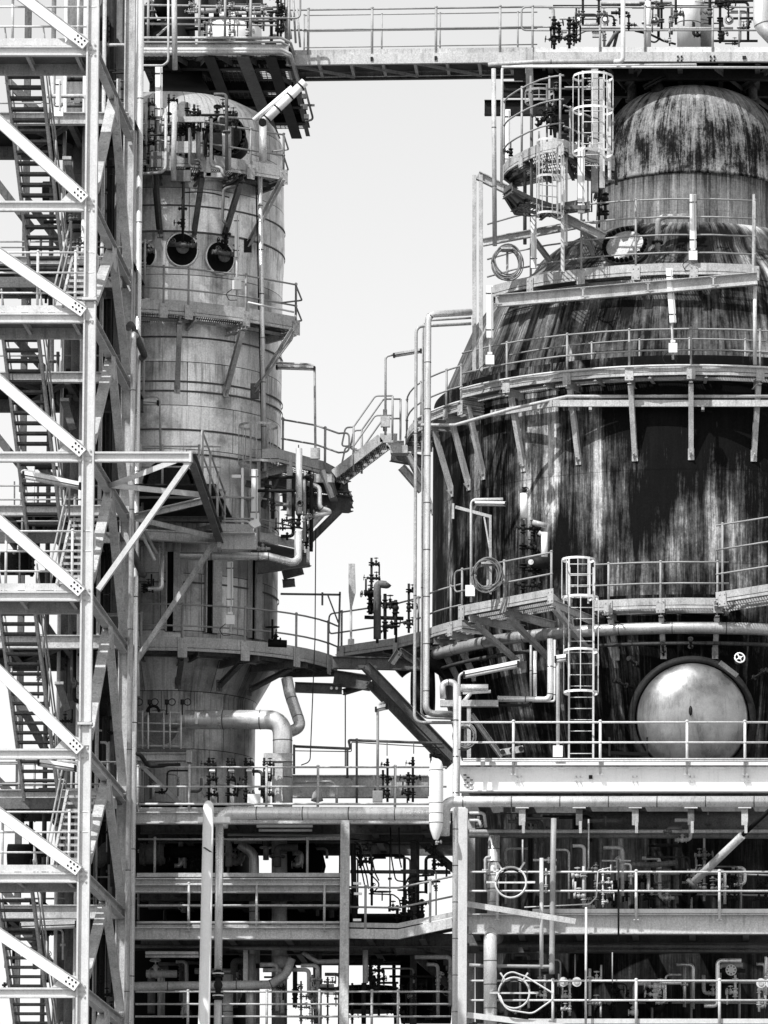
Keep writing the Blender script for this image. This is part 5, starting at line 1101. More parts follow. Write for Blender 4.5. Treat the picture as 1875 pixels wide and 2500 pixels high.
solo(B().bar(P(610, 1285, 131.6), P(634, 1275, 131.6), .16, .2), 'junction_box', 'white', 'tilted white junction box below the white box lamp', 'box')
arm_lamp('strip lamp with grey hood at the left of the column', [(392, 1100), (390, 975), (384, 968), (330, 968)], 131.6, (327, 980, 386, 984), mat='galv', hm='rail_light', r=.03, th=.12)
t = thing('tube_lamp_pair', 'big slanted pair of bright lamp tubes at the top right of the column', 'lamp')
a, c = P(744, 200, 131), P(642, 300, 131); B().cyl(a, c, .11, n=14).build('lamp_tube', 'white', t); B().cyl(a+V((-.32, -.02, -.15)), c+V((-.24, 0, .06)), .07, n=12).build('lamp_tube', 'white', t)
b = B()
for u in (.1, .35, .65, .9): b.cyl(lerp(a, c, u)-(c-a).normalized()*.02, lerp(a, c, u)+(c-a).normalized()*.02, .125, n=14)
b.build('clamp', 'dark', t); B().cyl(P(641, 300, 130.9), P(641, 298, 130.7), .1, n=14).build('end_cap', 'dark', t)
pipe('white insulated stub below the slanted lamp pair', [P(642, 305, 132.2), P(642, 395, 132.2)], .1, 'alu', bend=0)
pipe('bright slim riser down the right flank of the column', [P(634, 395, 133), P(646, 1150, 133)], .06, 'alu', bsp=1.2)
pipe('dark thin riser beside the bright slim one on the column flank', [P(625, 430, 133.1), P(641, 1150, 133.1)], .02, 'dark', bands=False)
# vertical insulated bottle and pipe bends on the side platform
t = thing('insulated_bottle', 'tall bright insulated vertical tube with a small top spike right of the column', 'pipe')
B().cyl(P(730, 1095, 131.5), P(730, 1255, 131.5), .085, n=18).build('jacket', 'alu', t); B().cyl(P(729, 1086, 131.5), P(729, 1096, 131.5), .015, n=6).build('spike', 'dark', t)
b = B(); b.cyl(P(730, 1255, 131.5), P(730, 1262, 131.5), .085, .03, n=14); valve(b, P(728, 1278, 131.5), (0, 0, 1), (-.8, -.5, 0), .12); b.build('valve', 'dark', t)
B().tube([P(728, 1298, 131.5), P(728, 1366, 131.5), P(715, 1374, 131.3), P(655, 1358, 131.2), P(440, 1358, 131.2)], .1, .16, 14, 7).build('lower_pipe', 'alu', t)
b = B()
for x in (515, 630, 655): b.cyl(P(x, 1358, 131.2), P(x+2, 1358, 131.2), .104, n=14)
b.build('joint_band', 'band', t)
pipe('bent bright pipe with elbows in front of the dark side platform', [P(750, 1180, 132), P(780, 1190, 132), P(780, 1240, 132), P(812, 1250, 132.2), P(750, 1262, 132)], .065, 'alu', bend=.15)
valve_tree('slim dark valve stack between the bright tube and the bent pipe', 748, 1160, 1340, 132, 51, .085, 'dark', w=.2)
valve_tree('dark valve cluster at the base of the bright vertical tube', 715, 1262, 1300, 131.6, 52, .09, 'dark', w=.5, side=-1)
pipe('thin cable hanging straight down from the side platform', [P(771, 1290, 132), P(769, 1560, 132), P(757, 1860, 132), P(735, 1868, 132)], .014, 'dark', bend=.2, bands=False)
pipe('second thin cable hanging below the walkway junction', [P(843, 1690, 134.5), P(843, 1875, 134.5)], .016, 'dark', bands=False)
pipe('bright vertical pipe ending in an elbow at the left foot of the jutting frame', [P(394, 1322, 130.6), P(394, 1436, 130.6), P(362, 1438, 130.6)], .07, 'alu', bend=.1)
valve_tree('dark valve joined to the elbow below the jutting frame', 352, 1425, 1448, 130.6, 54, .1, 'dark', w=.3)
pipe('bright riser at the left foot of the column lower half', [P(327, 1340, 129.8), P(334, 1700, 129.8)], .08, 'alu')
# upper valve jungle in front of the column head
for k, (x, y0, y1, s_, w_) in enumerate([(457, 250, 330, .09, .2), (474, 255, 340, .1, .2), (440, 305, 380, .11, .25), (455, 300, 385, .12, -.2), (363, 240, 400, .09, .2), (412, 230, 330, .08, .3), (515, 280, 330, .09, -.2), (560, 275, 305, .12, .3), (530, 255, 285, .1, .2), (355, 330, 420, .1, .3)]):
    valve_tree(['valve string hanging before the column head, centre left', 'valve string hanging before the column head, centre', 'dark bottle valves left of the lamp plate', 'dark bottle valves close by the lamp plate', 'tall dark valve stack beside the slim riser at the column head', 'dark valve stack right of the pale top lamp', 'dark valves upper left of the round nozzle', 'dark bolted valve above the round nozzle', 'small dark valve between the nozzle and the head', 'dark valves at the left end of the upper column platform'][k], x, y0, y1, 131.4+.05*k, 60+k, s_, 'dark', w=w_)
for k, (pts, r_, m_) in enumerate([([(425, -30), (427, 170)], .07, 'galv'), ([(427, 255), (423, 440)], .07, 'galv'), ([(411, -30), (411, 150), (398, 160), (350, 160)], .03, 'galv'), ([(405, 265), (405, 410), (395, 420), (350, 424)], .04, 'galv'), ([(516, 290), (515, 405), (540, 410), (546, 430)], .04, 'galv'), ([(448, 430), (447, 560)], .04, 'dark'), ([(575, 455), (546, 460), (543, 535), (552, 548)], .04, 'galv_dark'), ([(450, 470), (490, 468), (520, 472), (560, 482)], .018, 'dark'), ([(375, 430), (378, 470), (386, 560)], .05, 'dark'), ([(534, 300), (534, 285), (620, 290)], .03, 'rail'), ([(350, 330), (450, 330)], .025, 'dark'), ([(360, 290), (360, 400)], .03, 'galv_dark'), ([(547, 325), (547, 380)], .05, 'rail_light'), ([(484, 300), (484, 395)], .06, 'galv')]):
    pipe(['thick grey upright pipe through the top left deck', 'thick grey upright pipe at the upper column platform', 'thin pipe bending left under the top left deck', 'thin pipe bending left at the upper column platform', 'thin bent pipe in front of the round nozzle', 'dark rod dropping to the middle port', 'grey bent pipe reaching the rightmost port', 'thin wavy tube across the column above the ports', 'dark slanted rod left above the ports', 'thin rail pipe above the round nozzle', 'thin dark pipe across the upper platform', 'thin upright pipe at the left of the column head', 'short white tube in front of the round nozzle', 'grey upright channel pipe left of the round nozzle'][k], [P(x, y, 131+.06*k) for x, y in pts], r_, m_, bands=False, bend=.15)
for k, (x, y, w_, h_) in enumerate([(458, 292, .9, .14), (522, 428, .5, .12), (510, 408, .12, .5), (455, 360, .5, .3), (380, 390, .3, .4), (442, 430, .5, .3)]):
    solo(B().box(P(x, y, 131.3), w_, .1, h_), 'instrument_plate', 'galv' if k < 4 else 'galv_dark', ['grey cross plate in front of the column head', 'flat grey bracket plate under the round nozzle', 'upright grey bracket plate under the round nozzle', 'grey plate on the upper platform left of the nozzle', 'dark plate at the left of the upper platform', 'dark plate below the upper platform'][k], 'bracket')
# davit bracket and paddle right of column
t = thing('davit', 'dark thin davit arm with hanging plate above the curved walkway', 'bracket'); B().bar(P(685, 1450, 134.5), P(832, 1452, 134.5), .05, .05).build('arm', 'galv_dark', t); B().bar(P(830, 1445, 134.5), P(826, 1590, 134.5), .05, .05, up=(0, 1, 0)).build('post', 'galv_dark', t); B().bar(P(800, 1452, 134.5), P(826, 1520, 134.5), .04, .04).build('strut', 'galv_dark', t); B().box(P(787, 1462, 134.4), .05, .05, .34).build('hanger', 'galv_dark', t)
t = thing('paddle_lamp', 'grey paddle shaped lamp on a slim pole against the sky', 'lamp'); b = B(); b.poly([P(851, 1376, 133.6), P(866, 1376, 133.6), P(868, 1445, 133.6), P(860, 1478, 133.6), P(854, 1478, 133.6), P(851, 1445, 133.6)], (0, .08, 0)); b.build('housing', 'galv', t); B().cyl(P(857, 1476, 133.6), P(857, 1590, 133.6), .03, n=8).build('pole', 'galv', t); B().box(P(857, 1568, 133.5), .16, .12, .16).build('junction_box', 'galv', t)
# valve gear against the sky on the bridging walkway
for k, (x, y0, y1, s_, w_, Y) in enumerate([(907, 1362, 1500, .1, .3, 134.4), (903, 1440, 1500, .13, .3, 134.3), (921, 1425, 1570, .12, .4, 134.2), (940, 1450, 1560, .14, .35, 134.1), (966, 1465, 1550, .14, .35, 134), (998, 1425, 1545, .1, .2, 133.9)]):
    valve_tree(['tall dark valve stack against the white sky between the towers', 'handwheel valves low on the tall stack against the sky', 'thick dark upright pipe with valves on the bridging walkway', 'dark valve stack in the middle of the bridging walkway', 'fat dark valve beside the riser pipes on the bridging walkway', 'slim dark valve stack just left of the riser pipes'][k], x, y0, y1, Y, 80+k, s_, 'dark', w=w_, side=(1, 1, -1, 1, 1, 1)[k])
pipe('thick dark pipe elbow of the valve gear against the sky', [P(921, 1560, 134), P(921, 1425, 134), P(945, 1428, 134), P(948, 1424, 134)], .1, 'galv_dark', bend=.15, bands=False)
pipe('dark cross pipe with stub ends low on the bridging walkway', [P(890, 1507, 134.1), P(985, 1510, 134.1)], .05, 'dark', bands=False)
b = B(); wheel(b, P(665, 1531, 132.4), (0, -.25, 1), .17, .018); b.cyl(P(665, 1512, 132.4), P(665, 1560, 132.4), .03, n=7); solo(b, 'handwheel', 'black', 'flat black handwheel on the curved walkway of the column', 'handwheel')
b = B(); valve(b, P(672, 1568, 132.5), (1, 0, .1), (.1, -.3, 1), .16, hw=False); b.cyl(P(655, 1570, 132.5), P(700, 1572, 132.5), .1, n=10); solo(b, 'gate_valve', 'black', 'black valve body below the flat handwheel', 'valves')
# ------------------------------------------------------------------ top left deck
zt2 = ZTOP
Yf = G(500, 120, zt2).y
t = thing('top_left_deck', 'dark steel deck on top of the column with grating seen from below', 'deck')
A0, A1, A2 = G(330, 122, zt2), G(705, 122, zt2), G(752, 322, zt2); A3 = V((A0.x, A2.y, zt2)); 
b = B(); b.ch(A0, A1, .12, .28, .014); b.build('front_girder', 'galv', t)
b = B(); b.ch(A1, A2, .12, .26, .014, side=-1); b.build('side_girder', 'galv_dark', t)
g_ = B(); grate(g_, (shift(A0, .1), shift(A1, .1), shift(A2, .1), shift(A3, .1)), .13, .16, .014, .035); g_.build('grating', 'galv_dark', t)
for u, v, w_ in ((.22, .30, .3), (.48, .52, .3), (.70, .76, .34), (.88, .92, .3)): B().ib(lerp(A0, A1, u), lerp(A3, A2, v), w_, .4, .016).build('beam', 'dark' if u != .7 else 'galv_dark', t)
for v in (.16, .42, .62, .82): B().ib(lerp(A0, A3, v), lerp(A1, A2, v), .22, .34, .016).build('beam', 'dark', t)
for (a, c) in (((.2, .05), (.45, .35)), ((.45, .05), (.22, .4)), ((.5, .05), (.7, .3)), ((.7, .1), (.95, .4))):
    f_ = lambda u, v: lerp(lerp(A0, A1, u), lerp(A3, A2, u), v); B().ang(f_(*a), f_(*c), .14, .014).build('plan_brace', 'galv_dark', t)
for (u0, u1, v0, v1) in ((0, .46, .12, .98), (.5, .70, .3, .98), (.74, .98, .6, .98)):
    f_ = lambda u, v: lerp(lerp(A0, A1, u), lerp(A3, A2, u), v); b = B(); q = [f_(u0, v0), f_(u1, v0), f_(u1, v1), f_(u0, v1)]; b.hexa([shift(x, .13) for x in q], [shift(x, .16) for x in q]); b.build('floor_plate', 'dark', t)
for k, (dz, r_) in enumerate(((.30, .035), (.18, .03), (-.02, .05), (-.1, .04))): pipe(['uppermost conduit along the top left deck edge', 'second conduit along the top left deck edge', 'thick conduit along the top left deck edge', 'lowest conduit along the top left deck edge'][k], [shift(A0, dz)+V((0, -.12, 0)), shift(A1, dz)+V((-.2, -.12, 0)), shift(A1, dz-.1)+V((.05, 0, 0)), shift(lerp(A1, A2, .3), dz-.1)+V((.1, 0, 0))], r_, ['galv', 'rail', 'rail_light', 'galv'][k], bands=False, bend=.1, group='conduits along the top left deck')
r = thing('guardrail', 'dark guard rail of the top left deck with rounded ends', 'guard rail'); rails(r, [shift(A0, .2), shift(A1, .2)], 1.35, 2, posts=[358, 500, 559, 604, 705], r=.028, mat='rail', close=(0, 1))
t = thing('corner_brackets', 'cluster of small brackets and conduits on the outer side of the top left deck', 'bracket')
B().tube([P(742, 205, 136.5), P(765, 292, 137.2), P(745, 296, 137.2)], .03, .1, 7).build('conduit', 'galv_dark', t); B().bar(P(733, 257, 137), P(768, 257, 137), .06, .05).build('arm', 'galv_dark', t)
for y in (215, 235, 262, 285): B().box(P(738+(y-200)*.12, y, 136.8), .12, .1, .12).build('clip', 'galv_dark', t)
# big dark machinery on the deck
t = thing('upright_vessel', 'black upright machine body behind the top left guard rail', 'machine'); b = B(); b.lathe([(0, 44), (.35, 44), (.42, 40.9), (.6, 40.75), (.62, 40.2), (.8, 39.9), (0, 39.9)], P(440, 60, 139).x, 139, n=24); b.build('body', 'black', t); b = B(); b.torus(P(475, 70, 138.6), .22, .05, (0, -.3, 1), 16, 8); b.build('lug', 'black', t)
for k, (x, y, rx, ry) in enumerate([(395, 85, .45, .4), (362, 60, .22, .62), (398, 5, .25, .5)]):
    solo(B().ell(P(x, y, 139), rx, .4, ry, 16, 10), 'lagged_valve', 'black', ['black padded valve jacket left of the upright machine', 'black padded jacket at the far left with a stub', 'black padded jacket at the top left picture edge'][k], 'valve jacket')
solo(B().cyl(P(350, 47, 138.5), P(383, 47, 138.5), .06, n=8), 'stub_pipe', 'dark', 'small dark stub pipe poking from the far left padded jacket', 'pipe')
t = thing('fan_housing', 'large dark flanged drum over a white domed cover on the top left deck', 'machine'); cx_, cy_ = P(562, 60, 140).x, 140
B().lathe([(0, P(0, 20, 140).z+1), (.85, P(0, -20, 140).z), (.85, P(0, 40, 140).z), (.87, P(0, 45, 140).z), (.87, P(0, 60, 140).z), (0, P(0, 60, 140).z)], cx_, cy_, n=36).build('drum', 'dark', t)
B().lathe([(.72, P(0, 62, 140).z), (.86, P(0, 72, 140).z), (.88, P(0, 96, 140).z), (.88, P(0, 110, 140).z)], cx_, cy_, n=36).build('white_cover', 'white', t)
b = B(); [b.box(V((cx_+.9*math.cos(a), cy_+.9*math.sin(a), P(0, 57, 140).z)), .12, .12, .1) for a in [i*.35 for i in range(18)]]; b.build('bolt', 'white', t)
for k, (x, y0, y1, s_, m_) in enumerate([(463, -20, 40, .06, 'galv'), (561, -20, 112, .07, 'galv'), (604, -20, 95, .08, 'galv'), (678, -20, 95, .1, 'dark'), (686, -20, 90, .08, 'black'), (500, 20, 95, .07, 'galv'), (530, -20, 30, .07, 'galv'), (640, -20, 35, .07, 'galv')]):
    valve_tree(['slim instrument post left of the fan drum', 'slim instrument post in front of the fan drum', 'instrument post right of the fan drum', 'black valve string at the right of the top left deck', 'second black valve string beside the deck corner', 'slim post between the machine and the fan drum', 'short instrument post above the fan drum', 'short instrument post above the white cover'][k], x, y0, y1, 137.2, 90+k, s_, m_, w=.2)
for k, (pts, r_, m_) in enumerate([([(345, 12), (690, 18), (708, 28), (712, 50)], .03, 'rail'), ([(355, 58), (690, 62), (708, 72), (711, 95)], .03, 'rail'), ([(460, 26), (537, 26)], .07, 'galv'), ([(575, 32), (645, 32)], .05, 'galv'), ([(572, 40), (572, 100)], .015, 'galv'), ([(580, 36), (580, 100)], .015, 'galv'), ([(610, 36), (614, 96), (682, 94), (684, 40)], .02, 'galv'), ([(379, 93), (455, 93)], .03, 'white'), ([(383, 88), (412, 63)], .03, 'galv'), ([(700, -20), (700, 110)], .06, 'galv'), ([(715, -20), (722, 105)], .03, 'galv'), ([(725, 20), (733, 115)], .03, 'galv')]):
    pipe(['upper rail pipe across the machines on the top left deck', 'lower rail pipe across the machines on the top left deck', 'flat header bar left of the fan drum', 'flat header bar right of the fan drum', 'thin tube down the white cover', 'second thin tube down the white cover', 'thin looped tube right of the fan drum', 'short white pipe at the foot of the black machine', 'slanted grey strut at the foot of the padded jacket', 'upright post at the right of the top left deck', 'slanted thin post at the bridge left end', 'second slanted thin post at the bridge left end'][k], [P(x, y, 137.3+.02*k) for x, y in pts], r_, m_, bands=False, bend=.1)

clutter('the valve jungle at the column head', 345, 560, 230, 420, 131.2, 132.2, 12, 51, ('galv', 'galv_dark', 'dark'), (.02, .05))
clutter('the small side platform right of the column', 600, 760, 1150, 1350, 131.5, 133.5, 12, 52, ('galv', 'galv_dark', 'dark'), (.02, .05))
clutter('the top left deck', 360, 700, 0, 110, 137.5, 139, 12, 53, ('galv', 'galv_dark', 'dark'), (.02, .05))
# ------------------------------------------------------------------ lower left structure
YL = 129.0
def hb(px0, px1, y0, y1, Y, w=.3, t=.02, kind='ib'):
    zA, zB = P(px0, y0, Y).z, P(px0, y1, Y).z; b = B(); p, q = P(px0, (y0+y1)/2, Y), P(px1, (y0+y1)/2, Y); q.z = p.z
    (b.ib if kind == 'ib' else b.bar)(p, q, w, zA-zB, *( (t,) if kind == 'ib' else ())); return b
def slab(px0, px1, py, Y0, Y1, th=.04, m='galv_dark', par=None, nm='deck', dz=0):
    z = P(px0, py, Y0).z+dz; x0, x1 = P(px0, py, Y0).x, P(px1, py, Y0).x
    return B().hexa([(x0, Y0, z-th), (x1, Y0, z-th), (x1, Y1, z-th), (x0, Y1, z-th)], [(x0, Y0, z), (x1, Y0, z), (x1, Y1, z), (x0, Y1, z)]).build(nm, m, par)
def vcol(px, y0, Y, w, mat, par, nm='column', z1=0.0, y1=None):
    p = P(px, y0, Y); b = B(); b.ib((p.x, Y, z1 if y1 is None else P(px, y1, Y).z), (p.x, Y, p.z), w, w, .02, up=(0, 1, 0)); return b.build(nm, mat, par)
t = thing('pipe_rack_frame', 'four storey grey steel frame under the process column with girders and columns', 'steel frame')
for y0, y1, m in ((1983, 2012, 'girder'), (2145, 2162, 'girder'), (2162, 2180, 'girder'), (2264, 2294, 'girder')):
    hb(326, 833 if y0 != 1983 else 1100, y0, y1, YL+(0.1 if y0 == 2162 else 0), .26).build('girder', m, t)
vcol(843, 2000, YL-.1, .22, 'girder', t); vcol(1011, 2030, YL+4, .17, 'galv_dark', t); vcol(462, 1865, YL+3.2, .12, 'galv', t, y1=1965); vcol(600, 2315, YL+1.2, .11, 'galv', t, y1=2418)
vcol(330, 1975, YL+5, .2, 'galv_dark', t); vcol(840, 2000, YL+6.5, .24, 'dark', t)
for yy in (2020, 2190, 2310): 
    for dy in (1.6, 3.4, 6.0): 
        q = P(326, yy, YL); x1 = P(1100 if yy != 2190 else 833, yy, YL).x; B().ib((q.x, YL+dy, P(326, {2020: 2000, 2190: 2165, 2310: 2280}[yy], YL).z), (x1, YL+dy, P(326, {2020: 2000, 2190: 2165, 2310: 2280}[yy], YL).z), .2, .34, .016).build('floor_beam', 'galv_dark', t)
for yy in (1995, 2160, 2280):
    for px in (420, 560, 700, 900, 1030)[:3 if yy == 2160 else 5]: q = P(px, yy, YL); B().ib((q.x, YL+.15, q.z), (q.x, YL+6.4, q.z), .16, .26, .014).build('cross_beam', 'galv_dark', t)
for px, y0, y1, dx in ((1020, 2048, 2110, 90), (1022, 2340, 2400, 85)): B().ib(P(px, y0, YL+4), P(px+dx, y0+75, YL+4), .14, .2, .014).build('knee_brace', 'galv_dark', t)
for a, c in (((855, 2298), (950, 2320)), ((955, 2300), (1100, 2330)), ((940, 2285), (962, 2330)), ((1035, 2270), (1062, 2325)), ((870, 2015), (985, 2000)), ((985, 2000), (1100, 2012)), ((330, 1860), (440, 1968))):
    B().ang(P(a[0], a[1], YL+1.5), P(c[0], c[1], YL+3.4), .12, .014).build('plan_brace', 'galv_dark' if a[1] > 1900 else 'frame', t)
slab(326, 833, 1975, YL, YL+6.4, .05, 'galv_dark', t); slab(326, 833, 2138, YL, YL+6.4, .05, 'galv_dark', t); slab(326, 833, 2262, YL, YL+6.4, .05, 'galv_dark', t); slab(326, 1105, 2508, YL, YL+6.4, .05, 'galv_dark', t)
slab(870, 1105, 1980, YL+.4, YL+5, .05, 'galv_dark', t)
# white column cap and sloping walkway in the middle bay
t = thing('sloping_walkway', 'walkway with kinked pale toe board between the two lower frames', 'platform')
pts = [P(852, 2258, YL-.05), P(972, 2260, YL-.05), P(1106, 2232, YL-.6)]
b = B(); [b.bar(p, q, .02, .12) for p, q in zip(pts, pts[1:])]; b.build('toe_board', 'galv', t)
b = B(); [b.ch(shift(p, -.22), shift(q, -.22), .1, .24, .014) for p, q in zip(pts, pts[1:])]; b.build('edge_channel', 'girder', t)
b = B(); bk = [p+V((0, 2.6, 0)) for p in pts]
for k in range(2): b.hexa([shift(x, -.12) for x in (pts[k], pts[k+1], bk[k+1], bk[k])], [shift(x, -.1) for x in (pts[k], pts[k+1], bk[k+1], bk[k])])
b.build('deck', 'galv_dark', t)
gr = bpy.data.objects.new('guardrail', None); COL.objects.link(gr); gr.parent = t
rails(gr, [shift(p, -.05) for p in pts], 1.0, 2, posts=[890, 1048], r=.026, base=.3, foot=.12)
# guard rails of the left floors
for lb, px0, px1, y, h, n_, ps, Y_ in [('guard rail along the top floor of the left frame behind the fat pipe', 336, 1090, 1968, .98, 2, [360, 479, 637, 795, 951], YL-.1), ('guard rail high behind the left frame under the top floor', 336, 833, 2126, .80, 1, [366, 552, 735], YL+.6), ('guard rail along the middle floor of the left frame', 336, 833, 2262, 1.06, 2, [474, 633, 791], YL-.1), ('rear guard rail of the middle floor with looped end', 336, 833, 2250, .78, 2, [484, 644, 805], YL+.9), ('guard rail along the lowest visible floor of the left frame', 330, 1100, 2512, .93, 3, [480, 640, 788, 885, 990], YL-.1)]:
    r = thing('guardrail', lb, 'guard rail', 'guard rails of the left frame'); p, q = P(px0, y, Y_), P(px1, y, Y_); q.z = p.z; rails(r, [p, q], h, n_, posts=ps, r=.026, mat='galv', foot=.12, base=.12)
for lb, y, Y_, x1 in [('white conduit along the top floor edge of the left frame', 1963, YL-.15, 1080), ('white conduit along the middle floor edge of the left frame', 2252, YL-.15, 830)]:
    pipe(lb, [P(334, y, Y_), P(x1, y, Y_)], .03, 'rail_light', bands=False)
# toe boards
for lb, y, x1 in [('toe board strip of the top floor of the left frame', 1976, 1080), ('toe board strip of the upper middle floor of the left frame', 2136, 833), ('toe board strip of the middle floor of the left frame', 2262, 833)]:
    p, q = P(334, y, YL-.05), P(x1, y, YL-.05); q.z = p.z; solo(B().bar(p, q, .012, .1), 'toe_strip', 'galv', lb, 'toe board', 'toe boards of the left frame')
# fat horizontal pipe and its hanger, front columns
pipe('fat horizontal pipe with bent left end across the top of the left frame', [P(540, 2020, 127.6), P(545, 1985, 127.6), P(1078, 1987, 127.2)], .165, 'alu', bend=.3, bsp=1.3, n=20)
pipe('fat pale pipe running right under the white girder with a bend at its left end', [P(1084, 2040, 126.6), P(1086, 1957, 126.4), P(1960, 1957, 126.2)], .135, 'alu', bend=.28, bsp=1.25, n=20)
t = thing('expansion_vessel', 'upright white jacketed cylinder with conical bottom hanging beside the white girder', 'vessel')
zf = lambda y: P(1065, y, 126).z; c0 = P(1065, 1930, 126)
B().lathe([(0, zf(1852)), (.06, zf(1853)), (.13, zf(1859)), (.165, zf(1872)), (.172, zf(1890)), (.172, zf(2005)), (.15, zf(2025)), (.08, zf(2045)), (.05, zf(2050))], c0.x, 126, n=28).build('jacket', 'white', t)
b = B(); [b.cyl((c0.x, 126, zf(y)), (c0.x, 126, zf(y+1.5)), .175, n=28, cap=False) for y in (1880, 1960, 1985, 2008)]; b.build('joint_band', 'band', t)
b = B(); valve(b, P(1066, 2056, 126), (0, 0, 1), (1, -.4, 0), .06); b.build('drain_valve', 'galv', t)
t = thing('tall_post_column', 'very bright tall round topped post in front of the lower left frame', 'column')
q = P(509, 1962, 125.5); x2 = q.x; e_ = P(498, 2500, 125.5); b = B(); b.cyl(e_+(e_-q)*2, (x2, 125.5, q.z-.1), .17, .13, 22); b.ell((x2, 125.5, q.z-.1), .13, .13, .18, 18, 8); b.build('shaft', 'white', t)
b = B(); b.cyl((x2, 125.5, P(516, 2074, 125.5).z), (x2-.02, 125.5, P(516, 2077, 125.5).z), .145, n=20, cap=False); b.build('joint_band', 'band', t)
t = thing('insulated_riser', 'bright insulated riser pipe with white clamp head and dark valve near its foot', 'pipe')
q = P(536, 2010, 126.2); B().cyl((q.x, 126.2, P(534, 2368, 126.2).z), q, .095, n=18).build('upper_jacket', 'alu', t); B().cyl((q.x, 126.2, 0), (q.x, 126.2, P(534, 2442, 126.2).z), .095, n=18).build('lower_jacket', 'alu', t)
b = B(); b.bar(P(484, 2003, 126.0), P(562, 2003, 126.0), .3, .14); b.build('clamp_head', 'white', t)
b = B(); c = V((q.x, 126.2, P(534, 2405, 126.2).z)); b.cyl(shift(c, -.38), shift(c, .38), .07, n=10); b.ell(c, .11, .11, .13, 10, 6); [b.cyl(shift(c, d), shift(c, d+.04), .13, n=14) for d in (-.34, -.24, .2, .3)]; b.build('valve', 'dark', t)
b = B(); [b.cyl(shift(c, d), shift(c, d+.025), .14, n=14) for d in (-.27, .27)]; b.build('white_flange', 'white', t)
# big bent duct and its support
pipe('big bent metal duct crossing under the curved walkway and turning down', [P(455, 1757, 130.8), P(690, 1757, 130.6), P(690, 1990, 130.6)], .245, 'alu', bend=.42, bsp=1.05, n=26)
pipe('grey continuation of the big duct leaving the column at left', [P(380, 1762, 131.6), P(478, 1757, 130.9)], .18, 'alu_dull', bend=0, n=20, bands=False)
pipe('slanted clad pipe coming down from the curved walkway beside the big duct', [P(700, 1655, 132.6), P(708, 1695, 132.6), P(735, 1775, 132), P(700, 1790, 132.2)], .15, 'alu', bend=.3, bsp=.7, n=18)
t = thing('duct_support', 'grey beam and square post carrying the foot of the big bent duct', 'support'); B().ch(P(645, 1850, 130.1), P(714, 1850, 130.1), .3, .2, .014).build('beam', 'galv', t); B().bar(P(678, 1865, 130), P(678, 1962, 130), .27, .27, up=(0, 1, 0)).build('post', 'galv', t); B().cyl(P(703, 1865, 130.6), P(703, 1962, 130.6), .12, n=16).build('pipe_leg', 'galv', t); b = B(); b.cyl(P(665, 1850, 129.9), P(665, 1850, 129.8), .02)
b = B(); b.bar(P(478, 1738, 130.3), P(480, 1768, 130.3), .05, .06, up=(0, 1, 0)); solo(b, 'duct_clamp', 'rail_light', 'small pale clamp plate at the left end of the big duct', 'clamp')
# instrument panel at the left foot of the column
t = thing('gauge_rack', 'rack of round gauges on thin pipes at the left below the curved walkway', 'gauges')
for k, x in enumerate((340, 378, 420, 458)):
    b = B(); b.torus(P(x, 1714, 130), .085, .014, (0, -1, .1), 18, 5); b.build('gauge_ring', 'dark', t); b = B(); b.cyl(P(x-13, 1708, 130), P(x-13, 1720, 130), .05, n=8); b.cyl(P(x-13, 1720, 130), P(x-13, 1745, 130), .02, n=6); b.build('instrument', 'dark', t)
for y in (1738, 1765, 1785, 1820): B().tube([P(337, y, 130.1), P(440, y+2, 130.1)], .022, 0, 6).build('rack_rail', 'galv', t)
for x in (348, 362, 400, 415, 442): B().tube([P(x, 1735, 130.05), P(x, 1828, 130.05)], .022, 0, 6).build('rack_post', 'rail_light' if x in (362, 442) else 'galv', t)
b = B(); b.torus(P(374, 1738, 130), .15, .04, (0, -1, 0), 16, 6, math.pi, 2*math.pi); b.build('arch', 'black', t)
t = thing('round_manway', 'round grey manway on the column foot behind the gauge rack', 'manway'); b = B(); b.cyl(P(390, 1775, 131.9), P(390, 1775, 131.3), .46, n=32); b.build('cover', 'galv_dark', t); b = B(); b.cyl(P(390, 1775, 133), P(390, 1775, 131.35), .4, n=24); b.build('neck', 'dark', t)
t = thing('support_beam', 'grey beam below the round manway at the column foot', 'beam'); hb(335, 468, 1838, 1858, 130.4, .2).build('beam', 'galv', t); B().box(P(462, 1848, 130.3), .12, .3, .3).build('end_plate', 'galv', t); B().bar(P(335, 1832, 130.5), P(465, 1832, 130.5), .1, .1).build('upper_bar', 'galv_dark', t)
pipe('dark bent hose pipe at the far left under the gauge rack', [P(322, 1838, 128.6), P(342, 1842, 128.6), P(362, 1870, 128.8), P(440, 1868, 129)], .055, 'dark', bands=False, bend=.15)
# valve trees behind the top rail
for k, (x, y0, y1) in enumerate([(510, 1850, 1960), (557, 1850, 1960), (600, 1850, 1960), (645, 1850, 1960), (946, 1852, 1958), (1008, 1848, 1958), (1072, 1838, 1870), (935, 1880, 1950), (997, 1885, 1955)]):
    valve_tree('dark valves on the left frame top floor, %s' % ['leftmost of four', 'second of four', 'third of four', 'rightmost of four', 'beside the thin lamp mast', 'left of the white cylinder', 'just above the white cylinder', 'short, beside the lamp mast foot', 'short, near the white cylinder'][k], x, y0, y1, 129.6, 110+k, .095, 'dark', w=.25, group='valve stacks on the top floor', side=1 if k < 4 else -1)
    if k < 4: solo(B().box(P(x+8, 1881, 129.4), .14, .04, .04), 'tag_plate', 'white', 'small white tag plate on the valve stack, %s' % ['leftmost', 'second', 'third', 'rightmost'][k], 'tag', 'white tag plates'); solo(B().bar(P(x+10, 1880, 129.9), P(x+10, 1960, 129.9), .1, .08, up=(0, 1, 0)), 'stand_post', 'galv', 'grey stand post behind the valve stack, %s' % ['leftmost', 'second', 'third', 'rightmost'][k], 'post', 'valve stand posts')
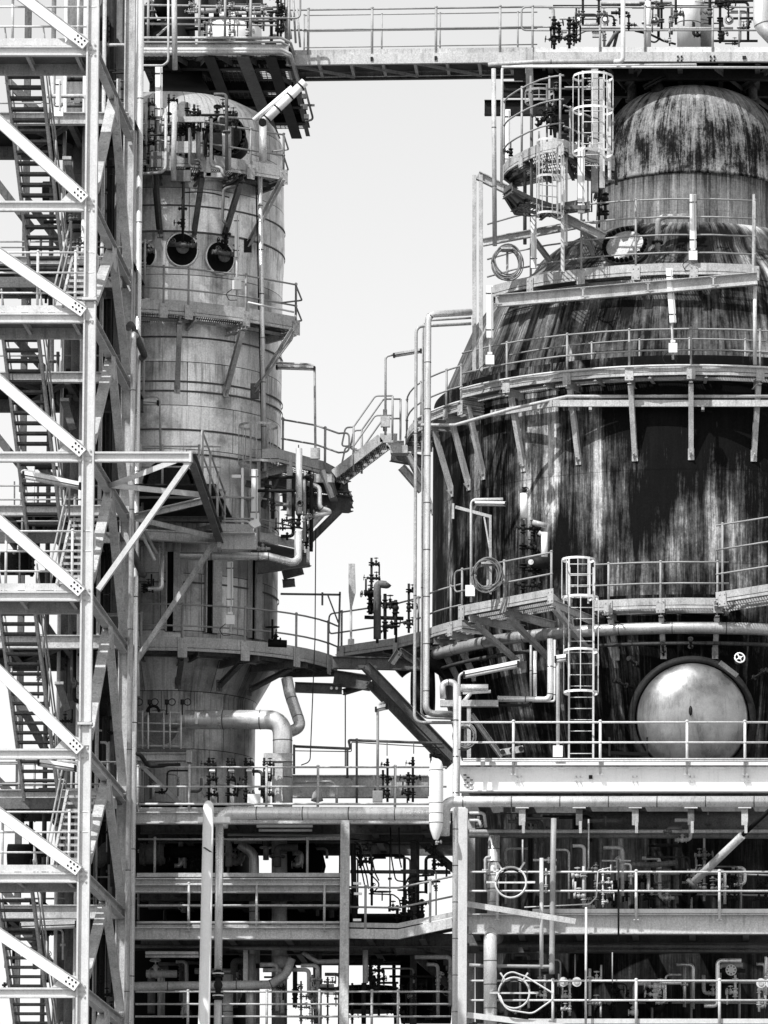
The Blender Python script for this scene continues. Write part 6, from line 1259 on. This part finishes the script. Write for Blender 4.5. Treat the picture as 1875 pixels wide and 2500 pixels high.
arm_lamp('slim mast with small floodlight head above the top floor of the left frame', [(922, 1945), (922, 1720), (938, 1715)], 128.4, (918, 1732, 944, 1726), box=(922, 1945), th=.12, r=.035)
pipe('thin pipe across the sky gap behind the top floor, left part', [P(716, 1822, 131), P(856, 1828, 131), P(851, 1807, 131), P(1080, 1815, 131)], .035, 'galv_dark', bands=False, bend=.04)
pipe('thin wire below the pipe across the sky gap', [P(716, 1833, 131), P(858, 1835, 131), P(858, 1812, 131), P(1085, 1826, 131)], .012, 'dark', bands=False, bend=.04)
for k, (x, y0, y1) in enumerate([(871, 1803, 1960), (848, 1825, 1900), (718, 1818, 1890), (945, 1812, 1845), (1010, 1812, 1840)]): pipe('thin upright pipe below the sky gap pipe, %s' % ['tallest', 'second from left', 'leftmost by the duct', 'above the mast valves', 'above the white cylinder valves'][k], [P(x, y0, 130.9), P(x, y1, 130.9)], .03 if k < 3 else .012, 'galv_dark', bands=False, group='thin pipes below the sky gap pipe')
t = thing('background_beam', 'grey plate girder behind the top floor rail in the middle bay', 'girder'); hb(714, 1045, 1893, 1948, 131.5, .2).build('girder', 'galv', t)
for k in range(5): B().box(P(868+k*45, 1920, 131.3), .06, .1, .5).build('stiffener', 'galv', t)
pipe('long thin rail pipe with bent end behind the top floor', [P(716, 1910, 130.6), P(810, 1908, 130.6), P(822, 1925, 130.6), P(822, 1960, 130.6)], .035, 'galv', bands=False, bend=.15)
b = B(); b.lathe([(.0, P(0, 1925, 131).z), (.1, P(0, 1935, 131).z), (.16, P(0, 1955, 131).z), (0, P(0, 1960, 131).z)], P(774, 1940, 131).x, 131, n=16); solo(b, 'cone_fitting', 'galv', 'small grey cone fitting on the top floor in the middle bay', 'fitting')
b = B(); b.box(P(620, 1952, 129.3), .32, .08, .28); solo(b, 'label_box', 'white', 'white square box between the valve stacks', 'box')
b = B(); b.box(P(921, 1945, 128.2), .22, .1, .26); solo(b, 'junction_box', 'rail_light', 'pale junction box at the foot of the slim mast', 'box')
# drums and ducts within the left frame; unflanged rear cylinders added for the shade
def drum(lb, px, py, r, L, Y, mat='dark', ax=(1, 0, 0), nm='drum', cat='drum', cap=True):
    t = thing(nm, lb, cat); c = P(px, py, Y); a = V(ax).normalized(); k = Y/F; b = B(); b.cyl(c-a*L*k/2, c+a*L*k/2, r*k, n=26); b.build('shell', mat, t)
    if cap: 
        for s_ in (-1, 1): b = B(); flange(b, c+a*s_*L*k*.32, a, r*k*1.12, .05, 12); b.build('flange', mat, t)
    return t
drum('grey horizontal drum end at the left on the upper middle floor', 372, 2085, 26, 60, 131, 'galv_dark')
drum('large dark cylinder added as shade behind the drums on the upper middle floor', 420, 2130, 60, 280, 134.5, 'dark', cap=False)
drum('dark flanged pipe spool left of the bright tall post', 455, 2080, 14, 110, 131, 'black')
drum('huge black cylinder added as shade along the back of the middle floor', 600, 2215, 45, 520, 134.5, 'black', cap=False)
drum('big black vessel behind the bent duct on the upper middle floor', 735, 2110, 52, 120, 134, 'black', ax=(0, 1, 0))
drum('black cylinder added as shade filling the lower left bay', 400, 2400, 110, 240, 136.3, 'black', cap=False)
drum('dark cylinder added as shade in the middle bay behind the hand wheels', 930, 2290, 60, 200, 134.5, 'black', cap=False)
drum('black cylinder added as shade in the lowest middle bay', 1040, 2420, 80, 120, 135, 'black', cap=False)
drum('black upright cylinder added as shade left of the thin column, lowest middle bay', 900, 2440, 70, 60, 135.4, 'black', ax=(0, 0, 1), cap=False)
for lb, pts, r_, m_, Y_ in [('fat pale riser pipe through all floors of the left frame', [(682, 1990), (682, 2560)], .20, 'alu_dull', 131.4), ('bent insulated pipe turning down left of the fat riser', [(585, 2060), (620, 2085), (622, 2500)], .13, 'alu_dull', 131.2), ('second riser right of the bright insulated pipe', [(556, 2380), (556, 2560)], .13, 'galv', 130.8), ('third riser between the insulated pipe and the fat riser', [(612, 2330), (612, 2560)], .13, 'alu_dull', 130.5), ('horizontal grey pipe with mitred elbow on the lowest floor', [(326, 2408), (490, 2406), (660, 2404), (700, 2375), (712, 2340)], .11, 'galv', 130.0), ('wide grey riser sleeve in the lower bay', [(688, 2335), (688, 2365)], .24, 'galv', 130.9), ('bent thin duct at the left side braces', [(232, 2110), (262, 2075), (285, 2060)], .2, 'galv_dark', 130.6), ('thin pipe under the top floor of the left frame', [(556, 2050), (830, 2046)], .045, 'galv', 129.9), ('second thin pipe under the top floor of the left frame', [(556, 2038), (830, 2040)], .035, 'rail', 130.3), ('pipe bending under the middle floor at the right', [(740, 2325), (760, 2340), (775, 2348), (832, 2347)], .06, 'galv', 130.4), ('horizontal pipe run below the middle floor', [(330, 2310), (832, 2318)], .05, 'galv_dark', 129.8), ('long thin dark pipe under the middle floor', [(330, 2318), (560, 2318)], .03, 'dark', 129.6), ('thin upright pipe in the lower right bay of the left frame', [(767, 2330), (769, 2500)], .035, 'galv_dark', 130.6), ('upright pipe in the lower right bay of the left frame', [(779, 2330), (779, 2500)], .07, 'galv_dark', 130.8), ('pale stub pipe between the columns in the middle bay', [(892, 2320), (892, 2400)], .07, 'galv', 130), ('dark stub with valves below the pale stub', [(888, 2400), (888, 2500)], .06, 'dark', 130), ('dark pipe behind the looped hoses in the middle bay', [(862, 2060), (866, 2260)], .07, 'dark', 130.4), ('horizontal dark pipe across the sky gap in the middle bay', [(855, 2128), (1100, 2130)], .045, 'galv_dark', 131)]:
    pipe(lb, [P(x, y, Y_) for x, y in pts], r_, m_, bsp=1.0, bands=r_ > .09)
# cables and loops in the middle bay
for k, pts in enumerate([[(953, 2020), (955, 2090), (960, 2120), (966, 2150), (985, 2152), (1070, 2150)], [(974, 2020), (976, 2100), (980, 2118)], [(865, 2055), (880, 2060), (885, 2075), (900, 2130), (930, 2160), (905, 2185)], [(870, 2058), (895, 2062), (905, 2080), (915, 2130), (925, 2150)], [(990, 2250), (988, 2160), (1000, 2140), (1060, 2136)], [(1000, 2200), (996, 2165), (1015, 2155), (1075, 2152)], [(900, 2182), (960, 2184), (975, 2195), (978, 2215)], [(855, 2048), (940, 2056), (960, 2050)], [(880, 2090), (895, 2140), (900, 2170)], [(872, 2080), (880, 2110), (890, 2160)]]):
    pipe('thin dark cable in the middle bay, %s' % ['long one bending right to the rail', 'straight short one beside it', 'looping out from the dark pipe', 'second loop from the dark pipe', 'tall arch beside the thin column', 'inner arch beside the thin column', 'flat loop under the hand wheels', 'sagging below the top beam', 'straight slanted by the dark pipe', 'innermost by the dark pipe'][k], [P(x, y, 130.2+.05*k) for x, y in pts], .018 if k not in (4, 5) else .026, 'dark', bands=False, bend=.15, group='cables in the middle bay')
for k, (x, y) in enumerate([(933, 2177), (992, 2173), (1020, 2178)]): 
    b = B(); wheel(b, P(x, y, 130.5), (0, -.18, 1), .22, .016); b.cyl(P(x, y, 130.5), P(x, y+22, 130.5), .02, n=6); solo(b, 'handwheel', 'dark', ['dark flat handwheel at the left in the middle bay', 'dark flat handwheel left of the thin column', 'dark flat handwheel right of the thin column'][k], 'handwheel', 'flat handwheels in the middle bay')
for k, (x, y0, y1, s_) in enumerate([(985, 2190, 2250, .13), (1030, 2195, 2250, .13), (1060, 2060, 2130, .12), (1022, 2200, 2240, .1), (880, 2060, 2120, .1), (970, 2210, 2250, .12), (905, 2350, 2480, .12), (925, 2340, 2480, .1), (965, 2400, 2500, .11), (860, 2400, 2500, .09), (1010, 2400, 2480, .1)]):
    valve_tree(['dark valves low beside the thin column, left', 'dark valves low beside the thin column, right', 'dark valve block under the white cylinder', 'dark small valves on the diagonal by the thin column', 'dark valves on the dark pipe in the middle bay', 'dark valve cluster at the walkway deck in the middle bay', 'dark valves with bright gaps in the lowest bay', 'second dark valves in the lowest bay', 'dark valves by the white panel in the lowest bay', 'dark valves right of the pale column in the lowest bay', 'dark valves left of the riser in the lowest bay'][k], x, y0, y1, 130.6, 140+k, s_, 'dark', w=.35, side=-1 if k % 2 else 1)
for k, (x, y) in enumerate([(872, 2157), (874, 2182), (872, 2246)]): solo(B().box(P(x, y, 128.9), .2, .06, .06), 'bracket_plate', 'white', ['upper white bracket plate right of the pale column', 'middle white bracket plate right of the pale column', 'low white bracket plate right of the pale column'][k], 'bracket')
t = thing('strip_lamp', 'white unlit strip lamp with twin tubes hanging under the top floor', 'lamp'); B().box(P(695, 2017, 129.3), 1.4, .14, .06).build('housing', 'white', t); B().cyl(P(632, 2027, 129.3), P(762, 2027, 129.3), .035, n=8).build('lamp_tube', 'lampglass', t)
t = thing('strip_lamp', 'grey strip lamp with twin tubes in the dark lower left bay', 'lamp'); B().box(P(420, 2327, 129.5), 1.32, .14, .07).build('housing', 'galv', t); B().cyl(P(355, 2335, 129.5), P(485, 2335, 129.5), .035, n=8).build('lamp_tube', 'galv', t)
t = thing('strip_lamp', 'bright strip lamp under the top beam of the middle bay', 'lamp'); B().box(P(962, 2026, 131), 1.15, .12, .1).build('housing', 'white', t)
valve_tree('thin tangled instrument piping at the foot of the middle bay, left', 735, 2395, 2500, 129.8, 160, .07, 'galv_dark', w=.4)
valve_tree('thin tangled instrument piping at the foot of the middle bay, centre', 762, 2380, 2500, 129.9, 161, .07, 'galv', w=.35)
valve_tree('thin tangled instrument piping at the foot of the middle bay, right', 800, 2385, 2500, 129.8, 162, .07, 'galv_dark', w=.35)
valve_tree('dark small valve under the drum on the upper middle floor', 470, 2090, 2125, 130.6, 163, .12, 'black', w=.2)
# ------------------------------------------------------------------ lower right structure
YQ = 128.0
t = thing('white_girder_frame', 'big white painted girder and columns of the right hand frame', 'steel frame')
b = hb(1117, 1960, 1873, 1934, YQ, .34, .02); b.build('main_girder', 'white', t)
for x in (1268, 1412, 1550, 1690, 1822):
    b = B(); 
    for dx in (-5, 5): 
        for dy in (0, 12): b.box(P(x+dx, 1896+dy, YQ-.05), .035, .08, .035)
    b.build('bolt', 'galv', t)
B().box(P(1442, 1897, YQ-.05), .09, .04, .09).build('earthing_plate', 'dark', t)
b = B(); [b.box(P(1135+8*i, 1892+12*j+6*i, YQ-.05), .07, .04, .03) for i in range(3) for j in range(3)]; b.build('bolt_group', 'galv_dark', t)
b = hb(1144, 1960, 2232, 2281, YQ, .3, .018); b.build('middle_girder', 'girder', t)
vcol(1130, 1975, YQ-.2, .235, 'frame', t); vcol(1151, 1975, YQ+4.4, .2, 'galv', t); vcol(1900, 1975, YQ+3, .2, 'galv_dark', t)
for z_, yy in ((1905, 1905), (2256, 2256), (2505, 2505)):
    for dy in (2.0, 4.2): q = P(1117, yy, YQ); x1 = P(1960, yy, YQ).x; B().ib((q.x, YQ+dy, q.z-.05), (x1, YQ+dy, q.z-.05), .24, .46, .016).build('floor_beam', 'galv_dark', t)
    for px in (1160, 1270, 1412, 1550, 1690, 1822): q = P(px, yy, YQ); B().ib((q.x, YQ+.2, q.z-.05), (q.x, YQ+4.8, q.z-.05), .16, .34, .014).build('cross_beam', 'galv_dark', t)
slab(1117, 1960, 1868, YQ-.23, YQ+3.2, .04, 'galv_dark', t); slab(1144, 1960, 2230, YQ, YQ+3.2, .04, 'galv_dark', t); slab(1144, 1960, 2498, YQ, YQ+3.2, .04, 'galv_dark', t)
t = thing('guardrail', 'white guard rail in front of the round manway above the white girder', 'guard rail'); p, q = P(1112, 1862, YQ-.15), P(1960, 1862, YQ-.15); q.z = p.z; rails(t, [p, q], 1.01, 2, posts=[1283, 1475, 1667, 1804], r=.028, mat='rail_light', base=.3, foot=.13)
t = thing('guardrail', 'white guard rail along the middle floor of the right frame', 'guard rail'); p, q = P(1146, 2222, YQ-.15), P(1960, 2222, YQ-.15); q.z = p.z; rails(t, [p, q], .95, 2, posts=[1187, 1374, 1566, 1748], r=.028, mat='rail_light', base=.25, foot=.13)
t = thing('guardrail', 'white guard rail along the bottom floor of the right frame', 'guard rail'); p, q = P(1146, 2490, YQ-.15), P(1960, 2490, YQ-.15); q.z = p.z; rails(t, [p, q], .97, 2, posts=[1378, 1566, 1744, 1870], r=.028, mat='rail_light', base=.25, foot=.13)
for lb, y0, y1, x0 in [('white toe board above the white girder', 1858, 1869, 1117), ('pale toe board of the middle floor of the right frame', 2219, 2229, 1300), ('pale toe board of the bottom floor of the right frame', 2487, 2499, 1290)]:
    b = hb(x0, 1960, y0, y1, YQ-.08, .02, kind='bar'); solo(b, 'toe_strip', 'white' if y0 < 1900 else 'frame', lb, 'toe board')
for k, y in enumerate((1853, 1858)): pipe(['upper white conduit above the white girder', 'lower white conduit above the white girder'][k], [P(1130, y, YQ-.2), P(1960, y, YQ-.2)], .022, 'rail_light', bands=False)
pipe('bright pipe standing left of the white column down to the bottom', [P(1120, 1660, 127.4) if False else P(1113, 1670, 126.8), P(1110, 2560, 126.8)], .07, 'alu', bsp=1.0)
pipe('second slim riser beside the bright pipe at the deck corner', [P(1122, 1700, 127.2), P(1118, 1960, 127.2)], .045, 'rail_light', bsp=2)
# clutter on the deck above the white girder
arm_lamp('slim white mast with double lamp head beside the caged ladder', [(1362, 1840), (1362, 1608), (1370, 1603)], 127.9, (1356, 1610, 1384, 1606), box=(1362, 1835), mat='rail_light', th=.16, r=.045)
t = thing('gauge_board', 'slanted grey panel with three round gauges on the deck', 'gauges'); a, c = P(1222, 1838, 129.4), P(1278, 1828, 129.4); B().bar(a, c, .1, .16).build('panel', 'galv', t)
for u in (.1, .5, .9): q = lerp(a, c, u)+V((0, -.07, 0)); B().cyl(q, q+V((0, -.03, 0)), .065, n=14).build('gauge', 'dark', t)
for lb, pts, r_, m_ in [('bright pipe turning under the ring walkway down beside the ladder', [(1343, 1560), (1343, 1708), (1215, 1706)], .075, 'alu'), ('second bright pipe left of it ending on the horizontal run', [(1306, 1590), (1306, 1700)], .05, 'alu'), ('thin pipe beside the bright pipe under the ring walkway', [(1354, 1562), (1354, 1712), (1300, 1712)], .028, 'rail_light'), ('thin pipe at the left of the pair under the ring', [(1296, 1575), (1296, 1700)], .03, 'galv'), ('u shaped clad pipe above the lower deck corner', [(1082, 1705), (1080, 1668), (1105, 1664), (1118, 1680), (1118, 1700)], .08, 'alu'), ('fat short clad pipe pointing right at the deck corner', [(1125, 1680), (1192, 1680)], .1, 'alu'), ('white short tube below the fat clad pipe', [(1130, 1692), (1198, 1688)], .04, 'white'), ('short slanted clad stub at the deck corner', [(1150, 1692), (1130, 1715)], .05, 'alu'), ('dark slim pipe under the horizontal run', [(1216, 1722), (1290, 1722), (1297, 1712)], .035, 'dark')]:
    pipe(lb, [P(x, y, 131) for x, y in pts], r_, m_, bsp=.9)
t = thing('pipe_support', 'grey steel support beam for pipes at the deck corner', 'support'); B().ch(P(1075, 1718, 131), P(1217, 1718, 131), .2, .16, .014).build('beam', 'galv', t); B().ib(P(1145, 1728, 131), P(1145, 1850, 131), .1, .12, .012, up=(0, 1, 0)).build('post', 'galv', t); B().ib(P(1150, 1745, 131.2), P(1225, 1848, 131.6), .1, .12, .012).build('strut', 'galv', t)
t = thing('foot_frame', 'small black barrier frame on the deck left of the round manway', 'barrier'); b = B(); b.bar(P(1490, 1838, 129.6), P(1582, 1842, 129.6), .1, .08); b.build('bar', 'black', t); [B().bar(P(x, 1800, 129.6), P(x, 1846, 129.6), .05, .05, up=(0, 1, 0)).build('upright', 'dark', t) for x in (1488, 1580)]
# middle floor clutter, right frame
def ringstand(lb, x, y, r, Y=127.2):
    t = thing('hose_ring', lb, 'hose reel'); c = P(x, y, Y); k = Y/F; B().torus(c, r*k, .026, (0, -1, 0), 28, 7).build('ring', 'rail_light', t); B().torus(c+V((0, .1, -.02)), r*k*.9, .02, (0, -1, 0), 28, 6).build('hose', 'dark', t)
    for a in (-.6, .6): d = V((math.sin(a), 0, math.cos(a))); B().bar(c+d*r*k, c+d*(r*k+.22), .04, .06, up=(0, 1, 0)).build('lug', 'rail_light', t)
    for s_ in (-1, 1): B().bar(c+V((s_*r*k, 0, 0)), c+V((s_*(r*k+.22), 0, 0)), .04, .05).build('arm', 'rail_light', t)
    B().bar(c+V((-r*k, .05, -.0)), c+V((r*k, .05, 0)), .04, .04).build('cross_bar', 'rail_light', t)
ringstand('large pale hose ring on the middle floor of the right frame', 1247, 2154, 38); ringstand('large pale hose ring with slack hose on the bottom floor', 1255, 2424, 38)
pipe('slack white hose looping under the lower hose ring', [P(1225, 2400, 127), P(1232, 2380, 127), P(1250, 2372, 127), P(1285, 2385, 127), P(1350, 2425, 127), P(1350, 2440, 127), P(1300, 2475, 127), P(1235, 2465, 127), P(1220, 2430, 127)], .022, 'rail_light', bands=False, bend=.3)
pipe('fat bright insulated elbow pipe standing on the bottom floor', [P(1213, 2290, 129.2), P(1199, 2278, 128.2), P(1197, 2292, 127.4), P(1197, 2520, 127.4)], .165, 'alu', bend=.2, bsp=.6, n=22)
pipe('bright vertical insulated pipe behind the upper hose ring', [P(1206, 2040, 129.4), P(1204, 2235, 129.4)], .15, 'alu', bsp=.35, n=18)
for lb, pts, r_, m_ in [('slim pale riser crossing two floors left of centre', [(1322, 2095), (1322, 2365)], .05, 'rail_light'), ('thicker pale riser with bend at its foot', [(1352, 1998), (1350, 2115), (1347, 2365), (1347, 2378)], .07, 'rail'), ('thin pale upright bar on the bottom floors', [(1431, 2215), (1430, 2500)], .03, 'rail_light'), ('horizontal pipe joining the slim risers', [(1146, 2356), (1180, 2358), (1345, 2360), (1348, 2370)], .045, 'rail'), ('thin upright rod crossing the middle floor', [(1510, 2100), (1510, 2300)], .025, 'dark'), ('upper thin rod with clamp over the middle floor', [(1719, 2040), (1719, 2200)], .03, 'rail'), ('low horizontal header under the white girder', [(1146, 2030), (1960, 2030)], .05, 'galv'), ('pipe below the header under the white girder', [(1146, 2040), (1960, 2042)], .06, 'galv_dark'), ('thin pipe run under the middle girder', [(1146, 2307), (1960, 2311)], .05, 'galv_dark'), ('second thin pipe run under the middle girder', [(1400, 2320), (1960, 2322)], .035, 'galv_dark'), ('thin wire drooping on the middle floor', [(1280, 2215), (1440, 2207), (1456, 2190), (1460, 2125), (1490, 2118)], .014, 'rail_light'), ('short upright thin pipe right of the wire', [(1437, 2000), (1437, 2120)], .02, 'galv'), ('thin vertical wire left on the middle floor', [(1276, 2050), (1276, 2110)], .02, 'galv'), ('thin vertical wire on the bottom floor', [(1495, 2325), (1495, 2400)], .014, 'rail'), ('thin vertical rod under the middle girder left', [(1404, 2330), (1404, 2388)], .02, 'galv')]:
    pipe(lb, [P(x, y, 127.7 if 'riser' in lb or 'upright' in lb or 'wire' in lb else 129.6) for x, y in pts], r_, m_, bands=False, bend=.08)
t = thing('fallen_beam', 'pale slightly tilted loose beam in front of the middle girder', 'beam'); B().bar(P(1141, 2207, 127.3), P(1406, 2250, 126.8), .06, .14).build('beam', 'galv', t)
t = thing('fallen_beam', 'pale tilted beam at the very bottom beside the white column', 'beam'); B().bar(P(1141, 2478, 127.3), P(1420, 2512, 127), .06, .14).build('beam', 'frame', t)
t = thing('slanted_boom', 'thick slanted grey telescopic tube over the middle floor at the right', 'boom'); B().cyl(P(1690, 2157, 128.6), P(1812, 2040, 127.6), .1, n=16).build('outer_tube', 'galv', t); B().cyl(P(1812, 2040, 127.65), P(1885, 1972, 127.2), .055, n=12).build('inner_tube', 'black', t); b = B(); flange(b, P(1688, 2158, 128.6), V((-1, 0, -1)), .16, .08, 8); b.build('flange', 'galv_dark', t)
for k, (x, y0, y1, s_, m_) in enumerate([(1455, 2105, 2215, .1, 'galv_dark'), (1333, 2120, 2180, .07, 'rail_light'), (1425, 2115, 2215, .12, 'galv'), (1472, 2120, 2215, .07, 'rail_light'), (1590, 2130, 2215, .13, 'dark'), (1500, 2150, 2215, .13, 'dark'), (1720, 2070, 2190, .1, 'galv_dark'), (1780, 2130, 2215, .12, 'dark'), (1680, 2140, 2210, .1, 'dark'), (1440, 2365, 2480, .12, 'galv'), (1391, 2390, 2480, .09, 'rail_light'), (1330, 2380, 2450, .09, 'rail_light'), (1500, 2400, 2480, .12, 'dark'), (1600, 2400, 2440, .12, 'galv'), (1795, 2380, 2440, .1, 'galv'), (1853, 2400, 2470, .09, 'rail_light'), (1300, 2440, 2490, .14, 'dark'), (1345, 2440, 2490, .14, 'dark'), (1530, 2150, 2200, .1, 'dark'), (1740, 2140, 2180, .1, 'galv_dark'), (1870, 2150, 2210, .1, 'dark')]):
    valve_tree(['grey instrument stack in the middle of the right middle floor', 'pale slim stack next to the slim risers', 'wide grey stand on the right middle floor', 'pale thin stand on the right middle floor', 'dark valve group near the second white post', 'dark valves left of the second white post', 'valve stack under the slanted boom', 'dark valve group right of the slanted boom', 'dark valves at the foot of the slanted boom', 'grey motor valve stack on the bottom floor', 'pale gauge stand on the bottom floor', 'pale stand right of the lower hose ring', 'dark valves in the middle of the bottom floor', 'grey valve over the dark port on the bottom floor', 'grey valves right on the bottom floor', 'pale gauge stand at the lower right edge', 'dark valve cluster under the slack hose', 'second dark valve cluster right of the slack hose', 'small dark valve on the vessel skirt, middle floor', 'small grey valve behind the boom', 'dark valve at the right edge of the middle floor'][k], x, y0, y1, 128.9 if m_ != 'dark' else 130.5, 170+k, s_, m_, w=.3, side=1 if k % 2 else -1, pipes=m_)
for k, (x, y) in enumerate([(1375, 2397), (1408, 2397), (1858, 2400), (1880, 2400)]):
    t = thing('gauge', ['left round gauge of the twin plate on the bottom floor', 'right round gauge of the twin plate on the bottom floor', 'left round gauge at the lower right edge', 'right round gauge at the lower right edge'][k], 'gauge', 'gauges on the bottom floor'); c = P(x, y, 128.2); B().cyl(c, c+V((0, .05, 0)), .12, n=16).build('plate', 'frame', t); B().cyl(c-V((0, .02, 0)), c, .07, n=14).build('dial', 'galv', t)
# dark ports on the vessel skirt
for k, (x, y, r_) in enumerate([(1597, 2432, 26), (1770, 2365, 20), (1683, 2165, 24), (1515, 2465, 28), (1475, 2475, 24)]):
    nozzle_head(x, y, 132.0, r_, ['dark round port on the skirt in the middle of the bottom floor', 'dark round port behind the white flanged disc', 'dark round port at the foot of the slanted boom', 'dark large port low on the bottom floor', 'dark port beside the large low port'][k], depth=2.5)
t = thing('blind_flange', 'bright round bolted disc on the bottom floor at the right', 'flange'); c = P(1785, 2368, 130.4); B().cyl(c, c+V((0, .08, 0)), .14, n=24).build('disc', 'white', t)
b = B()
for i in range(8): b.cyl(c+V((.1*math.cos(.785*i), -.02, .1*math.sin(.785*i))), c+V((.1*math.cos(.785*i), .1, .1*math.sin(.785*i))), .018, n=6)
b.build('bolt', 'dark', t)
B_ = B(); B_.cyl(P(1745, 2370, 130.5), P(1820, 2370, 130.5), .05, n=8); B_.build('pipe_stub', 'dark', t)
# inner curved rail on the bottom floor
for lb, y in (('curved inner guard rail against the skirt on the bottom floor', 2490), ('curved inner guard rail against the skirt on the middle floor', 2222)):
    t = thing('guardrail', lb, 'guard rail'); zz_ = P(1560, y-8, 130.6).z; rails(t, arc(BX, BY, 7.6, zz_, angpx(BX, BY, 7.6, zz_, 1545), angpx(BX, BY, 7.6, zz_, 1895), 8) if True else None, 1.05, 2, posts=[1590, 1686, 1807], r=.024, mat='rail')
# hangers under the fat pale pipe and lagging
for k, x in enumerate((1275, 1414, 1551, 1687, 1818)):
    t = thing('pipe_hanger', 'grey clamp hanger under the fat pale pipe, %s' % ['leftmost of five', 'second of five', 'third of five', 'fourth of five', 'rightmost of five'][k], 'hanger', 'clamp hangers under the fat pale pipe'); B().bar(P(x, 1970, 127.4), P(x, 2015, 127.4), .16, .12, up=(0, 1, 0)).build('strap', 'galv_dark' if k % 2 else 'galv', t); B().bar(P(x+3, 2005, 127.3), P(x+3, 2034, 127.3), .07, .06, up=(0, 1, 0)).build('rod', 'galv', t); B().bar(P(x-16, 1972, 127.3), P(x+16, 1972, 127.3), .08, .03).build('cross_strap', 'rail_light', t)
for k, pts in enumerate([[(1146, 1985), (1182, 1985), (1186, 2020)], [(1146, 2003), (1170, 2003), (1175, 2020)]]): pipe(['upper small bent pipe in the top left corner of the right frame', 'lower small bent pipe in the top left corner of the right frame'][k], [P(x, y, 129) for x, y in pts], .04, 'rail_light', bands=False, bend=.1)
drum('dark horizontal vessel under the deck behind the pipe hangers', 1680, 2005, 24, 520, 130.8, 'galv_dark', cap=False)
pipe('dark hose bundle slung under the deck in the right frame', [P(1530, 2110, 129.8), P(1590, 2112, 129.8), P(1655, 2106, 129.8)], .07, 'galv_dark', bsp=.12)

clutter('the upper middle floor of the left frame', 335, 830, 2050, 2125, 131, 134, 12, 21, ('galv', 'galv_dark', 'alu_dull', 'dark'), (.03, .1))
clutter('the middle floor of the left frame', 335, 830, 2190, 2255, 131, 133, 10, 22, ('galv_dark', 'dark', 'galv'), (.02, .07))
clutter('the lowest left bay', 335, 600, 2340, 2490, 130.5, 134, 12, 23, ('galv', 'galv_dark', 'alu_dull', 'dark'), (.03, .1))
clutter('the bay left of the pale column foot', 600, 830, 2350, 2490, 130, 132, 12, 24, ('galv_dark', 'galv', 'dark'), (.015, .06))
clutter('the lowest middle bay', 860, 1100, 2330, 2500, 130.5, 134, 12, 25, ('galv', 'galv_dark', 'dark'), (.02, .08))
clutter('the middle bay above the sloping walkway', 860, 1095, 2050, 2240, 130, 133, 10, 26, ('dark', 'galv_dark'), (.015, .04))
clutter('the middle floor behind the hose ring', 1160, 1540, 2060, 2215, 129, 131.5, 12, 27, ('galv', 'galv_dark', 'dark', 'rail_light'), (.015, .05))
clutter('the middle floor near the slanted boom', 1540, 1870, 2060, 2215, 129, 131.5, 12, 28, ('galv', 'dark', 'alu', 'galv_dark'), (.02, .06))
clutter('the bottom floor behind the lower hose ring', 1160, 1540, 2330, 2485, 129, 131.5, 12, 29, ('galv', 'galv_dark', 'dark', 'rail_light'), (.015, .05))
clutter('the bottom floor near the bolted disc', 1540, 1870, 2330, 2485, 129, 131.5, 12, 30, ('galv', 'dark', 'alu', 'galv_dark'), (.02, .06))
clutter('the space under the white girder', 1160, 1870, 1985, 2060, 129, 131, 12, 31, ('galv', 'galv_dark', 'dark'), (.02, .06), vert=.5)
clutter('the top floor left of the big duct', 345, 640, 1880, 1960, 130, 132, 10, 32, ('galv', 'galv_dark', 'dark'), (.02, .05))
SKY, SUN, EXPO = .15, 5.0, 0.07
# ------------------------------------------------------------------ ground, sky, sun
m, nt, b = nodes('ground_gravel'); g = N(nt, 'ShaderNodeNewGeometry').outputs['Position']
nt.links.new(grey(nt, ramp(nt, noise(nt, g, .4, 8, .7), .3, .7, .07, .16)), b.inputs['Base Color']); b.inputs['Roughness'].default_value = .9
gb = B(); gb.add([(-1500, -300, 0), (1500, -300, 0), (1500, 2500, 0), (-1500, 2500, 0)], [(0, 1, 2, 3)]); go = gb.build('ground', 'ground_gravel'); go['kind'] = 'structure'
finalize()
W = bpy.data.worlds.new('World'); sc.world = W; W.use_nodes = True; nt = W.node_tree; nt.nodes.clear()
EL, AZ = math.radians(52), math.radians(-38)      # sun to the upper left, in front
wo = nt.nodes.new('ShaderNodeOutputWorld'); bg = nt.nodes.new('ShaderNodeBackground'); sk = nt.nodes.new('ShaderNodeTexSky')
sk.sky_type = 'NISHITA'; sk.sun_disc = False; sk.sun_elevation = EL; sk.air_density = 3.0; sk.dust_density = 0.2; sk.ozone_density = 1.0
sk.sun_rotation = math.pi + AZ*-1 if False else math.radians(180+38)
bw = nt.nodes.new('ShaderNodeRGBToBW'); nt.links.new(sk.outputs[0], bw.inputs[0]); nt.links.new(bw.outputs[0], bg.inputs[0])
bg.inputs[1].default_value = SKY; nt.links.new(bg.outputs[0], wo.inputs[0])
L = bpy.data.lights.new('sun', 'SUN'); L.energy = SUN; L.angle = math.radians(.5); L.color = (1, 1, 1)
lo = bpy.data.objects.new('sun', L); COL.objects.link(lo)
sd = V((-math.sin(math.radians(38))*math.cos(EL), -math.cos(math.radians(38))*math.cos(EL), math.sin(EL)))
lo.rotation_euler = sd.to_track_quat('Z', 'Y').to_euler(); lo.location = (0, 100, 60)
sc.view_settings.view_transform = 'Standard'; sc.view_settings.look = 'None'; sc.view_settings.exposure = EXPO; sc.view_settings.gamma = 1
